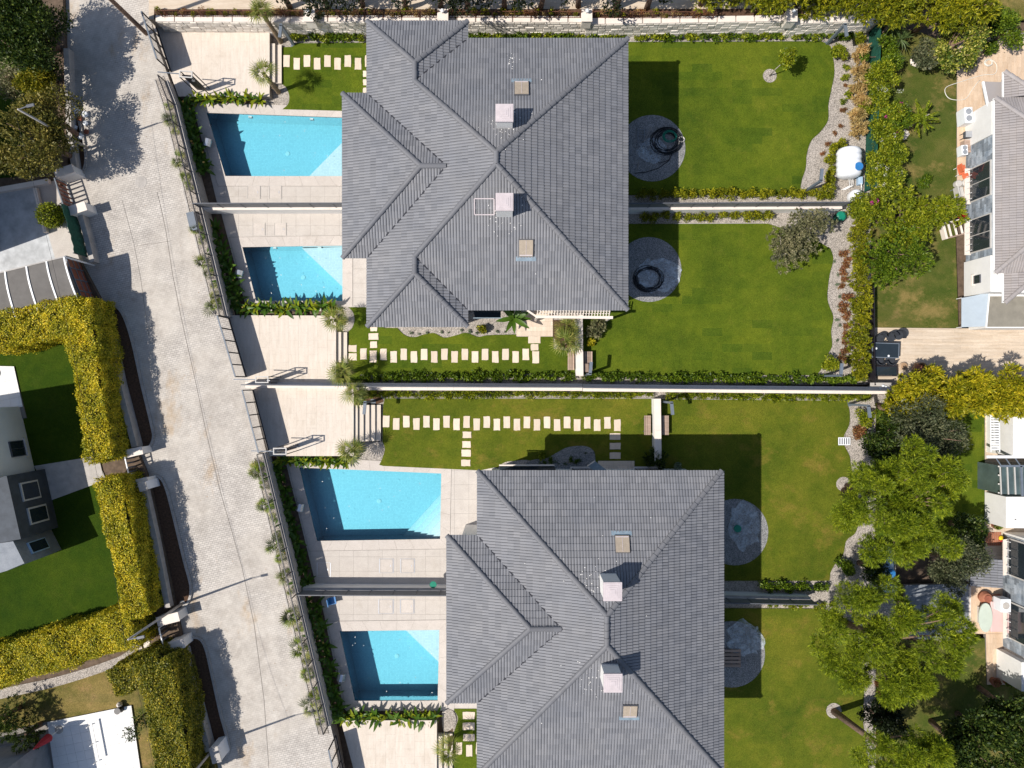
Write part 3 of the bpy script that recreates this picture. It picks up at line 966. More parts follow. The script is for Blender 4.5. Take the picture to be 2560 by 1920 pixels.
lawn_a = lawn([(706, 118), (730, 117), (742, 108), (1000, 106), (1000, 281), (858, 277), (706, 273)] + curve([(706, 273), (720, 260), (723, 240), (716, 220), (706, 210)]), M['lawn'])
lawn_b = lawn([(871, 958), (871, 768), (960, 768), (960, 820)] + curve([(993, 820), (1012, 838), (1035, 843), (1060, 836), (1085, 833), (1110, 844), (1140, 838), (1165, 832), (1195, 842), (1220, 838), (1291, 836)]) + [(1291, 842), (1383, 842), (1383, 872), (1434, 880), (1438, 934), (900, 936), (890, 958)], M['lawn'])
lawn_c = lawn([(1440, 106)] + curve([(2052, 103), (2072, 112), (2080, 128), (2086, 180), (2078, 225), (2071, 262), (2070, 300), (2050, 330), (2028, 352), (2017, 385), (2014, 420), (2004, 452), (2000, 478)]) + [(1997, 487), (1440, 487)], M['lawn'])
lawn_d = lawn([(1440, 560), (1920, 559), (2040, 600)] + curve([(2076, 622), (2083, 648), (2073, 694), (2069, 749), (2083, 792), (2078, 827), (2080, 865), (2070, 885), (2059, 914), (2042, 938)]) + [(1454, 938), (1454, 760), (1440, 760)], M['lawn'])
lawn_e = lawn([(958, 1012), (962, 996), (1635, 997), (1635, 1200), (1330, 1200), (1330, 1176), (1250, 1175), (1240, 1168), (1200, 1176), (958, 1165)] + curve([(948, 1162), (956, 1145), (962, 1122), (956, 1104)]), M['lawn_dry'])
lawn_f = lawn([(1651, 998)] + curve([(2117, 1002), (2124, 1030), (2123, 1062), (2110, 1090), (2110, 1112), (2124, 1140), (2128, 1170), (2140, 1210), (2146, 1290), (2140, 1330), (2116, 1352), (2108, 1386), (2088, 1410), (2076, 1432)]) + [(2074, 1452), (1560, 1452), (1560, 1200), (1651, 1200)], M['lawn_dry'])
lawn_g = lawn([(1560, 1520), (2060, 1522), (2140, 1560)] + curve([(2146, 1600), (2149, 1668), (2160, 1720), (2158, 1800), (2165, 1870), (2172, 1930)]) + [(2180, 2200), (1500, 2200)], M['lawn_dry'])
lawn_h = lawn([(1135, 1772), (1330, 1772), (1330, 2200), (1135, 2200)] + curve([(1135, 1830), (1140, 1815), (1145, 1795), (1135, 1775)]), M['lawn'])

def pavers(lawn_o, rects, z=.03):
    for x0, y0, x1, y1 in rects:
        a = W(x0, y1); b = W(x1, y0)
        j = lambda: R.uniform(-.014, .014)
        pts = []
        for t in (0, .33, .66): pts.append((a.x + (b.x - a.x) * t + j(), a.y + j()))
        for t in (0, .33, .66): pts.append((b.x + j(), a.y + (b.y - a.y) * t + j()))
        for t in (0, .33, .66): pts.append((b.x + (a.x - b.x) * t + j(), b.y + j()))
        for t in (0, .33, .66): pts.append((a.x + j(), b.y + (a.y - b.y) * t + j()))
        MB().prism(pts, z - .02, z + .022 + R.uniform(0, .008)).build('stepping_stone', M['paver'], lawn_o, bevel=.008)

ra = [(709 + i * 25.5, 139 + (i % 2) * 6.5, 725 + i * 25.5, 168 + (i % 2) * 6.5) for i in range(9)]
ra += [(908, 178, 922, 193), (908, 199, 922, 214), (908, 220, 922, 236)]
pavers(lawn_a, ra)
rb = [(872, 863, 892, 880), (872, 883, 892, 901), (901, 871, 917, 899), (926, 818, 943, 828), (922, 833, 946, 849), (926, 854, 943, 870), (925, 877, 942, 906)]
rb += [(951 + i * 25.4, 872 + (i % 2) * 6, 967 + i * 25.4, 900 + (i % 2) * 6.5) for i in range(16)]
rb[-1] = (1331, 878, 1348, 908)
rb += [(1327, 860, 1346, 876), (1321, 841, 1351, 858)]
pavers(lawn_b, rb)
re_ = [(958 + i * 25.1, 1039 + (1 - i % 2) * 0 + (i % 2) * 6, 974 + i * 25.1, 1068 + (i % 2) * 6) for i in range(24)]
re_ = [(a, b + (a - 958) * .006, c_, d + (a - 958) * .006) for a, b, c_, d in re_]
re_ += [(1157, 1079, 1178, 1095), (1156, 1103, 1177, 1119), (1154, 1124, 1177, 1141), (1153, 1149, 1176, 1165)]
re_ += [(1524, 1083, 1551, 1099), (1524, 1107, 1551, 1123), (1524, 1131, 1551, 1147)]
pavers(lawn_e, re_)
rh = [(1157, 1779, 1187, 1797), (1157, 1806, 1187, 1824), (1158, 1834, 1187, 1852), (1139, 1855, 1155, 1885), (1165, 1861, 1181, 1890), (1190, 1855, 1206, 1885), (1140, 1905, 1156, 1935), (1165, 1898, 1181, 1928)]
pavers(lawn_h, rh[:6])

# beds of small grey stones
def disc(px, py, r, name, mat, z=.045, **kw):
    c = W(px, py); n = 40
    pts = [(c.x + math.cos(2 * math.pi * k / n) * r / PXM, c.y + math.sin(2 * math.pi * k / n) * r / PXM) for k in range(n)]
    o = MB().prism(pts, -.1, z).build(name, mat)
    return tag(o, kind='structure')
disc(1630, 371, 83, 'gravel_circle', M['gravel_grey'])
disc(1622, 674, 81, 'gravel_circle', M['gravel_grey'])
disc(1837, 1330, 83, 'gravel_circle', M['gravel_grey'])
disc(1829, 1635, 83, 'gravel_circle', M['gravel_grey'])
disc(1924, 190, 17, 'gravel_circle', M['gravel'])
disc(2108, 1210, 18, 'gravel_circle', M['gravel'])
disc(2084, 1776, 19, 'gravel_circle', M['gravel'])
region('gravel_bed', smooth([(1310, 1168), (1330, 1150), (1365, 1146), (1395, 1130), (1420, 1118), (1460, 1115), (1483, 1126), (1488, 1150), (1480, 1185), (1330, 1190)]), .045, M['gravel_grey'], z0=-.1)
region('gravel_bed', smooth([(1245, 1170), (1262, 1156), (1290, 1152), (1318, 1150), (1335, 1160), (1335, 1185), (1250, 1185)]), .04, M['gravel'], z0=-.1)
region('gravel_bed', smooth([(850, 770), (868, 768), (882, 780), (886, 800), (880, 820), (866, 829), (852, 826), (850, 800)]), .045, M['gravel'], z0=-.1)
region('gravel_bed', smooth([(1106, 1778), (1130, 1776), (1140, 1795), (1136, 1815), (1120, 1828), (1108, 1826)]), .045, M['gravel'], z0=-.1)

# terrace by the garden door of the upper villa, and the one of the lower villa
def terrace(pts, z=.06, mat='paver', sx=.6, sy=.3, rz=0):
    o = region('terrace', pts, z - .02, M['joint'], z0=-.2)
    tile_field(o, [[W(x, y, z) for x, y in pts]], z - .02, sx, sy, rz, M[mat], .022, .005, 'terrace_slab', .5, 200)
    return o
terrace([(1291, 760), (1382, 760), (1382, 841), (1291, 841)])
terrace([(1495, 1152), (1586, 1152), (1586, 1200), (1495, 1200)])
region('bark_bed', [(1383, 800), (1438, 800), (1438, 870), (1400, 868), (1383, 842)], .02, M['darksoil'], z0=-.1)
region('bark_bed', smooth([(905, 966), (940, 975), (950, 990), (958, 1004), (935, 1010), (905, 1008)]), -.01, M['darksoil'], z0=-.2)

# steel lawn edging, a thin pale line along the straight sides
mb = MB()
for a, b in [((742, 105), (918, 104)), ((1566, 104), (2050, 102)), ((1686, 559), (1905, 558)), ((962, 995), (1635, 996)), ((1651, 997), (2110, 1001))]:
    mb.bar(W(*a, .03), W(*b, .03), .03, .05)
tag(mb.build('lawn_edging', M['concrete']), kind='structure')

# ---------------------------------------------------------------- tiled hip roofs
TW, TL = 0.31, 0.355          # one tile: two rolls wide, exposed length
def tile_profile():
    rr = TW / 2
    pts = []
    for k in range(2):
        b = k * rr
        pts += [(b + .001, -.034), (b + .010, -.030), (b + .017, .012), (b + rr * .5, .024), (b + rr - .012, .014)]
    pts.append((TW - .001, -.034))
    return pts
PROF = tile_profile()
TILT = .036
def tile_geo(prof=PROF, L=TL):
    vs = []; fs = []
    n = len(prof)
    for v, h in ((-.015, TILT), (L, 0.0)):
        for u, z in prof: vs.append((u, v, z + h))
    for u, z in prof: vs.append((u, -.015, z + TILT - .030))
    for k in range(n - 1):
        fs.append((k, k + 1, n + k + 1, n + k))
        fs.append((2 * n + k, 2 * n + k + 1, k + 1, k))
    return vs, fs
TV, TF = tile_geo()
def tile_mesh(mat):
    me = bpy.data.meshes.new('roof_tile'); me.from_pydata(TV, [], TF); me.materials.append(mat); me.update(); return me

def ridge_cap_mesh(mat, r=.135, L=.40):
    vs = []; fs = []
    n = 7
    for y, s, dz in ((-.02, 1.08, .018), (L, .94, 0)):
        for k in range(n + 1):
            a = math.pi * k / n
            vs.append((math.cos(a) * r * s, y, math.sin(a) * r * .8 * s + dz))
    for k in range(n + 1):
        a = math.pi * k / n
        vs.append((math.cos(a) * r * .9, -.02, math.sin(a) * r * .65))
    m = n + 1
    for k in range(n):
        fs.append((k, k + 1, m + k + 1, m + k)); fs.append((2 * m + k, 2 * m + k + 1, k + 1, k))
    me = bpy.data.meshes.new('ridge_tile'); me.from_pydata(vs, [], fs); me.materials.append(mat)
    me.update(); return me

def roof_planes(parent, planes, ridges, mat, capmat, nfull=300, under=M['underlay'], name='roof', prefer=None):
    """planes: (convex pieces as 3D point lists, eave direction u, first eave point)"""
    base = Vector(WLOC.get(parent.name, (0, 0, 0)))
    mb = MB()
    for pieces, e0, e1 in planes:
        for pc in pieces:
            top = [Vector(p) for p in pc]
            n = len(top)
            vs = [p for p in top] + [p - Vector((0, 0, .14)) for p in top]
            fs = [tuple(range(n)), tuple(range(2 * n - 1, n - 1, -1))] + [(i, (i + 1) % n, (i + 1) % n + n, i + n) for i in range(n)]
            mb.add(vs, fs)
    roof = mb.build(name, under, parent)
    tm = tile_mesh(mat)
    cands = []; mass_v = []; mass_f = []
    for pieces, e0, e1 in planes:
        e0 = Vector(e0); e1 = Vector(e1)
        u = (e1 - e0).normalized()
        far = max((Vector(p) for pc in pieces for p in pc), key=lambda p: abs((p - e0).cross(u).length))
        v = (far - e0) - u * (far - e0).dot(u); v.normalize()
        nrm = u.cross(v)
        if nrm.z < 0:
            e0, e1 = e1, e0; u = -u; nrm = u.cross(v)
        for pc in pieces:
            loc = [((Vector(p) - e0).dot(u), (Vector(p) - e0).dot(v)) for p in pc]
            a0, a1 = min(p[0] for p in loc), max(p[0] for p in loc)
            b0, b1 = min(p[1] for p in loc), max(p[1] for p in loc)
            bm = bmesh.new(); any_ = False
            for j in range(math.floor(b0 / TL + 1e-6), math.ceil(b1 / TL)):
                for i in range(math.floor(a0 / TW + 1e-6), math.ceil(a1 / TW)):
                    ju, jv, jn = R.uniform(-.003, .003), R.uniform(-.004, .004), R.uniform(-.002, .003)
                    cell = [(i * TW, j * TL), ((i + 1) * TW, j * TL), ((i + 1) * TW, (j + 1) * TL), (i * TW, (j + 1) * TL)]
                    cp = clip_poly(cell, loc)
                    if len(cp) < 3: continue
                    A = poly_area(cp) / (TW * TL)
                    if A > .999:
                        p = e0 + u * (i * TW + ju) + v * (j * TL + jv) + nrm * (.036 + jn)
                        m = Matrix((u, v, nrm)).transposed().to_4x4(); m.translation = p - base
                        cands.append((p, m, u, v, nrm))
                    else:
                        vv = [bm.verts.new((x + i * TW + ju, y + j * TL + jv, z + .036 + jn)) for x, y, z in TV]
                        for f in TF: bm.faces.new([vv[k] for k in f])
                        any_ = True
            if any_:
                cx = sum(p[0] for p in loc) / len(loc); cy = sum(p[1] for p in loc) / len(loc)
                for k in range(len(loc)):
                    A = Vector(loc[k]); B = Vector(loc[(k + 1) % len(loc)])
                    d = (B - A).normalized(); nn = Vector((d.y, -d.x))
                    if nn.dot(Vector((cx, cy)) - A) > 0: nn = -nn
                    # the eave edge keeps its overhang
                    q = A + nn * (.02 if abs(A.y) < .01 and abs(B.y) < .01 else 0)
                    bmesh.ops.bisect_plane(bm, geom=bm.verts[:] + bm.edges[:] + bm.faces[:], plane_co=(q.x, q.y, 0), plane_no=(nn.x, nn.y, 0), clear_outer=True)
                bm.verts.index_update()
                o = len(mass_v)
                for vt in bm.verts: mass_v.append(e0 + u * vt.co.x + v * vt.co.y + nrm * vt.co.z)
                for f in bm.faces: mass_f.append(tuple(x.index + o for x in f.verts))
            bm.free()
    pf = prefer or (lambda p: -p.z)
    cands.sort(key=lambda c: pf(c[0]))
    for c in cands[:nfull]: inst('roof_tile', tm, roof, mat4=c[1])
    for p, m, u, v, nrm in cands[nfull:]:
        o = len(mass_v)
        for x, y, z in TV: mass_v.append(p + u * x + v * y + nrm * z)
        mass_f.extend([tuple(k + o for k in f) for f in TF])
    mm = MB(); mm.v = [tuple(x) for x in mass_v]; mm.f = mass_f; mm.m = [0] * len(mass_f)
    tag(mm.build('roof_tiles', mat, roof), kind='stuff')
    cm = ridge_cap_mesh(capmat)
    for a, b in ridges:
        a = Vector(a); b = Vector(b)       # from low end to high end
        d = b - a; L = d.length; d.normalize()
        s = d.cross(Vector((0, 0, 1))).normalized(); up = s.cross(d)
        n = max(1, round(L / .40)); st = L / n
        for k in range(n):
            p = a + d * (k * st) + Vector((0, 0, .060 + R.uniform(-.004, .004)))
            m = Matrix((s, d, up)).transposed().to_4x4()
            m = m @ Matrix.Diagonal((R.uniform(.97, 1.04), st / .40, 1, 1)); m.translation = p - base
            inst('ridge_tile', cm, roof, mat4=m)
    return roof

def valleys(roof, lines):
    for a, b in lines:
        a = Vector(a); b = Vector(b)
        MB().bar(a + Vector((0, 0, .062)), b + Vector((0, 0, .062)), .075, .05).build('valley_shade_strip', M['underlay'], roof)  # dark strip added in place of the shade along the cut valley tiles

def chimney(parent, x, y, zb, zt, s, name='chimney'):
    mb = MB()
    mb.box((x, y, (zb + zt - .16) / 2), (s * .92, s * .92, zt - .16 - zb))
    c = mb.build(name, M['white'], parent)
    mb = MB()
    mb.box((x, y, zt - .10), (s, s, .12))
    for k in range(4):
        q = s * (.86 - k * .2)
        z = zt - .04 + .014 * k + .0001
        mb.box((x, y, z + .007), (q, q, .014))
    mb.build('cap', M['chimney'], c)
    MB().box((x, y, zt - .20), (s * .86, s * .86, .08)).build('vent_gap', M['blackmetal'], c)
    return c

def skylight(parent, P, u, v, n, wd=.72, ln=.95, low=True):
    P = Vector(P); u = Vector(u); v = Vector(v); n = Vector(n)
    def boxp(cu, cv, cn, su, sv, sn, nm, mat, par):
        mb = MB(); vs = []
        for c_ in (-1, 1):
            for a, b in ((-1, -1), (1, -1), (1, 1), (-1, 1)):
                vs.append(P + u * (cu + a * su / 2) + v * (cv + b * sv / 2) + n * (cn + c_ * sn / 2))
        mb.add(vs, [(0, 3, 2, 1), (4, 5, 6, 7), (0, 1, 5, 4), (1, 2, 6, 5), (2, 3, 7, 6), (3, 0, 4, 7)])
        return mb.build(nm, mat, par)
    s = boxp(0, 0, .08, wd + .06, ln + .06, .16, 'skylight', M['greymetal'], parent)
    boxp(0, 0, .175, wd, ln, .035, 'blind', M['beige_panel'], s)
    boxp(0, 0, .20, .02, ln - .06, .012, 'blind_rail', M['chimney'], s)
    boxp(0, -(ln / 2 - .06), .20, wd - .06, .05, .014, 'blind_bar', M['chimney'], s)
    f = boxp(0, -(ln / 2 + .15) , .06, wd + .34, .24, .05, 'flashing', M['flash'], s)

def walls_body(parent, rect_pts, z0, z1, mat):
    MB().prism(rect_pts, z0, z1).build('wall', mat, parent)

EV = 6.0
def P3(x, y, z): return (x, y, z)

# --- the upper villa -------------------------------------------------------
v1 = thing('villa', 'grey tiled villa at the top centre with three lower wings and two upright white chimneys', 'house', (-1.0, 11.3, 0))
RZ1 = 8.72
TN = (RZ1 - EV) / 7.0
A = lambda x, y, d: (x, y, EV + d * TN)
RN = A(-.79, 11.6, 7.0); RS = A(-.79, 11.02, 7.0)
NWa = A(-5.1, 16.85, 2.7); NWb = A(-5.1, 15.9, 2.7)
SWa = A(-5.1, 5.81, 2.7); SWb = A(-5.1, 6.71, 2.7)
FB0 = A(-4.70, 11.23, 4.42); FB1 = A(-3.38, 11.23, 4.42)
planes1 = [
    ([[A(-2.4, 18.6, 0), A(6.22, 18.6, 0), RN, NWb]], (-2.4, 18.6, EV), (6.22, 18.6, EV)),
    ([[A(6.22, 18.6, 0), A(6.22, 4.01, 0), RS, RN]], (6.22, 18.6, EV), (6.22, 4.01, EV)),
    ([[A(-2.4, 4.01, 0), A(6.22, 4.01, 0), RS, SWb]], (-2.4, 4.01, EV), (6.22, 4.01, EV)),
    ([[A(-7.8, 15.65, 0), A(-7.8, 19.55, 0), NWa, A(-5.1, 12.95, 2.7)],
      [A(-5.1, 12.95, 2.7), NWb, RN, A(-.79, 11.23, 7.0), FB1],
      [FB1, A(-.79, 11.23, 7.0), RS, SWb, A(-5.1, 9.51, 2.7)],
      [A(-7.8, 6.81, 0), A(-5.1, 9.51, 2.7), SWa, A(-7.8, 3.11, 0)]], (-7.8, 3.11, EV), (-7.8, 19.55, EV)),
    ([[A(-7.8, 19.55, 0), A(-2.4, 19.55, 0), NWa]], (-7.8, 19.55, EV), (-2.4, 19.55, EV)),
    ([[A(-2.4, 19.55, 0), A(-2.4, 18.6, 0), NWb, NWa]], (-2.4, 19.55, EV), (-2.4, 18.6, EV)),
    ([[A(-7.8, 3.11, 0), A(-2.4, 3.11, 0), SWa]], (-7.8, 3.11, EV), (-2.4, 3.11, EV)),
    ([[A(-2.4, 3.11, 0), A(-2.4, 4.01, 0), SWb, SWa]], (-2.4, 3.11, EV), (-2.4, 4.01, EV)),
    ([[A(-9.12, 15.65, 0), A(-9.12, 6.81, 0), FB0]], (-9.12, 15.65, EV), (-9.12, 6.81, EV)),
    ([[A(-9.12, 15.65, 0), A(-7.8, 15.65, 0), FB1, FB0]], (-9.12, 15.65, EV), (-7.8, 15.65, EV)),
    ([[A(-9.12, 6.81, 0), A(-7.8, 6.81, 0), FB1, FB0]], (-9.12, 6.81, EV), (-7.8, 6.81, EV)),
]
rid1 = [(A(-7.8, 19.55, 0), NWa), (A(-2.4, 19.55, 0), NWa), (NWa, NWb), (NWb, RN), (A(6.22, 18.6, 0), RN), (RN, RS),
        (A(6.22, 4.01, 0), RS), (SWb, RS), (SWa, SWb), (A(-7.8, 3.11, 0), SWa), (A(-2.4, 3.11, 0), SWa),
        (A(-9.12, 15.65, 0), FB0), (A(-9.12, 6.81, 0), FB0), (FB0, FB1)]
roof1 = roof_planes(v1, planes1, rid1, M['tile'], M['tilecap'])
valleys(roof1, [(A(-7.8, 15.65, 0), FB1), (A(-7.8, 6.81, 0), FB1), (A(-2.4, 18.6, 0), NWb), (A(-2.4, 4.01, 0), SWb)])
walls_body(v1, [(-7.2, 18.95), (-3.0, 18.95), (-3.0, 18.0), (5.62, 18.0), (5.62, 4.6), (-3.0, 4.6), (-3.0, 3.7), (-7.2, 3.7), (-7.2, 7.4), (-8.5, 7.4), (-8.5, 15.05), (-7.2, 15.05)], 0, EV - .15, M['white'])
WT = lambda wx, wy, dx, dy, par, nm='window', z=3.9, mat='glassdark': MB().box((wx, wy, z), (dx, dy, 1.5)).build(nm, M[mat], par)
def window(par, x, y, wdt, hgt, z, face):
    """face: unit 2D normal"""
    tx, ty = -face[1], face[0]
    rz = math.atan2(ty, tx)
    w_ = MB().box((x + face[0] * .02, y + face[1] * .02, z), (wdt, .10, hgt), rz).build('window', M['greymetal'], par)
    for s in (-1, 1):
        MB().box((x + tx * s * wdt * .235 + face[0] * .05, y + ty * s * wdt * .235 + face[1] * .05, z), (wdt * .44, .06, hgt * .9), rz).build('pane', M['glassdark'], w_)
    MB().box((x + face[0] * .08, y + face[1] * .08, z - hgt / 2 - .04), (wdt + .16, .18, .06), rz).build('sill', M['cream'], w_)
for z in (1.3, 4.2):
    for (x, y, wd) in ((-8.5, 9.2, 2.4), (-8.5, 13.2, 2.4)): window(v1, x, y, wd, 2.0, z, (-1, 0))
    for (x, y, wd) in ((5.62, 7.0, 2.6), (5.62, 11.3, 1.6), (5.62, 15.4, 2.6)): window(v1, x, y, wd, 2.0, z, (1, 0))
    for x in (0.5, 3.6): window(v1, x, 18.0, 1.6, 1.4, z, (0, 1)); window(v1, x, 4.6, 1.6, 2.0, z, (0, -1))
    window(v1, -5.1, 3.7, 1.4, 1.4, z, (0, -1)); window(v1, -5.1, 18.95, 1.4, 1.4, z, (0, 1))
# thin white fascia under the eaves
mb = MB()
ring_pts = [(-7.72, 19.47), (-2.48, 19.47), (-2.48, 18.52), (6.14, 18.52), (6.14, 4.09), (-2.48, 4.09), (-2.48, 3.19), (-7.72, 3.19), (-7.72, 6.89), (-9.04, 6.89), (-9.04, 15.57), (-7.72, 15.57)]
for i in range(len(ring_pts)): 
    a, b = ring_pts[i], ring_pts[(i + 1) % len(ring_pts)]
    mb.wall(a, b, .10, EV - .34 - (i % 2) * .002, EV - .16 - (i % 2) * .002)
mb.build('fascia', M['white'], v1)

def zmain(e, dist, tn): return e + dist * tn
def unproj(px, py, plane_z):
    z = 7.0
    for _ in range(12):
        p = W(px, py, z); z = plane_z(p.x, p.y)
    return W(px, py, z)
def zN(x, y): return EV + (18.6 - y) * TN
def zS(x, y): return EV + (y - 4.01) * TN
# chimneys: tops at 9.9 m
for (px, py) in ((1261, 280), (1261, 503)):
    zt = 9.35
    c = W(px, py + 1, zt)
    chimney(v1, c.x, c.y, 7.0, zt, 44.5 / PXM * (CAM_H - zt) / CAM_H)
# skylights
def plane_axes(tn, dirn):
    if dirn == 'N': u = Vector((-1, 0, 0)); v = Vector((0, -1, tn))
    if dirn == 'S': u = Vector((1, 0, 0)); v = Vector((0, 1, tn))
    v.normalize(); return u, v, u.cross(v)
u, v, n = plane_axes(TN, 'N'); p = unproj(1304, 225, zN); skylight(v1, p, u, v, n, ln=.85)
u, v, n = plane_axes(TN, 'S'); p = unproj(1315, 619, zS); skylight(v1, p, u, v, n, ln=.85)
# rectangular white roof hatch frame beside the lower chimney
u, v, n = plane_axes(TN, 'S'); p = unproj(1211, 516, zS)
mb = MB()
hw, hl = .50, .40
for a, b, c_, d in (((-hw), -hl, hw, -hl), (hw, -hl, hw, hl), (hw, hl, -hw, hl), (-hw, hl, -hw, -hl)):
    q0 = p + u * a + v * b + n * .09; q1 = p + u * c_ + v * d + n * .09
    mb.bar(q0, q1, .045, .09, up=n)
mb.build('hatch_frame', M['chimney'], v1)

# --- the lower villa -------------------------------------------------------
v2 = thing('villa', 'grey tiled villa at the bottom centre with one short wing towards the pools', 'house', (4.8, -12.5, 0))
ER2 = 8.6
x0, x1, y0, y1 = -1.85, 11.38, -4.69, -21.05
Rn = (4.76, -11.65, ER2); Rs = (4.76, -13.15, ER2)
slopeW = (ER2 - EV) / (4.76 - x0)
fy = -12.6; hx = 4.40
F1 = (x0 + hx, fy, EV + hx * slopeW); F0 = (.93, fy, F1[2])
fb0, fb1, fbx = -8.18, -17.17, -3.50
NWc, NEc, SEc, SWc = (x0, y0, EV), (x1 - .1, y0, EV), (x1, y1, EV), (x0, y1, EV)
def onW(x, y): return (x, y, EV + (x - x0) * slopeW)
midn = onW(4.76, fy)
planes2 = [
    ([[NWc, NEc, Rn]], NWc, NEc),
    ([[(x1, y0, EV), SEc, Rs, Rn]], (x1, y0, EV), SEc),
    ([[SWc, SEc, Rs]], SWc, SEc),
    ([[NWc, Rn, midn, F1, (x0, fb0, EV)],
      [F1, midn, Rs, SWc, (x0, fb1, EV)]], NWc, SWc),
    ([[(fbx, fb0, EV), (fbx, fb1, EV), F0]], (fbx, fb0, EV), (fbx, fb1, EV)),
    ([[(fbx, fb0, EV), (x0, fb0, EV), F1, F0]], (fbx, fb0, EV), (x0, fb0, EV)),
    ([[(fbx, fb1, EV), (x0, fb1, EV), F1, F0]], (fbx, fb1, EV), (x0, fb1, EV)),
]
rid2 = [(NWc, Rn), (NEc, Rn), (SEc, Rs), (SWc, Rs), (Rn, Rs), ((fbx, fb0, EV), F0), ((fbx, fb1, EV), F0), (F0, F1)]
roof2 = roof_planes(v2, planes2, rid2, M['tile'], M['tilecap'])
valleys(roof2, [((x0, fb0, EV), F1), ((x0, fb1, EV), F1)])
walls_body(v2, [(x0 + .6, y0 - .6), (x1 - .6, y0 - .6), (x1 - .6, y1 + .6), (x0 + .6, y1 + .6), (x0 + .6, fb1 + .6), (fbx + .6, fb1 + .6), (fbx + .6, fb0 - .6), (x0 + .6, fb0 - .6)], 0, EV - .15, M['white'])
for z in (1.3, 4.2):
    for yy in (-10.5, -14.8): window(v2, fbx + .6, yy, 2.4, 2.0, z, (-1, 0))
    for yy in (-7.5, -12.4, -17.5): window(v2, x1 - .6, yy, 2.4, 2.0, z, (1, 0))
    for xx in (.8, 4.5, 8.4): window(v2, xx, y0 - .6, 1.6, 1.8, z, (0, 1))
mb = MB()
rp = [(x0 + .08, y0 - .08), (x1 - .08, y0 - .08), (x1 - .08, y1 + .08), (x0 + .08, y1 + .08), (x0 + .08, fb1 + .08), (fbx + .08, fb1 + .08), (fbx + .08, fb0 - .08), (x0 + .08, fb0 - .08)]
for i in range(len(rp)): mb.wall(rp[i], rp[(i + 1) % len(rp)], .10, EV - .34 - (i % 2) * .002, EV - .16 - (i % 2) * .002)
mb.build('fascia', M['white'], v2)
for (px, py) in ((1532, 1480), (1533, 1709)):
    zt = 9.75
    c = W(px, py, zt); chimney(v2, c.x, c.y, 7.0, zt, 47 / PXM * (CAM_H - zt) / CAM_H)
tn2 = (ER2 - EV) / (y0 - Rn[1]); tn2s = (ER2 - EV) / (Rs[1] - y1)
u, v, n = plane_axes(tn2, 'N'); p = unproj(1555, 1361, lambda x, y: EV + (y0 - y) * tn2); skylight(v2, p, u, v, n, ln=.85)
u, v, n = plane_axes(tn2s, 'S'); p = unproj(1574, 1773, lambda x, y: EV + (y - y1) * tn2s); skylight(v2, p, u, v, n, ln=.72)

# ---------------------------------------------------------------- walls with fences
def fence_wall(name, label, a, b, wd, wz, fz, z0=0.0, panel='solid', coping='cream', post_step=1.35, body='white', pz=None, offset=0.0, plain_top=False):
    """a, b: world 2D ends; masonry up to wz, metal fence up to fz"""
    a = Vector((a[0], a[1])); b = Vector((b[0], b[1])); d = (b - a); L = d.length; d.normalize(); s = Vector((-d.y, d.x))
    t = thing(name, label, 'wall', (a.x, a.y, z0))
    MB().wall(a, b, wd - .03, z0, wz - .05).build('wall', M[body], t)
    n = max(1, int(L / 1.5))
    for i in range(n):
        p = a + d * (L * i / n + .003); q = a + d * (L * (i + 1) / n - .003)
        MB().wall(p, q, wd + .02, wz - .05, wz + R.uniform(0, .004)).build('coping_stone', M[coping], t)
    if fz > wz:
        o = s * offset
        n = max(1, round(L / post_step)); hgt = fz - wz
        for i in range(n + 1):
            p = a + d * (L * i / n) + o
            MB().box((p.x, p.y, (wz + fz) / 2), (.05, .05, hgt), math.atan2(d.y, d.x)).build('post', M['greymetal'] if panel == 'solid' else M['blackmetal'], t)
        m = MB()
        m.bar((a.x + o.x, a.y + o.y, fz), (b.x + o.x, b.y + o.y, fz), .06, .05)
        if panel != 'solid': m.bar((a.x + o.x, a.y + o.y, wz + .05), (b.x + o.x, b.y + o.y, wz + .05), .07, .06)
        m.build('rail', M['greymetal'] if panel == 'solid' else M['blackmetal'], t)
        for i in range(n):
            p = a + d * (L * i / n + .035) + o; q = a + d * (L * (i + 1) / n - .035) + o
            if panel == 'solid':
                MB().wall(p, q, .022, wz + .06, fz - .03).build('fence_panel', M['panelgrey'], t)
            else:
                mb = MB(); k = int((hgt - .08) / .12)
                # blades tilted so that they keep the street out: high edge on the garden side
                for j in range(k):
                    z = fz - .05 - (k - 1 - j) * .12
                    off = s * .019
                    A_ = Vector((p.x, p.y, z)); B_ = Vector((q.x, q.y, z))
                    o3 = Vector((off.x, off.y, 0)); up = Vector((0, 0, .045))
                    g = panel
                    mb.add([A_ - o3 * g - up, B_ - o3 * g - up, B_ + o3 * g + up, A_ + o3 * g + up,
                            A_ - o3 * g - up + Vector((0, 0, .004)), B_ - o3 * g - up + Vector((0, 0, .004)), B_ + o3 * g + up + Vector((0, 0, .004)), A_ + o3 * g + up + Vector((0, 0, .004))],
                           [(0, 3, 2, 1), (4, 5, 6, 7), (0, 1, 5, 4), (1, 2, 6, 5), (2, 3, 7, 6), (3, 0, 4, 7)])
                mb.build('fence_panel', M['blackmetal'], t)
    return t

def w2(px, py, z=0): p = W(px, py, z); return (p.x, p.y)
def at_top(px, py, h): p = W(px, py, h); return (p.x, p.y)
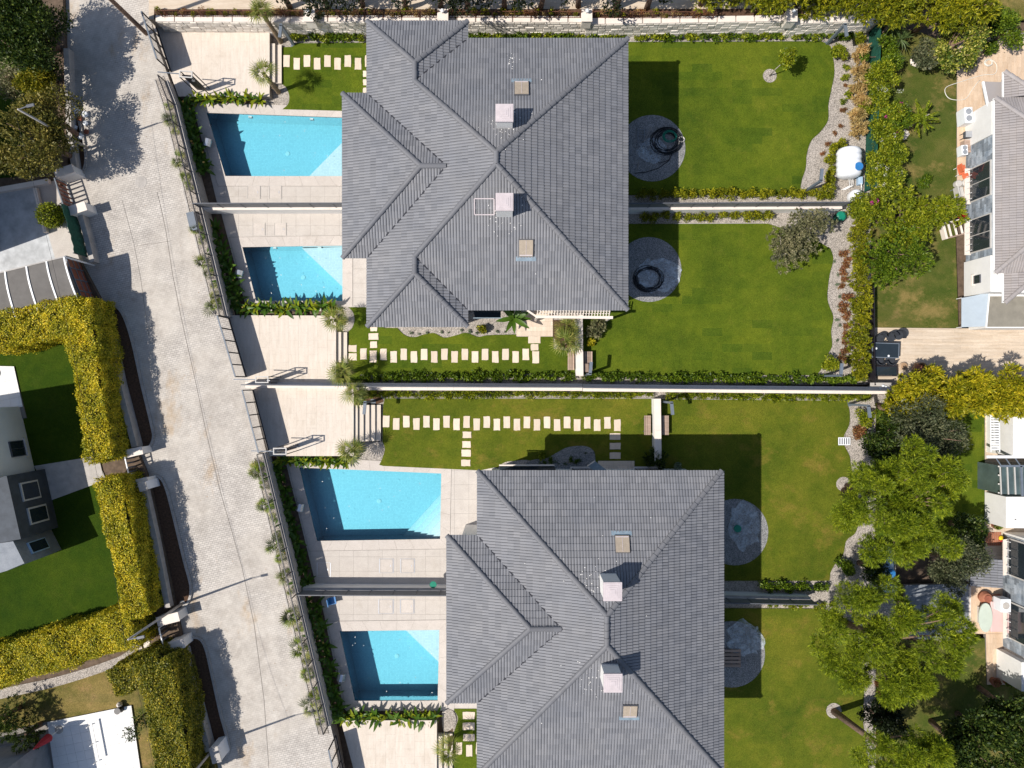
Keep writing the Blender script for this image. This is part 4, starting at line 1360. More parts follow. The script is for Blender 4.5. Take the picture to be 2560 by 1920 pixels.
# street walls of the two villa gardens
sA = [at_top(397, 186, 2.05), at_top(420, 246, 2.05), at_top(477, 475, 2.05), at_top(552, 788, 2.05)]
fence_wall('garden_wall', 'grey street wall with slatted fence, short piece below the top gate', sA[0], sA[1], .22, 1.15, 2.05, RZ, 1, 'concrete', body='concrete', offset=-.07)
fence_wall('garden_wall', 'grey street wall with slatted fence along the upper pool', sA[1], sA[2], .22, 1.15, 2.05, RZ, 1, 'concrete', body='concrete', offset=-.07)
fence_wall('garden_wall', 'grey street wall with slatted fence beside the small pool of the upper villa', sA[2], sA[3], .22, 1.15, 2.05, RZ, 1, 'concrete', body='concrete', offset=-.07)
sB = [at_top(645, 1136, 2.35), at_top(718, 1440, 2.35), at_top(811, 1836, 2.35)]
fence_wall('garden_wall', 'grey street wall with slatted fence along the largest pool', sB[0], sB[1], .22, 1.35, 2.35, RZ, 1, 'concrete', body='concrete', offset=-.07)
fence_wall('garden_wall', 'grey street wall with slatted fence along the lowest pool', sB[1], sB[2], .22, 1.35, 2.35, RZ, 1, 'concrete', body='concrete', offset=-.07)
# dividing walls
fence_wall('garden_wall', 'white wall with grey fence between the two decks of the upper villa', w2(520, 530), w2(962, 529), .28, 1.1, 2.1, 0, 'solid')
fence_wall('garden_wall', 'white wall with grey fence between the two lawns east of the upper villa', w2(1400, 531), w2(2085, 527), .28, 1.1, 2.1, 0, 'solid')
fence_wall('garden_wall', 'long white topped wall with grey fence separating the two villa plots, west half', w2(885, 966), w2(1452, 968), .42, 1.0, 1.75, 0, 'solid')
fence_wall('garden_wall', 'long white topped wall with grey fence separating the two villa plots, east half', w2(1453, 969), w2(2205, 976), .42, 1.0, 1.75, 0, 'solid')
fence_wall('garden_wall', 'low cream wall between the parking pads of the two villas', w2(632, 962), w2(884, 964), .34, 1.25, 1.9, 0, 'solid')
fence_wall('garden_wall', 'grey wall with fence between the decks of the lower villa', w2(768, 1464), w2(1331, 1466), .30, 1.0, 2.0, 0, 'solid', coping='concrete')
fence_wall('garden_wall', 'shaded grey wall with fence between the two back lawns of the lower villa', w2(1700, 1481), w2(2010, 1487), .30, 1.0, 2.0, 0, 'solid', coping='concrete')
# low cream screen walls across the gardens
def plain_wall(label, a, b, wd, h, z0=0, body='white'):
    fence_wall('screen_wall', label, a, b, wd, h, h, z0, body=body)
plain_wall('cream topped screen wall on the lawn south of the upper villa, passing a wooden bench', w2(1446, 940), w2(1444, 790), .42, .9)
plain_wall('cream topped screen wall north of the lower villa, passing a wooden bench', w2(1638, 1150), w2(1636, 996), .40, .9)

def wall_bench(cx, cy, ln, label, west=True):
    p = W(cx, cy, .42)
    t = thing('garden_bench', label, 'bench', (p.x, p.y, 0), 0, 'timber benches through the screen walls')
    for side, wd in ((-1, .42), (1, .62)):
        nsl = 4 if side < 0 else 5
        for k in range(nsl):
            MB().box((side * (.25 + wd * (k + .5) / nsl), 0, .43 + R.uniform(0, .006)), (wd / nsl - .018, ln / PXM, .035)).build('slat', M['wood'], t, local=True)
        for s in (-1, 1):
            MB().box((side * (.25 + wd / 2), s * (ln / PXM / 2 - .2), .205), (wd - .06, .07, .41)).build('leg', M['greymetal'], t, local=True)
wall_bench(1446, 902, 46, 'timber bench through the screen wall south of the upper villa')
wall_bench(1637, 1063, 48, 'timber bench through the screen wall north of the lower villa')
p = W(1458, 930, .47)
t = thing('tool_box', 'small brown box on the bench behind the screen wall', 'box', (p.x + .15, p.y + .25, .45))
MB().box((0, 0, .1), (.3, .5, .2)).build('box', M['terracotta'], t, local=True); MB().box((0, 0, .215), (.32, .52, .03)).build('lid', M['wood'], t, local=True)

# bent post lamps
def bent_lamp(px, py, ax, ay, label, h=2.45, al=.72, z=0):
    b = W(px, py, z)
    t = thing('garden_lamp', label, 'lamp', tuple(b), 0, 'bent plank lamps in the gardens')
    MB().box((0, 0, h / 2), (.16, .12, h)).build('post', M['bluegrey'], t, local=True)
    d = Vector((ax, ay, 0)).normalized()
    MB().bar((0, 0, h - .05), tuple(d * al + Vector((0, 0, h - .05))), .18, .10).build('arm', M['bluegrey'], t, local=True)
    MB().bar(tuple(d * (al * .3) + Vector((0, 0, h - .108))), tuple(d * (al * .9) + Vector((0, 0, h - .108))), .10, .012).build('diffuser', M['plasticwhite'], t, local=True)
    MB().box((0, 0, .01), (.3, .26, .03)).build('base', M['bluegrey'], t, local=True)
bent_lamp(734, 112, -.1, -1, 'bent grey lamp beside the palms of the small top left lawn')
bent_lamp(2067, 110, .15, -1, 'bent grey lamp at the top right corner of the upper lawn')
bent_lamp(2010, 480, .1, 1, 'bent grey lamp on the gravel by the white tanks')
bent_lamp(1466, 936, .1, 1, 'bent grey lamp behind the timber bench south of the upper villa', 2.1)
bent_lamp(933, 1003, -.1, -1, 'bent grey lamp by the top of the wide flight of steps')
bent_lamp(1657, 1004, .1, -1, 'bent grey lamp right of the screen wall north of the lower villa')
bent_lamp(2057, 940, .1, 1, 'bent grey lamp beside the clipped bush at the lower corner of the upper garden')
bent_lamp(2122, 1011, .15, -1, 'bent grey lamp at the top right corner of the lower garden')

# ---------------------------------------------------------------- gates on the street
def slide_gate(a, b, z0, h, label):
    a = Vector(W(*a, z0)); b = Vector(W(*b, z0))
    d = (b - a); L = d.length; d.normalize(); s = Vector((-d.y, d.x, 0))
    if s.x < 0: s = -s        # s points into the garden
    t = thing('driveway_gate', label, 'gate', tuple(a), 0, 'black sliding gates of the parking pads')
    up = Vector((0, 0, 1))
    n = max(3, round(L / .72))
    for i in range(n + 1):
        p = a + d * (L * i / n)
        MB().bar(p + up * .05, p + up * h, .06, .06, up=d).build('post', M['blackmetal'], t)
    m = MB()
    m.bar(a + up * .09, b + up * .09, .07, .09); m.build('bottom_rail', M['blackmetal'], t)
    m = MB(); m.bar(a + up * (h + .02), b + up * (h + .02), .08, .05); m.build('top_rail', M['bluegrey'], t)
    mb = MB(); k = int((h - .12) / .125) + 0
    for j in range(k):
        z = h - .045 - (k - 1 - j) * .125
        for i in range(1):
            A_ = a + up * z; B_ = b + up * z
            lo = -s * .020 - up * .045; hi = s * .020 + up * .045; e = up * .003
            mb.add([A_ + lo, B_ + lo, B_ + hi, A_ + hi, A_ + lo + e, B_ + lo + e, B_ + hi + e, A_ + hi + e],
                   [(0, 3, 2, 1), (4, 5, 6, 7), (0, 1, 5, 4), (1, 2, 6, 5), (2, 3, 7, 6), (3, 0, 4, 7)])
    tag(mb.build('blades', M['blackmetal'], t), kind='stuff')
    MB().bar(a + up * .012, b + up * .012, .08, .02).build('track', M['steel'], t)
slide_gate((391, 66), (428, 180), PZ[1], 1.75, 'black slatted sliding gate of the top parking pad')
slide_gate((573, 796), (616, 942), PZ[2], 1.75, 'black slatted sliding gate of the parking pad left of the upper villa lawn')
slide_gate((633, 975), (672, 1125), PZ[3], 1.75, 'black slatted sliding gate of the parking pad with five steps')
slide_gate((840, 1838), (866, 1960), PZ[4], 1.75, 'black slatted sliding gate at the bottom edge of the picture')

def portal(px, py, z0, label, door=None, rz=rad(-4)):
    """steel portal frame over the side entrance; px,py = middle of its roof frame, 2.3 m up"""
    h = 2.3
    c = W(px, py, z0 + h); L, Wd = .72, .34
    t = thing('entrance_portal', label, 'gate frame', (c.x, c.y, z0), rz, 'steel portals by the parking pads')
    for sx in (-1, 1):
        for sy in (-1, 1):
            MB().box((sx * L / 2, sy * Wd / 2, h / 2), (.045, .045, h)).build('post', M['blackmetal'], t, local=True)
    m = MB()
    for s in (-1, 1):
        m.box((s * L / 2, 0, h + .02), (.06, Wd + .06, .05)); m.box((0, s * Wd / 2, h + .02), (L - .06, .06, .05))
    m.build('roof_frame', M['doorframe'], t, local=True)
    MB().box((0, 0, 1.15), (L - .08, .03, 2.1)).build('door', M['blackmetal'], t, local=True)
    m = MB()
    for k in range(9): m.box((0, .03, .3 + k * .2), (L - .12, .02, .05))
    m.build('door_slats', M['greymetal'], t, local=True)
    MB().box((.1, -.05, 1.5), (.2, .03, .12)).build('intercom', M['steel'], t, local=True)
    MB().bar((-L / 2, 0, h + .02), (-L / 2 - 1.3, .02, h + .02), .05, .04).build('tie_bar', M['bluegrey'], t, local=True)
portal(465, 186, PZ[1], 'steel portal beside the top parking pad gate')
portal(655, 949, PZ[2], 'steel portal at the bottom of the middle parking pad', rz=0)
portal(700, 1128, PZ[3], 'steel portal between the third parking pad and the largest pool', rz=0)

# ---------------------------------------------------------------- the street's outer strip and the far bank
region('verge', [(-400, -500), (95, -500), (120, 250), (140, 480), (200, 790), (270, 1120), (330, 1500), (430, 2400), (-400, 2400)], RZ - .08, M['soil'])
# kerbed beds on the left of the street
def kerb(pts, z0=RZ, h=.13, wd=.14):
    P = [W(x, y, z0) for x, y in pts]
    n = 0
    par = None
    t = None
    o = None
    for a, b in zip(P, P[1:]):
        L = (b - a).length; m = max(1, round(L / .7))
        for i in range(m):
            p = a.lerp(b, i / m); q = a.lerp(b, (i + 1) / m)
            d = (q - p).normalized() * .006
            mb = MB().wall(p + d, q - d, wd, z0 - .05, z0 + h + R.uniform(-.004, .004))
            if o is None:
                o = mb.build('kerb', M['concrete']); tag(o, kind='structure')
            else: mb.build('kerb_stone', M['concrete'], o)
bedsL = [
    ([(262, 762), (300, 950), (335, 1112)], curve([(266, 758), (292, 766), (312, 792), (333, 856), (356, 960), (380, 1060), (385, 1095), (372, 1120), (348, 1128)], 4)),
    ([(372, 1195), (376, 1232), (405, 1420), (425, 1515)], curve([(375, 1188), (400, 1192), (415, 1215), (432, 1275), (462, 1400), (478, 1462), (474, 1500), (455, 1520)], 4)),
    ([(463, 1600), (492, 1729), (530, 1862)], curve([(468, 1594), (498, 1594), (515, 1618), (530, 1680), (552, 1780), (571, 1850), (573, 1880), (560, 1900)], 4)),
    ([(190, 270), (195, 380), (200, 430)], curve([(178, 235), (196, 290), (214, 370), (216, 410), (205, 440)], 4)),
]
for inner, outer in bedsL:
    region('planting_bed', outer + inner[::-1], RZ + .05, M['darksoil'], z0=RZ - .1)
    kerb(outer)

# left lots stand half a metre above the street
LZ = RZ + .35
lotA = region('garden_terrace', [(-400, -200), (150, -200), (165, 230), (170, 420), (140, 480), (200, 655), (262, 770), (342, 1130), (372, 1200), (455, 1600), (530, 1900), (560, 2400), (-400, 2400)], LZ - .04, M['soil'])
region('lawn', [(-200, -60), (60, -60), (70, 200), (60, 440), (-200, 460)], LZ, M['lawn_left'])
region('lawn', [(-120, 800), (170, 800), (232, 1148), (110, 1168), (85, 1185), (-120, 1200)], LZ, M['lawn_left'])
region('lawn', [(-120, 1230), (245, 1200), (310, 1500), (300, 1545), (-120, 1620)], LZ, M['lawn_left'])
region('lawn', [(-120, 1760), (0, 1738), (200, 1690), (345, 1645), (480, 1640), (540, 1930), (540, 2100), (-120, 2100)], LZ - .01, M['lawn_brown'])

def lwall(label, pts, wd, z1, mat='concrete', cop='concrete'):
    p = [W(x, y, z1) for x, y in pts]
    t = thing('retaining_wall', label, 'wall', (p[0].x, p[0].y, RZ))
    for a, b in zip(p, p[1:]):
        MB().wall(a, b, wd - .03, RZ - .2, z1 - .05).build('wall', M[mat], t)
        n = max(1, int((b - a).length / 1.2))
        for i in range(n):
            q = a.lerp(b, i / n + .003); r = a.lerp(b, (i + 1) / n - .003)
            MB().wall(q, r, wd + .02, z1 - .05, z1 + R.uniform(0, .003)).build('coping_stone', M[cop], t)
lwall('long grey wall on the street between the carport and the slatted garden gate', [(255, 772), (295, 960), (336, 1118)], .32, LZ + .45)
lwall('grey wall on the street between the two small garden gates on the left', [(359, 1226), (386, 1350), (419, 1520)], .32, LZ + .45)
lwall('grey wall on the street at the bottom left, beside the tall olive hedge', [(455, 1625), (484, 1740), (520, 1880)], .32, LZ + .45)
lwall('grey wall on the street at the top left beside the dark trees', [(165, 120), (172, 330), (186, 425)], .3, LZ + .25)

# hedges on the left
def top(px, py, z): p = W(px, py, z); return (p.x, p.y)
HZ = RZ + 2.75
hedge('hedge', 'golden yellow hedge in an L shape beside the carport canopy', [
    (top(-60, 835, HZ), top(200, 787, HZ), 2.15, HZ),
    (top(187, 748, HZ), top(208, 900, HZ), 1.75, HZ), (top(207, 895, HZ), top(249, 1150, HZ), 1.50, HZ)], LZ - .1, LM['hedge_yellow'], 850, .095)
hedge('hedge', 'golden yellow hedge in an L shape between the two small garden gates', [
    (top(268, 1200, HZ), top(294, 1330, HZ), 1.5, HZ), (top(293, 1325, HZ), top(342, 1545, HZ), 1.45, HZ),
    (top(-60, 1685, HZ - .2), top(330, 1568, HZ - .2), 2.25, HZ - .2)], LZ - .1, LM['hedge_yellow'], 850, .095)
hedge('hedge', 'darker olive green hedge with a short arm at the bottom left', [
    (top(275, 1712, HZ - .2), top(400, 1665, HZ - .2), 1.7, HZ - .2),
    (top(380, 1655, HZ), top(415, 1800, HZ), 2.1, HZ), (top(412, 1790, HZ), top(440, 1990, HZ), 2.1, HZ)], LZ - .1, LM['hedge_olive'], 760, .105)

# ---------------------------------------------------------------- small garden gates on the left side
def small_gate(a, b, piers, label, h=1.25, wood=False):
    """a, b: px ends of the gate leaf top; piers: px rectangles (cx, cy, w, d)"""
    A_ = W(*a, RZ + h); B_ = W(*b, RZ + h)
    A_.z = B_.z = RZ
    d = (B_ - A_); L = d.length; d.normalize(); s = Vector((-d.y, d.x, 0))
    t = thing('garden_gate', label, 'gate', tuple(A_), 0)
    up = Vector((0, 0, 1))
    mt = M['whitemetal'] if not wood else M['bluegrey']
    m = MB()
    m.bar(A_ + up * .08, B_ + up * .08, .06, .07); m.bar(A_ + up * h, B_ + up * h, .06, .07)
    m.bar(A_ + up * .1, A_ + up * (h - .03), .07, .06, up=d); m.bar(B_ + up * .1, B_ + up * (h - .03), .07, .06, up=d)
    m.build('frame', mt, t)
    n = max(4, int(L / .26))
    for i in range(n):
        p = A_ + d * (L * (i + .5) / n)
        MB().bar(p + up * .13, p + up * (h - .05), .035, .10, up=d).build('slat', M['wood_red'] if wood else M['greymetal'], t)
    for k, (cx, cy, wx, wy) in enumerate(piers):
        zt = RZ + h - .10
        c = W(cx, cy, zt)
        rz = math.atan2(d.y, d.x)
        pt = MB().box((c.x, c.y, (RZ + zt) / 2 - .03), (wy, wx, zt - RZ - .06), rz).build('pier', M['white'], t)
        MB().box((c.x, c.y, zt - .0), (wy + .06, wx + .06, .06), rz).build('cap', M['cream'], pt)
    return t
small_gate((312, 1142), (322, 1186), [(336, 1130, .95, .42), (352, 1206, .85, .42)], 'pale slatted garden gate between two white piers, upper of the two on the left')
small_gate((397, 1570), (410, 1620), [(420, 1548, 1.3, .5), (442, 1612, .9, .5)], 'slatted garden gate between two white piers, lower of the two on the left')
small_gate((136, 445), (158, 512), [(160, 428, 1.1, .45), (194, 521, 1.0, .5)], 'wooden barred gate with white piers near the clipped round bush', 1.25, True)
# long vehicle gate in front of the carport
a = W(163, 640, RZ + 1.6); b = W(208, 755, RZ + 1.6); a.z = b.z = RZ
t = thing('driveway_gate', 'wide gate with brown panels in a grey grid frame beside the carport', 'gate', tuple(a))
d = (b - a); L = d.length; d.normalize(); s = Vector((d.y, -d.x, 0)); up = Vector((0, 0, 1))
lean = s * .0
m = MB()
for z in (.1, .58, 1.06, 1.6): m.bar(a + up * z, b + up * z, .07, .06)
for i in range(5):
    p = a + d * (L * i / 4); m.bar(p + up * .12, p + up * 1.57, .07, .06, up=d)
m.build('frame', M['bluegrey'], t)
for i in range(4):
    for z0, z1 in ((.14, .54), (.62, 1.02), (1.10, 1.56)):
        p = a + d * (L * i / 4 + .05); q = a + d * (L * (i + 1) / 4 - .05)
        MB().wall(p, q, .03, RZ + z0, RZ + z1).build('panel', M['wood_red'], t)
MB().bar(a + d * (L * .52) + up * 1.2 + s * .05, a + d * (L * .62) + up * 1.2 + s * .05, .02, .22).build('number_plate', M['plasticwhite'], t)
# curved canopy of the carport
def canopy():
    zc = RZ + 2.6
    P00 = W(-140, 722, zc); P10 = W(170, 645, zc); P01 = W(-140, 838, zc); P11 = W(192, 752, zc)
    t = thing('carport', 'carport with a curved grey sheet roof and white metal ribs', 'carport', (P10.x, P10.y, RZ))
    def pt(u, v):
        p = P00.lerp(P10, u).lerp(P01.lerp(P11, u), v)
        q = Vector(p); q.z = zc + .55 * math.sin(math.pi * (1 - v) * .5 + .1) - .2
        return q
    n, m_ = 12, 8
    us = [0, .19, .36, .53, .70, .86, 1.0]
    for k in range(len(us) - 1):
        mb = MB(); vs = []; fs = []
        for j in range(m_ + 1):
            vs.append(pt(us[k] + .004, j / m_)); vs.append(pt(us[k + 1] - .004, j / m_))
        for j in range(m_): fs.append((2 * j, 2 * j + 1, 2 * j + 3, 2 * j + 2))
        o = len(vs)
        vs2 = [p - Vector((0, 0, .02)) for p in vs]
        fs += [tuple(reversed([i + o for i in f])) for f in fs[:]]
        mb.add(vs + vs2, fs); mb.build('roof_sheet', M['canopy'], t)
    for u in us:
        pts = [pt(u, j / m_) + Vector((0, 0, .03)) for j in range(m_ + 1)]
        mb = MB()
        for p, q in zip(pts, pts[1:]): mb.bar(p, q, .09, .05)
        mb.build('rib', M['whitemetal'], t)
    mb = MB()
    for v in (0, 1): mb.bar(pt(0, v) + Vector((0, 0, .02)), pt(1, v) + Vector((0, 0, .02)), .07, .07)
    mb.build('edge_beam', M['concrete'], t)
    for u in (.36, .70, 1):
        for v in (0, 1):
            p = pt(u, v); MB().box((p.x, p.y, (RZ + p.z) / 2), (.09, .09, p.z - RZ)).build('post', M['whitemetal'], t)
canopy()
region('courtyard', [(-200, 480), (85, 465), (142, 660), (-200, 735)], LZ, M['bluecourt'])
region('courtyard', [(-200, 735), (160, 650), (215, 760), (190, 800), (-200, 880)], LZ - .02, M['concrete'])
region('path', [(85, 465), (140, 450), (200, 655), (142, 660)], LZ + .03, M['deck'])
# low cream wall left of the round bush
lw = thing('planter_wall', 'low cream kerb wall beside the blue court', 'wall', tuple(W(90, 480, LZ)))
MB().wall(W(86, 470, LZ + .3), W(112, 580, LZ + .3), .22, LZ, LZ + .3).build('wall', M['cream'], lw)
MB().wall(W(-60, 484, LZ + .3), W(120, 452, LZ + .3), .3, LZ, LZ + .3).build('end_wall', M['cream'], lw)
# green privacy screen
a = W(150, 508, RZ + 1.9); b = W(172, 580, RZ + 1.9); c = W(184, 632, RZ + 1.9)
t = thing('privacy_screen', 'dark green screen stretched behind the street wall near the carport', 'screen', (a.x, a.y, RZ))
pts = [a, b, c]
for p, q in zip(pts, pts[1:]):
    mb = MB(); n = 6
    vs = []; fs = []
    for k in range(n + 1):
        r = p.lerp(q, k / n); r.x += .03 * math.sin(k * 2.1)
        vs += [(r.x + .0, r.y, RZ + .5), (r.x, r.y, RZ + 1.85 - .05 * math.sin(k * 3.14 / n)), (r.x + .015, r.y, RZ + .5), (r.x + .015, r.y, RZ + 1.85 - .05 * math.sin(k * 3.14 / n))]
    for k in range(n): o = k * 4; fs += [(o, o + 4, o + 5, o + 1), (o + 2, o + 3, o + 7, o + 6), (o + 1, o + 5, o + 7, o + 3)]
    mb.add(vs, fs); mb.build('cloth', M['greenscreen'], t)
for p in pts: MB().box((p.x - .03, p.y, RZ + .95), (.05, .05, 1.9)).build('post', M['greymetal'], t)
lwall('short grey wall below the green screen on the street', [(198, 530), (214, 590), (230, 655)], .28, RZ + .7)
# entry walks
region('path', [(85, 1165), (240, 1140), (265, 1200), (130, 1250)], LZ + .03, M['concrete'])
region('path', [(245, 1146), (342, 1122), (362, 1178), (262, 1205)], RZ + .06, M['concrete'])
region('path', [(360, 1590), (415, 1540), (448, 1600), (380, 1635)], RZ + .06, M['concrete'])
t = thing('stairs', 'short concrete steps behind the upper slatted garden gate', 'stairs', tuple(W(270, 1170, LZ)), 0)
for i in range(3): MB().prism([W(x, y, 0)[:2] for x, y in ((252 + i * 19, 1153 - i * 4), (270 + i * 19, 1149 - i * 4), (280 + i * 18, 1192 - i * 4), (262 + i * 18, 1197 - i * 4))], RZ - .1, LZ + .045 - .1 * i).build('step', M['concrete'], t)
region('path', smooth([(-100, 1745), (0, 1722), (150, 1690), (300, 1640), (345, 1600), (352, 1632), (310, 1660), (180, 1705), (60, 1735), (-100, 1765)]), LZ + .02, M['gravel'])
t = thing('stairs', 'pale steps with terracotta risers behind the lower slatted garden gate', 'stairs', tuple(W(370, 1600, LZ)), 0)
for i in range(3): MB().prism([W(x, y, 0)[:2] for x, y in ((350 + i * 20, 1590 - i * 8), (368 + i * 20, 1584 - i * 8), (380 + i * 18, 1624 - i * 6), (360 + i * 18, 1632 - i * 6))], RZ - .1, LZ + .10 - .1 * i).build('step', M['cream'], t)
# left houses
hz = LZ + 6.4
t = thing('house', 'tall white house with a dark window at the left edge, shading both lawns', 'house', tuple(W(0, 1100, LZ)))
f = [W(-500, 1105, LZ), W(50, 1016, LZ), W(88, 1180, LZ), W(-500, 1290, LZ)]
MB().prism([p[:2] for p in f], LZ - .3, hz).build('wall', M['white'], t)
e0, e1 = f[1], f[2]; dd = (e1 - e0).normalized(); nn = (-dd.y, dd.x)
c = e0.lerp(e1, .62); window(t, c.x, c.y, .95, 1.2, LZ + 1.1, nn)
t2 = thing('house', 'tall neighbour house just beyond the left edge that shades the blue court', 'house', tuple(W(-20, 500, LZ)))
f = [W(x, y, LZ) for x, y in ((-500, 300), (-14, 285), (-6, 632), (-500, 700))]
MB().prism([p[:2] for p in f], LZ - .3, LZ + 5.4).build('wall', M['white'], t2)
tt = region('terrace', [(-420, 900), (34, 916), (66, 1045), (-420, 1095)], LZ + .06, M['joint'])
tile_field(tt, [[W(x, y, LZ + .1) for x, y in [(-60, 914), (34, 916), (56, 1016), (-60, 1050)]]], LZ + .06, .55, .55, rad(12), M['white'], .02, .008, 'terrace_tile', 0, 200)
t = thing('house', 'dark slate coloured house front with two pale framed windows at the left edge', 'house', tuple(W(60, 1250, LZ)))
f = [W(x, y, LZ) for x, y in ((-500, 1300), (113, 1172), (146, 1318), (-500, 1440))]
MB().prism([p[:2] for p in f], LZ - .3, LZ + 3.3).build('wall', M['darkroof'], t)
e0, e1 = f[1], f[2]; dd = (e1 - e0).normalized(); nn = (-dd.y, dd.x)
for fr_, zz_, w_, h_ in ((.30, 1.75, 1.1, 1.5), (.70, 1.55, 1.0, 1.6)):
    c = e0.lerp(e1, fr_)
    wn_ = MB().box((c.x + nn[0] * .03, c.y + nn[1] * .03, LZ + zz_), (w_, .12, h_), math.atan2(dd.y, dd.x)).build('window', M['doorframe'], t)
    MB().box((c.x + nn[0] * .08, c.y + nn[1] * .08, LZ + zz_), (w_ - .2, .06, h_ - .2), math.atan2(dd.y, dd.x)).build('pane', M['glassdark'], wn_)
t = thing('house', 'grey stone fronted house part with a blue reflecting window at the left edge', 'house', tuple(W(80, 1360, LZ)))
f = [W(x, y, LZ) for x, y in ((-500, 1420), (128, 1323), (154, 1374), (114, 1391), (-500, 1580))]
MB().prism([p[:2] for p in f], LZ - .3, LZ + 3.3).build('wall', M['slate'], t)
c = f[1].lerp(f[2], .5); dd = (f[2] - f[1]).normalized(); nn = (-dd.y, dd.x)
wn_ = MB().box((c.x + nn[0] * .03, c.y + nn[1] * .03, LZ + 1.7), (.7, .12, 1.5), math.atan2(dd.y, dd.x)).build('window', M['tankblue'], t)  # blue of the reflected sky put into the window's colour
MB().box((c.x + nn[0] * .08, c.y + nn[1] * .08, LZ + 1.7), (.58, .06, 1.36), math.atan2(dd.y, dd.x)).build('pane', M['glassdark'], wn_)
region('terrace', [(-120, 1862), (115, 1805), (330, 1765), (352, 1930), (352, 2100), (-120, 2100)], LZ + .05, M['joint'])
tp = region('terrace', [(118, 1806), (328, 1764), (352, 1930), (140, 1960)], LZ + .08, M['joint'])
tile_field(tp, [[W(x, y, LZ + .1) for x, y in [(118, 1806), (328, 1764), (352, 1930), (140, 1960)]]], LZ + .08, .55, .55, rad(12), M['white'], .02, .008, 'terrace_tile', 0, 250)
# building in the corner that shades half the terrace
t = thing('house', 'grey building with a stone parapet in the bottom left corner', 'house', tuple(W(40, 1880, LZ)))
f = [W(x, y, LZ) for x, y in ((-500, 1940), (117, 1846), (142, 1975), (-500, 2300))]
MB().prism([p[:2] for p in f], LZ - .3, LZ + 3.9).build('wall', M['slate'], t)
p = W(228, 1810, LZ + 1.1); q = W(245, 1900, LZ + 1.1)
t = thing('terrace_rail', 'low white rail dividing the tiled terrace at the bottom left', 'rail', (p.x, p.y, LZ))
mb = MB(); mb.bar(W(228, 1808, LZ + .5), W(246, 1902, LZ + .5), .10, .05); mb.build('rail', M['whitemetal'], t)
for f_ in (.02, .5, .98):
    r = W(228, 1808, LZ).lerp(W(246, 1902, LZ), f_); MB().box((r.x, r.y, LZ + .3), (.05, .05, .42)).build('post', M['whitemetal'], t)
# furled red umbrella
c = W(148, 1824, LZ + .1)
t = thing('parasol', 'closed dark red parasol at the corner of the white tiled terrace', 'parasol', tuple(c))
MB().lathe((0, 0, 0), [(.25, 0), (.24, .06), (.04, .08)], 16).build('base', M['concrete'], t, local=True)
MB().tube([(0, 0, .05), (0, 0, 2.3)], .022, 8).build('pole', M['whitemetal'], t, local=True)
MB().lathe((0, 0, .9), [(.10, 0), (.26, .1), (.22, .5), (.12, 1.0), (.03, 1.4)], 9).build('canopy', M['red'], t, local=True)
c = W(303, 1770, LZ)
t = thing('garden_statue', 'small cream and dark garden figure beside the white tiled terrace', 'statue', tuple(c))
MB().lathe((0, 0, 0), [(.22, 0), (.24, .1), (.14, .3), (.2, .45)], 12).build('pot', M['blackmetal'], t, local=True)
MB().lathe((.0, .3, 0), [(.1, 0), (.17, .15), (.14, .3), (.05, .42)], 10).build('urn', M['cream'], t, local=True)
# clipped round bush
c = W(126, 538, LZ + .75)
t = thing('round_bush', 'clipped ball shaped green bush by the green screen', 'bush', (c.x, c.y, LZ))
leaf_obj('foliage', blob_leaves([(0, 0, .75, .72, .72, .68)], 3800, .10, .5, shell=.86, up=.2), LM['lime'], t)
MB().lathe((0, 0, .1), [(.2, 0), (.5, .3), (.58, .65), (.45, 1.0), (.1, 1.2)], 14).build('branches', M['hedgecore'], t, local=True)

# lamp posts of the street, power line poles
def lamp_post(px, py, h, label):
    b = W(px, py, RZ)
    t = thing('street_lamp', label, 'street lamp', tuple(b), 0, 'grey lamp posts along the street')
    MB().tube([(0, 0, 0), (0, 0, h * .5), (0, 0, h)], [.085, .07, .05], 10).build('pole', M['concrete'], t, local=True, smooth=True)
    MB().lathe((0, 0, 0), [(.2, 0), (.19, .05), (.12, .08)], 14).build('base', M['concrete'], t, local=True)
    MB().bar((0, 0, h - .05), (.55, .12, h + .08), .05, .05).build('arm', M['greymetal'], t, local=True)
    MB().box((.72, .16, h + .09), (.42, .16, .08), rad(13)).build('lamp_head', M['greymetal'], t, local=True, bevel=.02)
lamp_post(457, 1508, 6.2, 'grey lamp post leaning over the lower yellow hedge')
lamp_post(545, 1858, 6.9, 'grey lamp post at the bottom of the street')
lamp_post(221, 371, 6.2, 'grey lamp post under the dark trees at the top left')
b = W(366, 84, RZ)
t = thing('utility_pole', 'brown wooden utility pole at the top of the street', 'pole', tuple(b))
MB().tube([(0, 0, 0), (0, 0, 5), (0, 0, 9.5)], [.14, .12, .09], 10).build('pole', M['bark'], t, local=True)
MB().box((0, 0, 9.1), (1.4, .1, .1), .4).build('cross_arm', M['bark'], t, local=True)
b = W(74, 153, LZ)
t = thing('utility_pole', 'pale grey utility pole at the left edge among the trees', 'pole', tuple(b))
MB().tube([(0, 0, 0), (0, 0, 5), (0, 0, 9.5)], [.12, .10, .07], 10).build('pole', M['steel'], t, local=True)
MB().box((0, 0, 9.1), (1.2, .1, .1), .6).build('cross_arm', M['steel'], t, local=True)
def wire(p, q, sag, label):
    p = Vector(p); q = Vector(q); pts = []
    for i in range(17):
        f = i / 16; r = p.lerp(q, f); r.z -= sag * 4 * f * (1 - f); pts.append(r)
    tag(MB().tube(pts, .007, 5).build('overhead_wire', M['hose']), label, 'cable')
l3 = W(221, 371, 0); l1 = W(457, 1508, 0); l4 = W(545, 1858, 0)
wire((l3.x, l3.y, RZ + 6.1), (l1.x, l1.y, RZ + 6.1), .7, 'thin overhead cable from the top left lamp post to the yellow hedge')
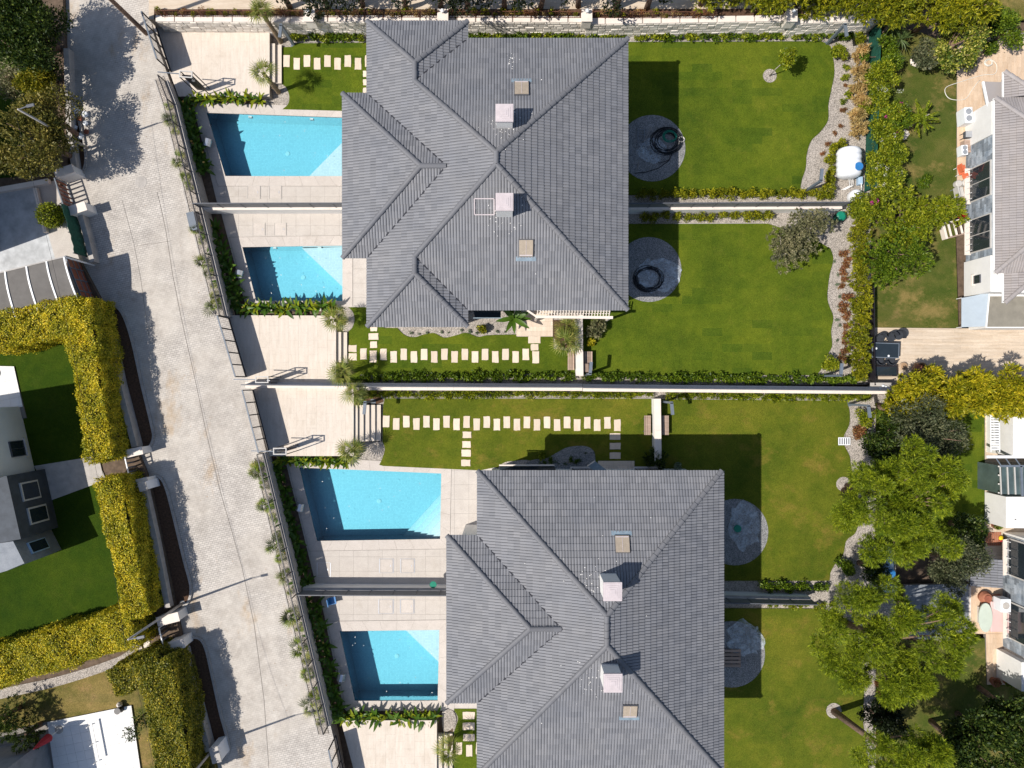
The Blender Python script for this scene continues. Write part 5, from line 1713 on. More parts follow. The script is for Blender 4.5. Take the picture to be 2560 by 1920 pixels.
wire((l1.x, l1.y, RZ + 6.1), (l4.x, l4.y, RZ + 6.7), .3, 'thin overhead cable between the two lower lamp posts')
# small sign boxes
c = W(356, 1216, LZ + 1.3)
t = thing('meter_box', 'white meter box on the street wall below the upper slatted gate', 'box', (c.x, c.y, RZ))
MB().box((c.x, c.y, RZ + .8), (.5, .42, 1.6), rad(-75)).build('box', M['plasticwhite'], t); MB().box((c.x, c.y, RZ + 1.62), (.56, .48, .04), rad(-75)).build('lid', M['concrete'], t)
c = W(540, 1885, RZ + 1.3)
t = thing('meter_box', 'white meter box at the very bottom of the left pavement', 'box', (c.x, c.y, RZ))
MB().box((c.x, c.y, RZ + .7), (.9, .5, 1.4), rad(-75)).build('box', M['plasticwhite'], t); MB().box((c.x, c.y, RZ + 1.42), (.96, .56, .04), rad(-75)).build('lid', M['concrete'], t)
c = W(480, 553, RZ + .3)
t = thing('service_box', 'flat grey service box at the foot of the street wall', 'box', (c.x, c.y, RZ))
MB().box((c.x, c.y, RZ + .15), (.42, 1.1, .3), rad(13)).build('box', M['slate'], t)
MB().box((c.x, c.y, RZ + .32), (.46, 1.14, .04), rad(13)).build('lid', M['bluegrey'], t)

# ---------------------------------------------------------------- planting
broad_leaf_me = None
def broad_leaf_mesh(nm, mat, L=.62, Wd=.17, n=6, droop=.35):
    vs = []; fs = []
    for i in range(n + 1):
        f = i / n
        w_ = Wd * math.sin(math.pi * min(.97, f * .93 + .05)) ** .8
        x = L * f; z = .12 * L * f * 2 - droop * L * f * f
        vs += [(x, -w_ / 2, z + .02), (x, 0, z), (x, w_ / 2, z + .02)]
    for i in range(n):
        o = i * 3; fs += [(o, o + 3, o + 4, o + 1), (o + 1, o + 4, o + 5, o + 2)]
    me = bpy.data.meshes.new(nm); me.from_pydata(vs, [], fs); me.materials.append(mat); me.polygons.foreach_set('use_smooth', [True] * len(fs)); me.update(); return me
leafA = broad_leaf_mesh('leaf', LM['broad'], .55, .17)
leafB = broad_leaf_mesh('leaf', LM['broad'], .72, .20, droop=.5)
leafC = broad_leaf_mesh('leaf', LM['lime'], .60, .16, droop=.3)
stem_me = bpy.data.meshes.new('stem'); _m = MB().tube([(0, 0, 0), (0, 0, .5)], [.03, .02], 6); stem_me.from_pydata(_m.v, [], _m.f); stem_me.materials.append(LM['broad'])
flower_me = mesh_np('flower', *leaf_quads(NR.normal(size=(8, 3)) * .03 + np.array([0, 0, .05]), NR.normal(size=(8, 3)) + np.array([0, 0, 1]), .12, .07), M['yellowflower'])
def broad_plant(p, lv, label, group, z=0.0, flower=False):
    t = thing('leafy_plant', label, 'plant', (p[0], p[1], z), R.uniform(0, 6.28), group)
    n = R.randint(9, 12)
    inst('stem', stem_me, t)
    for i in range(n):
        az = i * 2.4 + R.uniform(-.3, .3); el = rad(R.uniform(5, 70)) if i > 2 else rad(R.uniform(55, 80))
        inst('leaf', R.choice(lv), t, loc=(0, 0, R.uniform(.15, .5)), rot=(R.uniform(-.5, .5), -el * .8, az), scale=R.uniform(.75, 1.15))
    if flower: inst('flower', flower_me, t, loc=(R.uniform(-.3, .3), R.uniform(-.3, .3), .75))
def broad_row(pts, lv, label, group, z=0.0, fl=.15):
    for i_, p in enumerate(pts): broad_plant(p, lv, ordinal(label, i_, pts), group, z, R.random() < fl)
broad_row(lerp_px((462, 262), (508, 440), 9, 3, 3), [leafA, leafB], 'broad plant by the wall along the upper pool', 'plants along the upper pool wall', fl=.2)
broad_row(lerp_px((478, 260), (524, 440), 8, 3, 3), [leafA, leafB], 'broad plant on the water side along the upper pool', 'plants along the upper pool wall', fl=.2)
broad_row(lerp_px((522, 560), (590, 780), 10, 3, 3), [leafA, leafB], 'broad plant by the wall beside the small pool', 'plants beside the small upper pool', fl=.3)
broad_row(lerp_px((545, 560), (608, 780), 9, 3, 3), [leafA, leafB], 'broad plant on the water side of the small pool bed', 'plants beside the small upper pool', fl=.3)
broad_row(lerp_px((680, 1150), (752, 1460), 13, 3, 3), [leafA, leafB], 'broad plant by the wall along the largest pool', 'plants along the largest pool wall', fl=.25)
broad_row(lerp_px((700, 1158), (778, 1460), 12, 3, 3), [leafA, leafB], 'broad plant on the water side along the largest pool', 'plants along the largest pool wall', fl=.25)
broad_row(lerp_px((768, 1490), (835, 1795), 12, 3, 3), [leafA, leafB], 'broad plant by the wall beside the lowest pool', 'plants beside the lowest pool', fl=.25)
broad_row(lerp_px((795, 1495), (855, 1795), 12, 3, 3), [leafA, leafB], 'broad plant on the water side beside the lowest pool', 'plants beside the lowest pool', fl=.25)
broad_row(lerp_px((490, 253), (664, 254), 10, 3, 3), [leafA, leafC], 'sunlit leafy plant above the upper pool', 'plants below the top parking pad', fl=0)
broad_row(lerp_px((605, 772), (848, 772), 14, 3, 4) , [leafC, leafB], 'sunlit leafy plant below the small upper pool', 'plants above the middle parking pad')
broad_row(lerp_px((700, 1150), (878, 1152), 10, 3, 3), [leafC, leafA], 'sunlit leafy plant above the largest pool', 'plants above the largest pool')
broad_row(lerp_px((862, 1785), (1100, 1784), 14, 3, 4), [leafC, leafB], 'sunlit leafy plant below the lowest pool', 'plants below the lowest pool', fl=.2)

# small shrubs in rows
sh_green = [small_shrub_mesh('shrub', LM['green'], 230, .13, .34, .55) for _ in range(3)]
sh_lime = [small_shrub_mesh('shrub', LM['lime'], 230, .13, .34, .55) for _ in range(3)]
sh_grass = [small_shrub_mesh('shrub', LM['lime'], 200, .28, .26, .5, .14, mode='spray') for _ in range(3)]
sh_con = [small_shrub_mesh('shrub', LM['conifer'], 320, .16, .36, .8, .3) for _ in range(3)]
sh_dry = [small_shrub_mesh('shrub', LM['rust'], 150, .14, .3, .35, .3) for _ in range(2)]
sh_sage = [small_shrub_mesh('shrub', LM['sage'], 90, .10, .17, .2, .4) for _ in range(2)]
def scatter_row(a, b, n, jx, jy, meshes, label, group, z=0.0, name='shrub', **kw): shrub_row(name, label, group, lerp_px(a, b, n, jx, jy, z), meshes, z, **kw)
scatter_row((725, 98), (915, 98), 12, 4, 3, sh_green + sh_lime, 'green shrub below the wall by the top left lawn', 'shrubs by the top left lawn', smin=.9, smax=1.25)
scatter_row((1110, 97), (1570, 96), 28, 4, 3, sh_lime + sh_green, 'small green shrub at the foot of the stone wall behind the upper villa', 'shrubs behind the upper villa', smin=.95, smax=1.35)
scatter_row((1585, 96), (2150, 94), 32, 5, 4, sh_lime + sh_green, 'small green shrub at the foot of the stone wall beside the big upper lawn', 'shrubs beside the big upper lawn', smin=.85, smax=1.3)
scatter_row((1590, 489), (2080, 487), 20, 3, 2, sh_con, 'round shrub north of the wall between upper lawns', 'shrubs north of the dividing wall', smin=.95, smax=1.25)
scatter_row((1590, 546), (1930, 542), 12, 3, 3, sh_con, 'leaning shrub south of the wall between upper lawns', 'shrubs south of the dividing wall', smin=.9, smax=1.25)
scatter_row((895, 943), (1430, 941), 44, 4, 4, sh_green, 'dark green shrub along the north side of the long wall, below the stepping stones', 'shrubs north of the long wall, west half', smin=.85, smax=1.25)
scatter_row((1462, 943), (2135, 948), 54, 4, 4, sh_green, 'dark green shrub along the north side of the long wall, below the big lawn', 'shrubs north of the long wall, east half', smin=.85, smax=1.25)
scatter_row((910, 984), (1630, 986), 52, 4, 4, sh_grass + sh_lime[:1], 'loose bright shrub along the south side of the long wall, above the stepping stones', 'shrubs south of the long wall, west half', smin=.7, smax=1.1, name='ornamental_grass')
scatter_row((1660, 988), (2170, 993), 38, 4, 4, sh_grass + sh_lime[:1], 'loose bright shrub along the south side of the long wall, above the back lawn', 'shrubs south of the long wall, east half', smin=.7, smax=1.1, name='ornamental_grass')
scatter_row((1900, 1462), (2070, 1466), 12, 4, 4, sh_green, 'dark shrub north of the shaded lower garden wall', 'shrubs north of the shaded wall', smin=.8, smax=1.2)
scatter_row((1910, 1508), (2080, 1512), 9, 4, 4, sh_lime, 'small shrub south of the shaded lower garden wall', 'shrubs south of the shaded wall', smin=.6, smax=.9)
scatter_row((2110, 140), (2110, 290), 7, 8, 6, sh_dry + sh_lime, 'heather coloured plant beside the straw coloured shrubs', 'low plants in the upper gravel strip', smin=.6, smax=1.0, name='low_plant')
scatter_row((2040, 400), (2110, 300), 4, 6, 6, sh_dry, 'low brownish plant on gravel near the white tank', 'low plants near the white tank', smin=.6, smax=.95, name='low_plant')
scatter_row((2108, 620), (2110, 900), 15, 5, 6, sh_dry, 'rust coloured plant in the second lawn gravel strip', 'rust plants in the gravel strip', smin=.95, smax=1.55, name='low_plant')
scatter_row((2090, 640), (2098, 890), 9, 6, 8, sh_sage, 'tiny grey-green plant in the second lawn gravel strip', 'grey-green plants in the gravel', smin=.6, smax=1.0, name='low_plant')
scatter_row((1010, 832), (1280, 828), 11, 8, 4, sh_sage, 'tiny plant along the south eave of the upper villa', 'tiny plants along the upper villa', smin=.5, smax=.9, name='low_plant')
scatter_row((1345, 1170), (1470, 1140), 12, 8, 12, sh_sage + sh_green[:1], 'small plant on shaded stones north of lower villa', 'plants on the shaded stones', smin=.5, smax=.9, name='low_plant')
scatter_row((2190, 1700), (2205, 1900), 9, 6, 8, sh_dry + sh_sage, 'low brown plant in the lowest gravel strip', 'low plants in the lowest gravel strip', smin=.6, smax=1.2, name='low_plant')

def bush(px, py, r, h, lm, n, size, label, z=0.0, cat='bush', aspect=.5, k=8, mode='leaf', sq=(1, 1)):
    c = W(px, py, z + h * .5)
    t = thing('bush', label, cat, (c.x, c.y, z))
    bl = [(R.uniform(-.5, .5) * r * sq[0], R.uniform(-.5, .5) * r * sq[1], h * R.uniform(.3, .7), r * R.uniform(.4, .6) * sq[0] ** .5, r * R.uniform(.4, .6) * sq[1] ** .5, h * R.uniform(.25, .35)) for _ in range(k)]
    vf = blob_leaves(bl, n, size, aspect) if mode == 'leaf' else spray_leaves(bl, n, size, aspect=aspect)
    leaf_obj('foliage', vf, lm, t)
    mb = MB()
    for b_ in bl[:6]: mb.tube([(0, 0, 0), (b_[0] * .5, b_[1] * .5, b_[2] * .5), (b_[0], b_[1], b_[2])], [.04, .03, .015], 5)
    mb.build('stems', M['bark'], t, local=True)
    return t
bush(2100, 130, .62, 1.0, LM['lime'], 1800, .12, 'loose yellow-green bush in the top right gravel corner of the upper lawn')
bush(2080, 908, .62, 1.0, LM['lime'], 2200, .12, 'rounded clipped bush at the lower right corner of the second lawn')
bush(2160, 1045, .62, 1.0, LM['lime'], 1900, .12, 'rounded yellow-green bush in the top right corner of the lower garden')
bush(2150, 1080, .5, .6, LM['rust'], 900, .12, 'low rust green bush in the wavy gravel of the lower garden')
bush(2112, 1418, .62, 1.0, LM['green'], 1800, .13, 'dark green bush by the lower right corner of the back lawn')
bush(2480, 120, .5, .8, LM['green'], 1200, .12, 'small round bush on the warm terrace at the top right')
bush(2312, 455, .5, .8, LM['green'], 1200, .12, 'small round bush on the grass left of the upper right house')
bush(1203, 822, .35, .9, LM['conifer'], 700, .12, 'leaning bush on the gravel under the south eave of the upper villa')
bush(1352, 1140, .3, .5, LM['lime'], 350, .15, 'small light plant on the shaded stones left')
bush(1693, 1162, .28, 1.0, LM['sage'], 500, .11, 'narrow pale shrub in the shade beside the lower screen wall')
bush(1640, 1145, .75, 1.2, LM['dark'], 1500, .22, 'dark bush in the shade at the end of the lower screen wall', aspect=.25, mode='spray')
bush(1490, 820, .7, 1.0, LM['olive'], 1100, .2, 'grey leaved bush right of the upper screen wall')
bush(1478, 855, .28, .6, LM['hedge_yellow'], 220, .2, 'bright yellow plant beside the upper screen wall')

# golden dry fronds against the green fence
for k, (px, py) in enumerate([(2150, 135), (2152, 175), (2148, 215), (2150, 250), (2146, 290), (2148, 325)]):
    bush(px, py, .55, 1.5, LM['drygrass'], 900, .24, 'straw coloured shrub against the green fence, number from top'.replace(', number from top', [', topmost', ', second from top', ', third from top', ', third from bottom', ', second from bottom', ', lowest'][k]), aspect=.2, mode='spray', sq=(.7, 1.0))
for k, (px, py) in enumerate([(2150, 95), (2085, 372), (2100, 360), (2076, 398), (2078, 425), (2072, 448), (2070, 468)]):
    bush(px, py, .36, 1.1, LM['conifer'], 650, .17, ['green shrub at the top of the green fence', 'leaning conifer shrub left of the white tank, first', 'conifer shrub directly above the white tank', 'leaning conifer shrub by the tank, second row', 'leaning conifer shrub by the middle of the tank', 'leaning conifer shrub below the middle of the tank', 'leaning conifer shrub nearest the dividing wall'][k], aspect=.3)

# ---------------------------------------------------------------- palms
def frond_mesh(nm, mat, pet=.44, R0=.66, seg=13, fan=rad(200)):
    vs = []; fs = []
    def quad(a, b, c, d): o = len(vs); vs.extend([a, b, c, d]); fs.append((o, o + 1, o + 2, o + 3))
    quad((0, -.018, 0), (pet, -.010, .05), (pet, .010, .05), (0, .018, 0))
    for i in range(seg):
        a = -fan / 2 + fan * i / (seg - 1)
        L = R0 * (1 - .28 * (abs(a) / (fan / 2)) ** 2) * R.uniform(.92, 1.05)
        c, s = math.cos(a), math.sin(a); w_ = .028
        zt = -.10 - .06 * abs(a)
        quad((pet, 0, .05), (pet + c * L * .5 + s * w_, s * L * .5 - c * w_, .05), (pet + c * L, s * L, zt), (pet + c * L * .5 - s * w_, s * L * .5 + c * w_, .065))
    me = bpy.data.meshes.new(nm); me.from_pydata(vs, [], fs); me.materials.append(mat); me.update(); return me
fronds = [frond_mesh('frond', LM['palm']) for _ in range(3)]
def fan_palm(px, py, h, label, z=0.0, n=16, s=1.0, lean=(0, 0), tr=.13):
    b = W(px, py, z)
    t = thing('palm_tree', label, 'palm', tuple(b), 0, 'fan palms around the villas')
    mb = MB(); pts = [(0, 0, -.05), (lean[0] * .4, lean[1] * .4, h * .4), (lean[0], lean[1], h)]
    mb.tube(pts, [tr * 1.2, tr, tr * .9], 10)
    for k in range(int(h / .12)):
        f = k * .12 / h; a = k * 2.4
        x = lean[0] * f; y = lean[1] * f
        mb.tube([(x, y, k * .12), (x + math.cos(a) * tr * 1.5, y + math.sin(a) * tr * 1.5, k * .12 + .10)], [.04, .015], 4)
    mb.build('trunk', M['palmbark'], t, local=True)
    for i in range(n):
        az = i * 2.399 + R.uniform(-.35, .35); el = rad(84 - 112 * (i / n) ** 1.1 + R.uniform(-9, 9))
        inst('frond', R.choice(fronds), t, loc=(lean[0], lean[1], h + .05), rot=(R.uniform(-.3, .3), -el, az), scale=s * R.uniform(.68, 1.08))
fan_palm(702, 104, 3.0, 'fan palm above the small top left lawn, its crown over the stone wall', n=15, s=1.0, lean=(-.1, .2))
fan_palm(696, 230, 2.6, 'fan palm on the grey gravel beside the steps of the top parking pad', n=13, s=.95)
fan_palm(854, 806, 1.5, 'fan palm at the right end of the plants above the middle parking pad', n=14)
fan_palm(877, 931, 2.0, 'bushy fan palm at the bottom right corner of the middle parking pad', n=14, s=1.05)
fan_palm(903, 980, 1.6, 'fan palm just below the long wall beside the flight of steps', n=15)
fan_palm(893, 1118, 1.5, 'fan palm between the third parking pad and the largest pool', n=14, s=1.05)
fan_palm(1128, 1842, 1.6, 'thin leaved fan palm by the bottom parking pad steps', n=15, s=1.1)
fan_palm(1412, 822, 1.2, 'fan palm in the bark bed south of the upper villa, upper one', n=14, s=1.0)
fan_palm(1410, 858, 1.3, 'fan palm in the bark bed south of the upper villa, lower one', n=15, s=1.1)
# feather shaped banana like plant next to the terrace
for (px, py, lb) in ((1283, 800, 'large leaved plant leaning over the pale terrace of the upper villa'),):
    t = thing('leafy_plant', lb, 'plant', tuple(W(px, py)), 0)
    inst('stem', stem_me, t, scale=(1.6, 1.6, 2.4))
    for i in range(9): inst('leaf', leafB, t, loc=(0, 0, R.uniform(.5, 1.2)), rot=(0, -rad(R.uniform(0, 60)), i * 2.4), scale=R.uniform(1.3, 1.9))
# dwarf palms along the street side of the walls
def dwarf(px, py, label, s=.6):
    b = W(px, py, RZ)
    t = thing('dwarf_palm', label, 'palm', tuple(b), R.uniform(0, 6), 'dwarf palms outside the street walls')
    n = R.randint(10, 15)
    for i in range(n):
        inst('frond', R.choice(fronds_d), t, loc=(0, 0, .08), rot=(R.uniform(-.3, .3), -rad(R.uniform(8, 78)), i * 2.4), scale=s * R.uniform(.65, 1.15))
fronds_d = [frond_mesh('frond', LM['green'], .45, .55, 9, rad(150)), frond_mesh('frond', LM['olive_dark'], .5, .6, 11, rad(190)), frond_mesh('frond', LM['palm'], .5, .6, 11, rad(190))]
def wall_px(y, upper):
    P = [(395, 186), (420, 246), (477, 475), (552, 788)] if upper else [(645, 1136), (718, 1440), (811, 1836)]
    for (x0, y0), (x1, y1) in zip(P, P[1:]):
        if y0 <= y <= y1: return x0 + (x1 - x0) * (y - y0) / (y1 - y0)
    return P[-1][0]
for upper, ys_ in ((True, [(270, .4), (298, .62), (330, .35), (408, .85), (448, .5), (470, .35), (575, .6), (600, .35), (655, .75), (690, .5), (712, .35), (745, .55), (768, .85)]),
                   (False, [(1165, .5), (1182, .8), (1215, .5), (1262, .8), (1290, .4), (1335, .4), (1362, .85), (1392, .6), (1436, .65), (1480, .35), (1535, .9), (1570, .4), (1622, .9), (1650, .4), (1688, .6), (1730, .5), (1765, .95), (1800, .5)])):
    for y_, s_ in ys_:
        dwarf(wall_px(y_, upper) + (10 if upper else 11) - 24 * s_ + R.uniform(-3, 3), y_ + R.uniform(-3, 3), ordinal('spiky low palm outside the %s street wall' % ('upper' if upper else 'lower'), ys_.index((y_, s_)), [(0, -q_[0]) for q_ in ys_]), s_ * .95)
# earth strip with its own kerb between street and wall
for P in ([(388, 200), (408, 260), (462, 480), (535, 785), (560, 790), (490, 475), (432, 240), (408, 190)], [(636, 1145), (703, 1440), (796, 1836), (822, 1834), (730, 1440), (660, 1140)]):
    region('planting_bed', P, RZ + .03, M['gravel'], z0=RZ - .1)
kerb([(387, 200), (407, 260), (461, 480), (534, 785)], h=.07, wd=.10)
kerb([(635, 1145), (702, 1440), (795, 1836)], h=.07, wd=.10)

# ---------------------------------------------------------------- stone wall, terrace and planter along the top
UZ = 1.55
region('upper_pavement', [(372, -600), (2200, -600), (2200, 52), (1990, 50), (1480, 52), (700, 50), (372, 48)], UZ, M['trav_beige'])
region('planting_bed', [(385, 23), (2010, 22), (2010, 47), (385, 47)], UZ + .04, M['darksoil'], z0=UZ - .2)
M['wallstone'] = stone_mat('wall_stone', (.62, .56, .49, 1), (.80, .75, .67, 1), (1, 1, 1), rnd=.22)
M['mortar'] = plain('mortar', (.40, .37, .33), 0.95, .2, 8)
t = thing('stone_wall', 'long rubble stone retaining wall with cream coping along the top of the gardens', 'wall', tuple(W(380, 56, 0)))
CT = 1.75
segs = [((388, 53), (773, 55)), ((773, 53), (1467, 55)), ((1467, 60), (1980, 52)), ((1980, 59), (2196, 50))]
cnt = 0; restw = MB(); cells = []
for a, b in segs:
    A_ = W(*a, CT); B_ = W(*b, CT)
    d = (B_ - A_); L = d.length; d.normalize(); s = Vector((-d.y, d.x, 0))
    c0 = A_ + s * .16; c1 = B_ + s * .16
    MB().wall(c0, c1, .30, -.1, CT - .06).build('wall_core', M['mortar'], t)
    n = int(L / 1.1)
    for i in range(n):
        p = A_.lerp(B_, i / n + .003) + s * .17; q = A_.lerp(B_, (i + 1) / n - .003) + s * .17
        MB().wall(p, q, .36, CT - .06, CT + R.uniform(0, .006)).build('coping_stone', M['cream'], t)
    z = CT - .07; row = 0
    while z > 0.02:
        h = R.uniform(.24, .31)
        x = -R.uniform(0, .3)
        while x < L:
            w_ = R.uniform(.30, .58)
            x0_, x1_ = max(0, x), min(L, x + w_)
            if x1_ - x0_ > .08: cells.append((row, A_ + d * x0_, A_ + d * x1_, s, z - h + .012, z - .006, R.uniform(.0, .045)))
            x += w_ + .014
        z -= h; row += 1
cells.sort(key=lambda c: c[0])
for k, (row, p, q, s, z0, z1, pr) in enumerate(cells):
    o = -s * (pr / 2 + .006)
    j = [R.uniform(-.012, .012) for _ in range(4)]
    base = [(p.x, p.y), (q.x, q.y)]
    dd = (q - p).normalized()
    f0 = Vector((p.x, p.y, 0)) - s * (.02 + pr); f1 = Vector((q.x, q.y, 0)) - s * (.02 + pr * .7)
    b0 = Vector((p.x, p.y, 0)) + s * .02; b1 = Vector((q.x, q.y, 0)) + s * .02
    f0 += dd * .02; f1 -= dd * .02
    vs = [(b0.x, b0.y, z0), (b1.x, b1.y, z0), (b1.x, b1.y, z1), (b0.x, b0.y, z1), (f0.x, f0.y, z0 + .02 + j[0]), (f1.x, f1.y, z0 + .02 + j[1]), (f1.x, f1.y, z1 - .02 + j[2]), (f0.x, f0.y, z1 - .02 + j[3])]
    fs = [(4, 5, 6, 7), (0, 1, 5, 4), (1, 2, 6, 5), (2, 3, 7, 6), (3, 0, 4, 7)]
    if k < 300:
        MB().add(vs, fs).build('stone', M['wallstone'], t)
    else: restw.add(vs, fs)
tag(restw.build('stones', M['wallstone'], t), kind='stuff')
for k, px in enumerate((773, 1107, 1467, 1980)):
    c = W(px, 38, 2.35)
    lab = ['first', 'second', 'third', 'fourth'][k] + ' stone pillar from the left on the wall along the top'
    t = thing('wall_pillar', lab, 'pillar', (c.x, c.y, UZ - .1), 0, 'stone pillars on the top wall')
    MB().box((0, 0, .42), (.56, .66, .84)).build('shaft', M['wallstone'], t, local=True)
    MB().box((0, 0, .88), (.66, .76, .09)).build('cap', M['cream'], t, local=True, bevel=.02)
    MB().tube([(0, .12, .9), (0, .12, 1.12)], .03, 8).build('lamp_stem', M['blackmetal'], t, local=True)
    MB().lathe((0, .12, 1.1), [(.05, 0), (.11, .05), (.11, .14), (.04, .2)], 10).build('lamp_globe', M['plasticwhite'], t, local=True)
M['rustmetal'] = plain('rusty_iron', (.14, .06, .035), 0.8, .3, 6)
for a, b, lab in (((392, 26), (758, 27), 'rusty iron fence on the planter behind the top parking pad'), ((790, 27), (1095, 28), 'rusty iron fence between the first and second stone pillars'),
                  ((1120, 28), (1453, 29), 'rusty iron fence between the second and third stone pillars'), ((1482, 29), (1790, 30), 'rusty iron fence right of the third stone pillar')):
    A_ = W(*a, UZ + .9); B_ = W(*b, UZ + .9); A_.z = B_.z = UZ
    d = (B_ - A_); L = d.length; d.normalize(); up = Vector((0, 0, 1))
    t = thing('iron_fence', lab, 'fence', tuple(A_), 0, 'rusty iron fences on the planter')
    n = round(L / 1.3)
    for i in range(n + 1): p = A_ + d * (L * i / n); MB().bar(p, p + up * 1.0, .05, .05, up=d).build('post', M['rustmetal'], t)
    MB().bar(A_ + up * .2, B_ + up * .2, .03, .03).build('rail', M['rustmetal'], t); MB().bar(A_ + up * .9, B_ + up * .9, .035, .03).build('rail', M['rustmetal'], t)
    mb = MB(); m_ = int(L / .13)
    for i in range(m_): p = A_ + d * (L * (i + .5) / m_); mb.bar(p + up * .2, p + up * .93, .014, .014, up=d)
    mb.build('bars', M['rustmetal'], t)
sh_mix = [small_shrub_mesh('shrub', LM['drygrass'], 90, .16, .28, .5, .3), small_shrub_mesh('shrub', LM['rust'], 110, .14, .28, .5, .3), small_shrub_mesh('shrub', LM['conifer'], 160, .14, .28, .55, .35), small_shrub_mesh('shrub', LM['conifer'], 160, .14, .28, .55, .35)]
scatter_row((395, 36), (755, 36), 26, 4, 5, sh_mix, 'dry planter plant behind the top parking pad', 'planter plants behind the parking pad', z=UZ, smin=.6, smax=1.1, name='planter_plant')
scatter_row((795, 36), (1460, 36), 44, 4, 5, sh_mix, 'dry mixed plant in the planter behind the upper villa', 'planter plants behind the upper villa', z=UZ, smin=.6, smax=1.1, name='planter_plant')
scatter_row((1485, 38), (1770, 38), 18, 4, 5, sh_mix, 'dry planter plant right of the third pillar', 'planter plants right of the third pillar', z=UZ, smin=.6, smax=1.0, name='planter_plant')
# dark evergreen trees beyond the pavement
LM['black'] = leaf_mat('leaves_very_dark', [(0, (.006, .012, .004, 1)), (1, (.022, .034, .010, 1))])
for k, px in enumerate(range(700, 1720, 95)):
    zc = UZ + 2.6
    c = W(px + R.uniform(-12, 12), -42 + R.uniform(-6, 8), zc)
    b = Vector((c.x, c.y, UZ))
    tree('evergreen_tree', ordinal('very dark evergreen at the top edge', k, [(q_, 0) for q_ in range(700, 1720, 95)]), b, c, 1.5, 1.3, LM['black'], 1500, .2, M['bark'], k=8, br=.7, group='dark evergreens along the top edge')
# golden-green conifers at the top right
gl = ['between the third and fourth pillars', 'just right of the third pillar gap', 'above the fourth pillar, left', 'above the fourth pillar, right', 'behind the end of the stone wall', 'above the two yuccas', 'above the speckled yellow shrub', 'above the dark gap at the upper right', 'at the far end of the top conifer row']
for k, px in enumerate((1770, 1855, 1940, 2020, 2105, 2190, 2275, 2360, 2440)):
    zc = UZ + 1.6
    y = -26 + (k > 4) * 34 + (k > 6) * 6
    c = W(px, y, zc); b = Vector((c.x, c.y, UZ if k < 5 else .1))
    tree('conifer_tree', 'feathery golden green conifer ' + gl[k], b, c, 1.5, 1.4, LM['conifer'], 6500, .26, M['bark'], k=12, br=.75, mode='spray', aspect=.22, squash=(1, .8), up=.2)

# ---------------------------------------------------------------- right hand gardens
region('lawn', [(2186, 60), (2300, 80), (2392, 120), (2392, 535), (2186, 520)], .0, M['lawn_right'], z0=-.2)
region('lawn', [(2178, 560), (2388, 560), (2396, 820), (2178, 820)], .0, M['lawn_right'], z0=-.2)
wt = region('terrace', [(2392, 108), (2700, 60), (2700, 540), (2392, 540)], .02, M['joint'], z0=-.2)
tile_field(wt, [[W(x, y) for x, y in [(2392, 108), (2600, 80), (2600, 540), (2392, 540)]]], .02, .6, .3, rad(90), M['trav_orange'], .02, .004, 'terrace_slab', .5, 300)
bt = region('terrace', [(2172, 819), (2700, 823), (2700, 972), (2172, 968)], .02, M['joint'], z0=-.2)
tile_field(bt, [[W(x, y) for x, y in [(2172, 819), (2600, 823), (2600, 970), (2172, 968)]]], .02, 1.2, .2, 0, M['trav_beige'], .02, .005, 'terrace_slab', .37, 300)
region('lawn', [(2190, 1010), (2462, 1010), (2462, 1385), (2190, 1385)], .0, M['lawn'], z0=-.2)
region('lawn', [(2190, 1600), (2462, 1596), (2467, 1712), (2700, 1712), (2700, 2200), (2190, 2200)], .0, M['lawn_right'], z0=-.2)
st = region('terrace', [(2262, 1462), (2420, 1460), (2425, 1601), (2262, 1600)], .03, M['joint'], z0=-.2)
tile_field(st, [[W(x, y) for x, y in [(2262, 1462), (2420, 1460), (2423, 1598), (2262, 1597)]]], .03, .6, .6, 0, M['slate'], .02, .008, 'terrace_slab', 0, 60)
MBk = MB().wall(W(2423, 1466), W(2423, 1600), .1, -.1, .10); MBk.wall(W(2345, 1600), W(2420, 1600), .1, -.1, .11)
tag(MBk.build('terrace_edging', M['cream']), kind='structure')
ot = region('terrace', [(2426, 1465), (2520, 1470), (2520, 1586), (2426, 1584)], .02, M['trav_orange'], z0=-.2)
ot = region('terrace', [(2464, 1584), (2700, 1584), (2700, 1711), (2467, 1711)], .02, M['joint'], z0=-.2)
tile_field(ot, [[W(x, y) for x, y in [(2464, 1584), (2600, 1584), (2600, 1711), (2467, 1711)]]], .02, .6, .3, rad(90), M['trav_orange'], .02, .004, 'terrace_slab', .5, 80)
ot = region('terrace', [(2462, 1032), (2700, 1032), (2700, 1400), (2462, 1400)], .02, M['joint'], z0=-.2)
tile_field(ot, [[W(x, y) for x, y in [(2462, 1032), (2600, 1032), (2600, 1400), (2462, 1400)]]], .02, .5, .25, 0, M['trav_beige'], .02, .008, 'terrace_slab', .5, 250)
region('gravel_bed', [(2392, 82), (2480, 82), (2520, 110), (2440, 130), (2392, 125)], .03, M['gravel'], z0=-.1)
region('dry_ground', [(2490, -200), (2900, -200), (2900, 48), (2490, 48)], .05, M['lawn_brown'], z0=-.1)

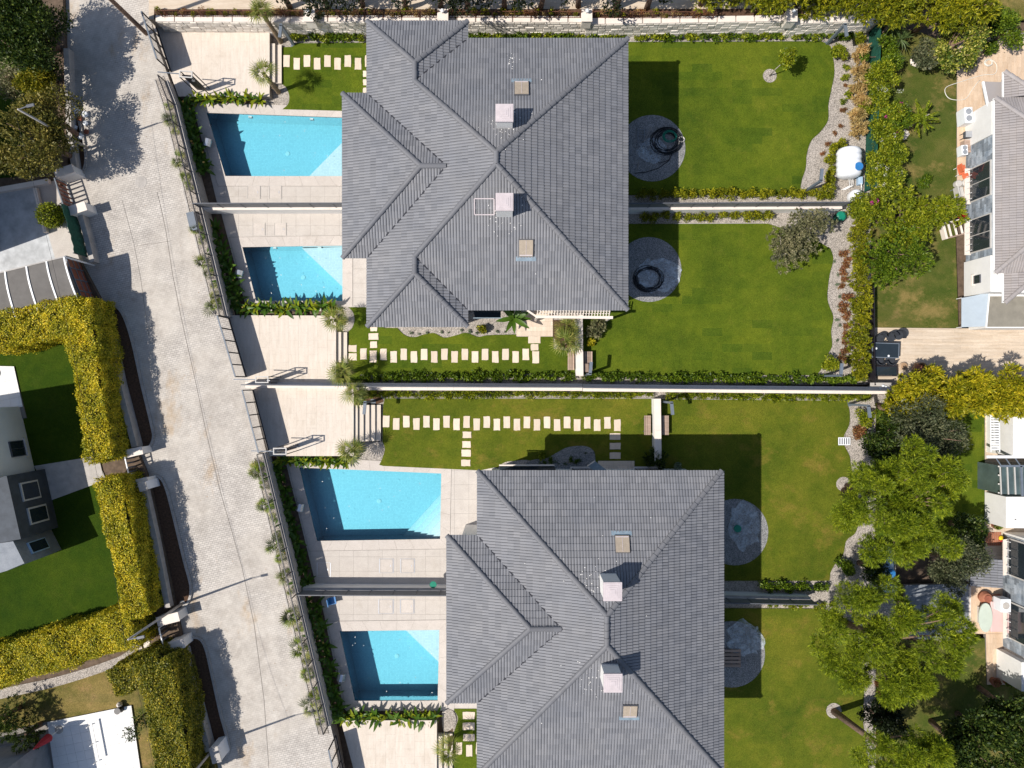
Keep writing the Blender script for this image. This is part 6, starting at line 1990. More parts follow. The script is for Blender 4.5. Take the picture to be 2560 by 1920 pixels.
# green fence
def post_fence(a, b, z, h, label, step, pmat, panel=None, name='garden_fence'):
    A_ = W(*a, z); B_ = W(*b, z)
    d = (B_ - A_); L = d.length; d.normalize(); up = Vector((0, 0, 1))
    t = thing(name, label, 'fence', tuple(A_))
    n = max(1, round(L / step))
    for i in range(n + 1): p = A_ + d * (L * i / n); MB().bar(p - up * .05, p + up * h, .05, .05, up=d).build('post', pmat, t)
    MB().bar(A_ + up * (h - .05), B_ + up * (h - .05), .04, .04).build('rail', pmat, t)
    for i in range(n):
        p = A_ + d * (L * i / n + .03); q = A_ + d * (L * (i + 1) / n - .03)
        MB().wall(p, q, .02, z + .05, z + h - .08).build('fence_panel', panel or pmat, t)
    return t
post_fence((2172, 82), (2160, 480), 0, 1.5, 'dark green fence behind the straw coloured shrubs at upper right', 2.0, M['greenscreen'])
post_fence((2166, 720), (2168, 962), 0, 1.0, 'black fence between the hedge column and the right hand terrace', 1.5, M['blackmetal'])
# tanks
c = W(2124, 406, .9); c.z = 0
t = thing('water_tank', 'big white cylindrical water tank with a blue lid beside the green fence', 'tank', tuple(c))
r_, L_ = .72, 1.85
pts = [(0, -L_ / 2, .80), (0, -L_ / 2 + .06, .80), (0, -L_ / 2 + .1, .80)]
prof = [(-L_ / 2, .45), (-L_ / 2 + .10, .66), (-L_ / 2 + .22, r_)]
ys = [-L_ / 2, -L_ / 2 + .10, -L_ / 2 + .24]
rs = [.40, .64, .71]
for k in range(8):
    y = -L_ / 2 + .30 + k * .17
    ys += [y, y + .03]; rs += [.72, .735 if k % 2 else .70]
ys += [L_ / 2 - .1, L_ / 2]; rs += [.64, .40]
MB().tube([(0, y, .80) for y in ys], rs, 28).build('tank_body', M['plasticwhite'], t, local=True, smooth=True)
MB().lathe((.28, -.42, 1.44), [(.25, 0), (.26, .05), (.24, .10)], 22).build('lid', M['blue'], t, local=True)
for y in (-.55, .55): MB().box((0, y, .09), (1.1, .25, .2)).build('foot', M['concrete'], t, local=True)
for k in range(3): MB().tube([(.1 + k * .12, -.9, .6), (.3 + k * .1, -1.25, .3), (-.1 + k * .1, -1.45, .05)], .02, 6).build('pipe', M['whitemetal'], t, local=True)
c = W(2140, 488, .6); c.z = 0
t = thing('pressure_tank', 'small round white pump tank below the big water tank', 'tank', tuple(c))
MB().lathe((0, 0, 0), [(.3, 0), (.36, .15), (.37, .6), (.3, .8), (.1, .88)], 24).build('tank_body', M['plasticwhite'], t, local=True, smooth=True)
MB().lathe((0, 0, .86), [(.12, 0), (.12, .08), (.05, .12)], 14).build('cap', M['steel'], t, local=True)
c = W(2145, 455, 0)
t = thing('pump', 'small blue and white pump beside the tanks', 'pump', tuple(c))
MB().box((0, 0, .2), (.28, .5, .34)).build('motor', M['tankblue'], t, local=True, bevel=.04); MB().tube([(0, -.2, .4), (0, -.45, .45), (.2, -.6, .1)], .03, 6).build('pipe', M['whitemetal'], t, local=True)
c = W(2205, 1405, .9); c.z = 0
t = thing('water_tank', 'pale blue water tank with a dark blue lid under the pines', 'tank', tuple(c))
MB().tube([(0, y * 1.05 * .9, .78) for y in (-1, -.9, -.7, .7, .9, 1)], [.4, .62, .70, .70, .62, .4], 26).build('tank_body', M['tankblue'], t, local=True, smooth=True)
MB().lathe((.25, -.55, 1.42), [(.27, 0), (.28, .05), (.25, .10)], 22).build('lid', M['blue'], t, local=True)
MB().box((0, 0, .06), (1.0, 1.4, .12)).build('foot', M['concrete'], t, local=True)
c = W(2223, 1467, .6); c.z = 0
t = thing('pressure_tank', 'round pale tank just below the blue water tank', 'tank', tuple(c))
MB().lathe((0, 0, 0), [(.34, 0), (.42, .15), (.42, .7), (.34, .9), (.1, .98)], 24).build('tank_body', M['tankblue'], t, local=True, smooth=True)
MB().lathe((.03, 0, .96), [(.16, 0), (.15, .06), (.05, .1)], 12).build('cap', M['whitemetal'], t, local=True)

# ---------------------------------------------------------------- things lying on the stone circles
def coil(px, py, r, turns, mat, label, rr=.022, jit=.03, z=.07, name='hose_coil', squash=.85, height=.02):
    c = W(px, py); pts = []
    n = turns * 26
    ph = R.uniform(0, 6)
    for i in range(n):
        a = 2 * math.pi * i / 26; k = i / 26
        q = r * (1 + jit * math.sin(k * 2.7 + ph) + R.uniform(-.005, .005)); ox = .10 * r * math.sin(k * 1.7 + ph); oy = .10 * r * math.cos(k * 2.3)
        pts.append((c.x + ox + q * math.cos(a), c.y + oy + q * squash * math.sin(a), z + height * k + .01 * math.sin(a * 2 + k)))
    o = MB().tube(pts, rr, 6).build(name, mat, smooth=True)
    o.location = (0, 0, 0)
    tag(o, label, 'hose'); return o
coil(1665, 355, .80, 10, M['hose'], 'large tangled coil of black hose on the top gravel circle', jit=.22, height=.018)
coil(1672, 345, .38, 5, M['hosegreen'], 'small inner coil of dark green hose on the top gravel circle', jit=.1, z=.26)
coil(1703, 350, .18, 4, M['hosewhite'], 'small pale cable coil at the right edge of the top gravel circle', .012, .1)
coil(1620, 698, .82, 9, M['hose'], 'neat black hose coil on the second gravel circle', jit=.10, height=.016)
p0 = W(1620, 385); mb = MB()
tag(MB().tube([W(1625, 375, .07), W(1632, 395, .07), W(1650, 408, .07), W(1672, 400, .07), W(1680, 385, .08)], .022, 6).build('loose_hose', M['hose'], smooth=True), 'loose loop of black hose below the big coil', 'hose')
tag(MB().tube([W(1588, 433, .07), W(1615, 430, .07), W(1645, 421, .07), W(1672, 402, .07), W(1682, 380, .07)], .022, 6).build('loose_hose', M['hose'], smooth=True), 'black hose trailing to the lower left of the top gravel circle', 'hose')
tag(MB().tube([W(1590, 430, .09), W(1602, 395, .09), W(1612, 350, .09), W(1630, 318, .09)], .015, 6).build('thin_pipe', M['concrete'], smooth=True), 'thin grey pipe lying across the top gravel circle', 'pipe')
def sheet(cx, cy, pts, label, seed):
    rr = random.Random(seed); c = W(cx, cy)
    n = len(pts); rings = 7
    vs = [(c.x, c.y, .10)]; fs = []
    for k in range(1, rings + 1):
        f = k / rings
        for i, (x, y) in enumerate(pts):
            p = W(x, y)
            vs.append((c.x + (p.x - c.x) * f, c.y + (p.y - c.y) * f, .08 + rr.uniform(0, .14) * (1 - f * .4)))
    for i in range(n): fs.append((0, 1 + i, 1 + (i + 1) % n))
    for k in range(rings - 1):
        for i in range(n): a = 1 + k * n + i; b = 1 + k * n + (i + 1) % n; fs.append((a, a + n, b + n, b))
    o = MB().add(vs, fs).build('plastic_sheet', M['sheet']); tag(o, label, 'plastic sheet')
def ell(cx, cy, rx, ry, n, rnd, seed):
    rr = random.Random(seed)
    return [(cx + math.cos(2 * math.pi * i / n) * rx * rr.uniform(1 - rnd, 1 + rnd), cy + math.sin(2 * math.pi * i / n) * ry * rr.uniform(1 - rnd, 1 + rnd)) for i in range(n)]
sheet(1645, 690, ell(1648, 688, 54, 44, 26, .18, 3), 'crumpled clear plastic sheet around the black hose coil', 5)
sheet(1862, 1312, ell(1862, 1312, 40, 58, 26, .2, 4), 'crumpled clear plastic sheet on the third gravel circle', 6)
sheet(1860, 1590, ell(1862, 1595, 46, 44, 26, .2, 5), 'crumpled clear plastic sheet above the pallet', 7)
sheet(1625, 380, ell(1628, 378, 34, 30, 22, .2, 6), 'blue tinted plastic sheet left of the tangled hose', 8)
c = W(1840, 1319)
t = thing('green_bucket', 'green bucket lying under the plastic on the third gravel circle', 'bucket', (c.x, c.y, .05))
MB().lathe((0, 0, 0), [(.17, 0), (.22, .26), (.235, .28)], 18).build('bucket', M['hosegreen'], t, local=True)
def pallet(px, py, sx, sy, rz, label):
    c = W(px, py)
    t = thing('pallet', label, 'pallet', (c.x, c.y, .05), rz)
    for k in range(5): MB().box((0, -sy / 2 + sy * (k + .5) / 5, .115), (sx, sy / 5 - .07, .025)).build('top_board', M['wood'], t, local=True)
    for k in (-1, 0, 1): MB().box((k * (sx / 2 - .06), 0, .05), (.10, sy, .10)).build('bearer', M['wood'], t, local=True)
pallet(1828, 1643, 1.1, 1.15, 0, 'weathered wooden pallet on the lowest gravel circle')
c = W(1602, 345)
t = thing('ladder_frame', 'grey metal frame pieces lying on the top gravel circle', 'frame', (c.x, c.y, .05))
mb = MB()
for x in (-.2, .2): mb.box((x, 0, .05), (.04, 1.3, .04))
mb.build('side_rail', M['slate'], t, local=True)
for k in range(4): MB().box((0, -.5 + k * .33, .05), (.36, .03, .03)).build('rung', M['slate'], t, local=True)

# ---------------------------------------------------------------- houses on the right
t = thing('house', 'slate clad house with a taupe tiled roof at the right edge', 'house', tuple(W(2500, 460, 0)))
EZ = 2.6
wx = W(2416, 460).x; ex = W(2487, 460, EZ).x
def yy(py, z=EZ): return W(0, py, z).y
yN, yS = yy(246), yy(682)
hw_ = (yN - yS) / 2; tn3 = .40
ap = (ex + hw_, (yN + yS) / 2, EZ + hw_ * tn3)
ex2 = W(2513, 0, EZ).x; yN2, yS2 = yy(178), yy(757); hw2 = 1.5
pl = [([[(ex, yN, EZ), (ex, yS, EZ), ap]], (ex, yN, EZ), (ex, yS, EZ)),
      ([[(ex, yS, EZ), (ex + 2 * hw_, yS, EZ), ap]], (ex, yS, EZ), (ex + 2 * hw_, yS, EZ)),
      ([[(ex, yN, EZ), (ex + 2 * hw_, yN, EZ), ap]], (ex, yN, EZ), (ex + 2 * hw_, yN, EZ)),
      ([[(ex2, yN2, EZ - .1), (ex2, yN + .05, EZ - .1), (ex2 + hw2, yN + .05, EZ - .1 + hw2 * tn3), (ex2 + hw2, yN2 - hw2, EZ - .1 + hw2 * tn3)]], (ex2, yN2, EZ - .1), (ex2, yN, EZ - .1)),
      ([[(ex2, yS - .02, EZ - .1), (ex2, yS2, EZ - .1), (ex2 + 1.7, yS - .02, EZ - .1 + 1.7 * tn3)]], (ex2, yS, EZ - .1), (ex2, yS2, EZ - .1))]
rr_ = [((ex, yN, EZ), ap), ((ex, yS, EZ), ap), ((ex2, yN2, EZ - .1), (ex2 + hw2, yN2 - hw2, EZ - .1 + hw2 * tn3)), ((ex2, yS2, EZ - .1), (ex2 + 1.7, yS, EZ - .1 + 1.7 * tn3))]
roof_planes(t, pl, rr_, M['tile2'], M['tile2'], 250, prefer=lambda p: p.x)
MB().prism([(wx, yy(372, 0)), (wx + 9, yy(372, 0)), (wx + 9, yy(655, 0)), (wx, yy(655, 0))], 0, EZ - .1).build('wall', M['white'], t)
# slate cladding pieces on the street face
cl = 0; zz = .02; row = 0; restc = MB()
y0_, y1_ = yy(655, 0), yy(372, 0)
while zz < EZ - .2:
    h = .19; y = y0_ - R.uniform(0, .3)
    while y < y1_:
        w_ = R.uniform(.3, .7); a_ = max(y, y0_); b_ = min(y + w_, y1_)
        if b_ - a_ > .05:
            mm = MB().box((wx - .02 - R.uniform(0, .02), (a_ + b_) / 2, zz + h / 2), (.05, b_ - a_ - .008, h - .008))
            if cl < 220: mm.build('slate_panel', M['clad'], t); cl += 1
            else: restc.add(mm.v, mm.f)
        y += w_
    zz += h
if restc.f: tag(restc.build('slate_panels', M['clad'], t), kind='stuff')
for py, lb in ((455, 'window'), (585, 'window')):
    y = yy(py, 1.4)
    w_ = MB().box((wx - .05, y, 1.45), (.14, 2.1, 1.9)).build('window', M['doorframe'], t)
    MB().box((wx - .13, y - .5, 1.45), (.04, .95, 1.75)).build('pane', M['glassdark'], w_); MB().box((wx - .13, y + .5, 1.45), (.04, .95, 1.75)).build('pane', M['glassdark'], w_)
    MB().box((wx - .22, y, .45), (.36, 2.2, .07)).build('sill', M['cream'], w_)
    for k in range(6): MB().box((wx - .36, y - .9 + k * .36, .75), (.03, .03, .6)).build('balcony_bar', M['whitemetal'], w_)
# white north and south blocks
MB().prism([(wx - .1, yy(292, 0)), (wx + 8, yy(292, 0)), (wx + 8, yy(371, 0)), (wx - .1, yy(371, 0))], 0, EZ - .14).build('white_block', M['white'], t)
MB().prism([(wx - .15, yy(656, 0)), (wx + 8, yy(656, 0)), (wx + 8, yy(752, 0)), (wx - .15, yy(742, 0))], 0, EZ - .16).build('white_block', M['white'], t)
window(t, wx - .15, yy(700, 1), .5, .6, 1.3, (-1, 0))
gut = MB(); gut.bar((ex - .03, yN, EZ - .02), (ex - .03, yS, EZ - .02), .12, .1); gut.bar((ex2 - .03, yN2, EZ - .12), (ex2 - .03, yN, EZ - .12), .12, .1); gut.bar((ex2 - .03, yS, EZ - .12), (ex2 - .03, yS2, EZ - .12), .12, .1)
gut.build('gutter', M['whitemetal'], t)
pr = [(2458, 204), (2513, 206), (2512, 285), (2474, 287)]
MB().prism([W(x, y, 2.0)[:2] for x, y in pr], 1.9, 2.02).build('porch_roof', M['tile2'], t)
MB().bar(W(2457, 204, 2.05), W(2474, 287, 2.05), .12, .1).build('porch_gutter', M['whitemetal'], t)
t = thing('flat_roof_annex', 'low annex with a grey-brown flat roof beside the slate clad house', 'annex', tuple(W(2520, 800, 0)))
MB().prism([W(x, y, 1.6)[:2] for x, y in ((2472, 735), (2700, 735), (2700, 820), (2464, 820))], 0, 1.6).build('wall', M['white'], t)
MB().prism([W(x, y, 1.6)[:2] for x, y in ((2475, 741), (2700, 741), (2700, 817), (2468, 817))], 1.6, 1.62).build('roof', plain('roof_felt', (.24, .22, .18), .95, .15, 2), t)
t = thing('awning', 'pale blue awning sloping from the annex at the right edge', 'awning', tuple(W(2440, 780, 0)))
a_, b_, c_, d_ = W(2404, 745, .5), W(2472, 732, 1.58), W(2465, 816, 1.58), W(2404, 818, .5)
MB().add([a_, b_, c_, d_] + [p - Vector((0, 0, .03)) for p in (a_, b_, c_, d_)], [(0, 3, 2, 1), (4, 5, 6, 7), (0, 1, 5, 4), (1, 2, 6, 5), (2, 3, 7, 6), (3, 0, 4, 7)]).build('cloth', plain('pale_blue_cloth', (.36, .42, .48), .8, .05, 2), t)
MB().bar(b_ + Vector((.02, 0, .02)), c_ + Vector((.02, 0, .02)), .05, .05).build('roller', M['whitemetal'], t)
for q in (a_, d_): MB().bar((q.x, q.y, 0), (q.x, q.y, .47), .04, .04).build('post', M['whitemetal'], t)

def ac_unit(px, py, sx, sy, h, label):
    c = W(px, py)
    t = thing('air_conditioner', label, 'air conditioner', (c.x, c.y, 0), rad(4))
    MB().box((0, 0, h / 2 + .06), (sx, sy, h)).build('case', M['plasticwhite'], t, local=True, bevel=.02)
    for k in range(2): MB().lathe((0, sy * (.22 if k else -.22), h + .062), [(sx * .36, 0), (sx * .36, .02)], 20).build('grille', M['slate'], t, local=True)
    MB().box((0, 0, .03), (sx * .9, sy * .9, .06)).build('foot', M['concrete'], t, local=True)
ac_unit(2400, 300, .5, .95, .8, 'large white outdoor air conditioner on the warm terrace')
ac_unit(2398, 382, .38, .62, .5, 'smaller white air conditioner against the slate clad wall')
ac_unit(2450, 1100, .5, .8, .5, 'white box unit on the chequered terrace at the right') if False else None
c = W(2408, 345); t = thing('barbecue', 'small grey metal barbecue between the air conditioners', 'barbecue', (c.x, c.y, 0))
MB().box((0, 0, .55), (.6, .4, .25)).build('fire_bowl', M['greymetal'], t, local=True, bevel=.03); MB().box((0, 0, .69), (.56, .36, .02)).build('grate', M['steel'], t, local=True)
for sx in (-1, 1):
    for sy in (-1, 1): MB().box((sx * .25, sy * .15, .22), (.03, .03, .44)).build('leg', M['greymetal'], t, local=True)
c = W(2410, 372); t = thing('storage_crate', 'brown wooden crate in front of the slate clad wall', 'crate', (c.x, c.y, 0))
for k in range(5): MB().box((0, -.32 + k * .16, .5), (.6, .13, .03)).build('board', M['wood'], t, local=True)
MB().box((0, 0, .24), (.56, .76, .47)).build('box', M['wood'], t, local=True)
c = W(2394, 430); t = thing('outdoor_chair', 'orange chair on the warm terrace by the slate clad house', 'chair', (c.x, c.y, 0), .3)
oc = plain('orange_cloth', (.60, .14, .06), .8, .1, 3)
MB().box((0, 0, .42), (.5, .55, .06)).build('seat', oc, t, local=True, bevel=.02); MB().box((.05, -.42, .5), (.4, .3, .06)).build('cushion', oc, t, local=True, bevel=.02)
MB().box((-.2, .1, .65), (.05, .5, .4)).build('backrest', oc, t, local=True)
for sx in (-1, 1):
    for sy in (-1, 1): MB().box((sx * .2, sy * .22, .2), (.035, .035, .4)).build('leg', M['whitemetal'], t, local=True)
for k, (px, py, lab) in enumerate(((2390, 462, 'pale round ottoman on the warm terrace, left one'), (2407, 460, 'pale round ottoman on the warm terrace, right one'))):
    c = W(px, py); t = thing('ottoman', lab, 'ottoman', (c.x, c.y, 0))
    MB().lathe((0, 0, 0), [(.2, 0), (.22, .05), (.22, .3), (.17, .36)], 18).build('cushion', M['doorframe'], t, local=True); MB().box((0, 0, .02), (.25, .25, .03)).build('base', M['slate'], t, local=True)
for k, (px, py, lab) in enumerate(((2388, 485, 'pale lounge chair below the orange chair'),)):
    c = W(px, py); t = thing('outdoor_chair', lab, 'chair', (c.x, c.y, 0), .2)
    MB().box((0, 0, .35), (.6, .6, .1)).build('seat', M['doorframe'], t, local=True, bevel=.03); MB().box((-.28, 0, .6), (.08, .6, .45)).build('backrest', M['doorframe'], t, local=True)
    for sx in (-1, 1):
        for sy in (-1, 1): MB().box((sx * .25, sy * .25, .15), (.04, .04, .3)).build('leg', M['slate'], t, local=True)
# white hose looped over the warm terrace
hp = [(2464, 155), (2480, 150), (2492, 165), (2486, 185), (2455, 188), (2400, 205), (2366, 218), (2364, 235), (2378, 248), (2412, 248), (2430, 225), (2445, 205), (2470, 180)]
tag(MB().tube([W(x, y, .06) for x, y in smooth(hp, n=5)[:-8]], .022, 6).build('garden_hose', M['hosewhite'], smooth=True), 'long white hose looped over the warm terrace', 'hose')
coil(2468, 158, .24, 4, M['hosewhite'], 'white hose coil on the warm terrace at the top right', .02, .06)
# timber planter steps by the red flower
c = W(2388, 572); t = thing('timber_steps', 'cream painted timber step frame beside the slate clad house', 'steps', (c.x, c.y, 0), rad(14))
MB().box((-.9, 0, .2), (.15, 1.0, .4)).build('side', M['cream'], t, local=True); MB().box((0, -.46, .2), (1.7, .08, .36)).build('side', M['wood'], t, local=True); MB().box((0, .46, .2), (1.7, .08, .36)).build('side', M['cream'], t, local=True)
for k in range(4): MB().box((-.55 + k * .36, 0, .3), (.12, .82, .05)).build('slat', M['cream'], t, local=True)
c = W(2395, 545); t = thing('potted_flower', 'bright red flowers in a dark pot by the timber steps', 'flower pot', (c.x, c.y, 0))
MB().lathe((0, 0, 0), [(.14, 0), (.2, .3), (.19, .32)], 14).build('pot', M['blackmetal'], t, local=True)
leaf_obj('flowers', blob_leaves([(0, 0, .45, .22, .22, .2)], 260, .12, .6), leaf_mat('red_petals', [(0, (.5, .01, .02, 1)), (1, (.65, .03, .04, 1))]), t)

# dining set
c = W(2214, 876, .74)
t = thing('dining_table', 'black glass topped garden table with two small white plates', 'table', (c.x, c.y, 0), rad(-2))
MB().box((0, 0, .72), (1.62, .90, .03)).build('tabletop', M['glassdark'], t, local=True, bevel=.01)
m = MB(); m.box((0, .44, .725), (1.66, .05, .05)); m.box((0, -.44, .725), (1.66, .05, .05)); m.box((-.81, 0, .725), (.05, .82, .05)); m.box((.81, 0, .725), (.05, .82, .05)); m.build('frame', M['bluegrey'], t, local=True)
for sx in (-1, 1):
    for sy in (-1, 1): MB().box((sx * .74, sy * .38, .35), (.06, .06, .70)).build('leg', M['blackmetal'], t, local=True)
for k, (dx, dy, lab) in enumerate(((-.58, .12, 'small white dish near the left end of the black table'), (.18, -.34, 'small white dish near the lower edge of the black table'))):
    tag(MB().lathe((c.x + dx, c.y + dy, .737), [(.04, 0), (.065, .02), (.06, .022)], 14).build('dish', M['plasticwhite']), lab, 'dish')
def gchair(px, py, rz, label):
    c = W(px, py, .4)
    t = thing('garden_chair', label, 'chair', (c.x, c.y, 0), rz)
    MB().lathe((0, 0, .38), [(.26, 0), (.29, .03), (.28, .07)], 18).build('seat', M['dark_fabric'], t, local=True)
    m = MB(); pts = [(math.cos(a) * .30, math.sin(a) * .30) for a in [rad(x) for x in range(10, 175, 15)]]
    for (ax, ay), (bx, by) in zip(pts, pts[1:]): m.add([(ax, ay, .42), (bx, by, .42), (bx * 1.12, by * 1.12, .80), (ax * 1.12, ay * 1.12, .80), (ax * .88, ay * .88, .42), (bx * .88, by * .88, .42), (bx, by, .80), (ax, ay, .80)], [(0, 1, 2, 3), (7, 6, 5, 4), (3, 2, 6, 7)])
    m.build('backrest', M['dark_fabric'], t, local=True)
    for a in (45, 135, 225, 315): MB().tube([(math.cos(rad(a)) * .2, math.sin(rad(a)) * .2, .38), (math.cos(rad(a)) * .27, math.sin(rad(a)) * .27, 0)], .015, 6).build('leg', M['blackmetal'], t, local=True)
gchair(2198, 847, 0, 'black rounded chair above the left half of the garden table')
gchair(2227, 843, 0, 'black rounded chair above the right half of the garden table')
gchair(2246, 838, rad(-50), 'black chair turned aside at the upper right of the garden table')
gchair(2197, 900, rad(180), 'black rounded chair below the left half of the garden table')
gchair(2224, 900, rad(180), 'black rounded chair below the right half of the garden table')
c = W(2206, 928); t = thing('fire_table', 'dark framed glass table on the terrace below the dining set', 'table', (c.x, c.y, 0))
m = MB(); m.box((0, .3, .45), (1.35, .08, .08)); m.box((0, -.3, .45), (1.35, .06, .06)); m.box((.66, 0, .45), (.06, .55, .06)); m.box((-.66, 0, .45), (.06, .55, .06)); m.build('frame', M['blackmetal'], t, local=True)
MB().box((0, 0, .44), (1.26, .53, .03)).build('tabletop', M['glassdark'], t, local=True)
for sx in (-1, 1):
    for sy in (-1, 1): MB().box((sx * .6, sy * .26, .21), (.05, .05, .42)).build('leg', M['blackmetal'], t, local=True)
c = W(2290, 922); t = thing('wicker_chair', 'round wicker armchair at the shaded side of the right hand terrace', 'chair', (c.x, c.y, 0), rad(-60))
MB().lathe((0, 0, .05), [(.3, 0), (.33, .2), (.3, .3)], 18).build('base', M['wicker'], t, local=True); MB().lathe((0, 0, .36), [(.27, 0), (.28, .05), (.2, .08)], 16).build('cushion', M['terracotta'], t, local=True)
m = MB(); pts = [(math.cos(a) * .36, math.sin(a) * .36) for a in [rad(x) for x in range(-10, 195, 15)]]
for (ax, ay), (bx, by) in zip(pts, pts[1:]): m.bar((ax, ay, .4), (bx, by, .4), .06, .5)
m.build('backrest', M['wicker'], t, local=True)
c = W(2255, 915); t = thing('wicker_stool', 'small round wicker mat stool near the wicker armchair', 'stool', (c.x, c.y, 0)); MB().lathe((0, 0, 0), [(.2, 0), (.24, .1), (.22, .25)], 16).build('body', M['trav_orange'], t, local=True); MB().lathe((0, 0, .25), [(.21, 0), (.18, .03)], 16).build('top', M['wicker'], t, local=True)
coil(2345, 935, .3, 5, M['hosegreen'], 'green hose coil on the shaded edge of the right hand terrace', .03, .05)
coil(12, 934, .28, 6, M['hosegreen'], 'green hose coil on the white patio at the left edge', .035, .04, z=LZ + .15)
c = W(2528, 932); t = thing('sun_lounger', 'dark brown lounger at the far right of the beige terrace', 'lounger', (c.x, c.y, 0))
MB().box((0, 0, .3), (.7, .55, .08)).build('cushion', M['wicker'], t, local=True, bevel=.02); MB().box((0, 0, .2), (.72, .57, .08)).build('frame', M['blackmetal'], t, local=True)
for sx in (-1, 1): MB().box((sx * .3, 0, .08), (.05, .5, .16)).build('leg', M['blackmetal'], t, local=True)
# small structure at the end of the long wall
c = W(2205, 968, 1.0); t = thing('corner_cabinet', 'open dark framed cabinet at the right end of the long wall', 'cabinet', (c.x, c.y, 0))
m = MB()
for sx in (-1, 1):
    for sy in (-1, 1): m.box((sx * .7, sy * .3, .5), (.05, .05, 1.0))
m.build('frame', M['blackmetal'], t, local=True); MB().box((0, 0, .9), (1.35, .55, .03)).build('shelf', M['concrete'], t, local=True)
for k in range(3): MB().lathe((-.1 + k * .17, R.uniform(-.1, .1), .915), [(.05, 0), (.08, .08), (.06, .12)], 12).build('jar', M['plasticwhite'], t, local=True)

# houses, lower right
t = thing('house', 'white house with a slatted pergola and dark glass room at the right edge', 'house', tuple(W(2540, 1110, 0)))
MB().prism([W(x, y, 2.4)[:2] for x, y in ((2533, 965), (2700, 965), (2700, 1140), (2533, 1140))], 0, 2.4).build('wall', M['white'], t)
for k in range(4): MB().prism([W(x, y, 2.4)[:2] for x, y in ((2536, 970 + k * 42), (2700, 970 + k * 42), (2700, 1010 + k * 42), (2536, 1010 + k * 42))], 2.4, 2.43).build('roof_panel', M['white'], t)
for k in range(14): 
    y = 1040 + k * 6.4
    MB().bar(W(2478, y, 2.2), W(2498, y, 2.2), .10, .06).build('pergola_slat', M['whitemetal'], t)
MB().bar(W(2476, 1036, 2.16), W(2477, 1130, 2.16), .05, .05).build('pergola_beam', M['whitemetal'], t)
MB().bar(W(2498, 1036, 2.16), W(2499, 1130, 2.16), .05, .05).build('pergola_beam', M['whitemetal'], t)
for k in range(2): q = W(2488, 1040 + k * 86, 0); MB().box((q.x, q.y, 1.05), (.08, .08, 2.1)).build('pergola_post', M['whitemetal'], t)
MB().bar(W(2466, 1142, 2.3), W(2620, 1142, 2.3), .16, .1).build('pergola_edge', M['whitemetal'], t)
MB().prism([W(x, y, 2.2)[:2] for x, y in ((2505, 1165), (2700, 1165), (2700, 1240), (2505, 1235))], 0, 2.2).build('glass_room', M['roomglass'], t)
for k in range(5): MB().bar(W(2500 + k * 18, 1166, 2.24), W(2503 + k * 18, 1236, 2.24), .06, .06).build('rafter', M['doorframe'], t)
for k in range(4): MB().bar(W(2497, 1166 + k * 22, .2), W(2497, 1166 + k * 22, 2.2), .08, .08).build('room_post', M['doorframe'], t)
for k in range(6): MB().bar(W(2490 + k * 24, 1146, 2.25), W(2504 + k * 24, 1166, 2.25), .05, .05).build('rafter', M['bluegrey'], t)
MB().bar(W(2500, 1165, 2.24), W(2700, 1165, 2.24), .12, .08).build('glass_room_beam', M['bluegrey'], t)
MB().bar(W(2552, 1165, 2.24), W(2556, 1240, 2.24), .12, .08).build('glass_room_beam', M['bluegrey'], t)
MB().prism([W(x, y, 1.9)[:2] for x, y in ((2515, 1242), (2700, 1242), (2700, 1322), (2515, 1320))], 0, 1.9).build('wall', M['white'], t)
for k in range(5): MB().bar(W(2490 + k * .0, 1178 + k * 9, .8), W(2508, 1178 + k * 9, .8), .12, .05).build('bench_slat', M['wood'], t)
def pot(px, py, r, label, lm='green', s=.3):
    c = W(px, py); t = thing('plant_pot', label, 'plant pot', (c.x, c.y, 0))
    MB().lathe((0, 0, 0), [(r * .7, 0), (r, .35), (r * 1.08, .38), (r * .9, .36)], 18).build('pot', M['terracotta'], t, local=True)
    leaf_obj('plant', blob_leaves([(0, 0, .48, s * .8, s * .8, .22)], 220, .11, .5), LM[lm], t)
pot(2478, 1252, .26, 'terracotta pot with a green plant below the glass room')
pot(2490, 1296, .27, 'terracotta pot beside the folded dark parasol')
pot(2482, 1312, .2, 'smaller terracotta pot above the red mat')
pot(2480, 1700, .28, 'terracotta pot at the lower left of the orange terrace', 'rust')
pot(2532, 1704, .26, 'terracotta pot at the lower right of the orange terrace', 'rust', .22)
pot(2510, 1702, .16, 'small terracotta pot between the two larger ones on the orange terrace')
c = W(2483, 1284); t = thing('parasol', 'folded dark parasol on a stand by the terracotta pots', 'parasol', (c.x, c.y, 0))
MB().tube([(0, 0, 0), (0, 0, 2.0)], .02, 6).build('pole', M['blackmetal'], t, local=True); MB().lathe((0, 0, .8), [(.05, 0), (.14, .1), (.09, .8), (.02, 1.1)], 9).build('canopy', M['blackmetal'], t, local=True)
MB().lathe((0, 0, 0), [(.22, 0), (.2, .06)], 14).build('base', M['concrete'], t, local=True)
red_t = thing('door_mat', 'red-brown slatted mat below the terracotta pots', 'mat', tuple(W(2484, 1347, .04)))
for k in range(8): MB().bar(W(2466 + k * 5, 1330, .05), W(2466 + k * 5, 1364, .05), .10, .03).build('slat', M['terracotta'], red_t)
c = W(2499, 1344); t = thing('toy', 'small yellow and red toy on the corner of the red-brown mat', 'toy', (c.x, c.y, .07))
MB().lathe((0, 0, 0), [(.12, 0), (.16, .1), (.08, .2)], 12).build('body', plain('yellow_toy', (.75, .55, .02), .5, .1, 3), t, local=True); MB().lathe((0, -.14, .0), [(.08, 0), (.1, .1), (.03, .2)], 10).build('head', M['red'], t, local=True)
t = thing('house', 'slate clad house with pale slatted window boxes at the lower right edge', 'house', tuple(W(2540, 1520, 0)))
HB = 3.0
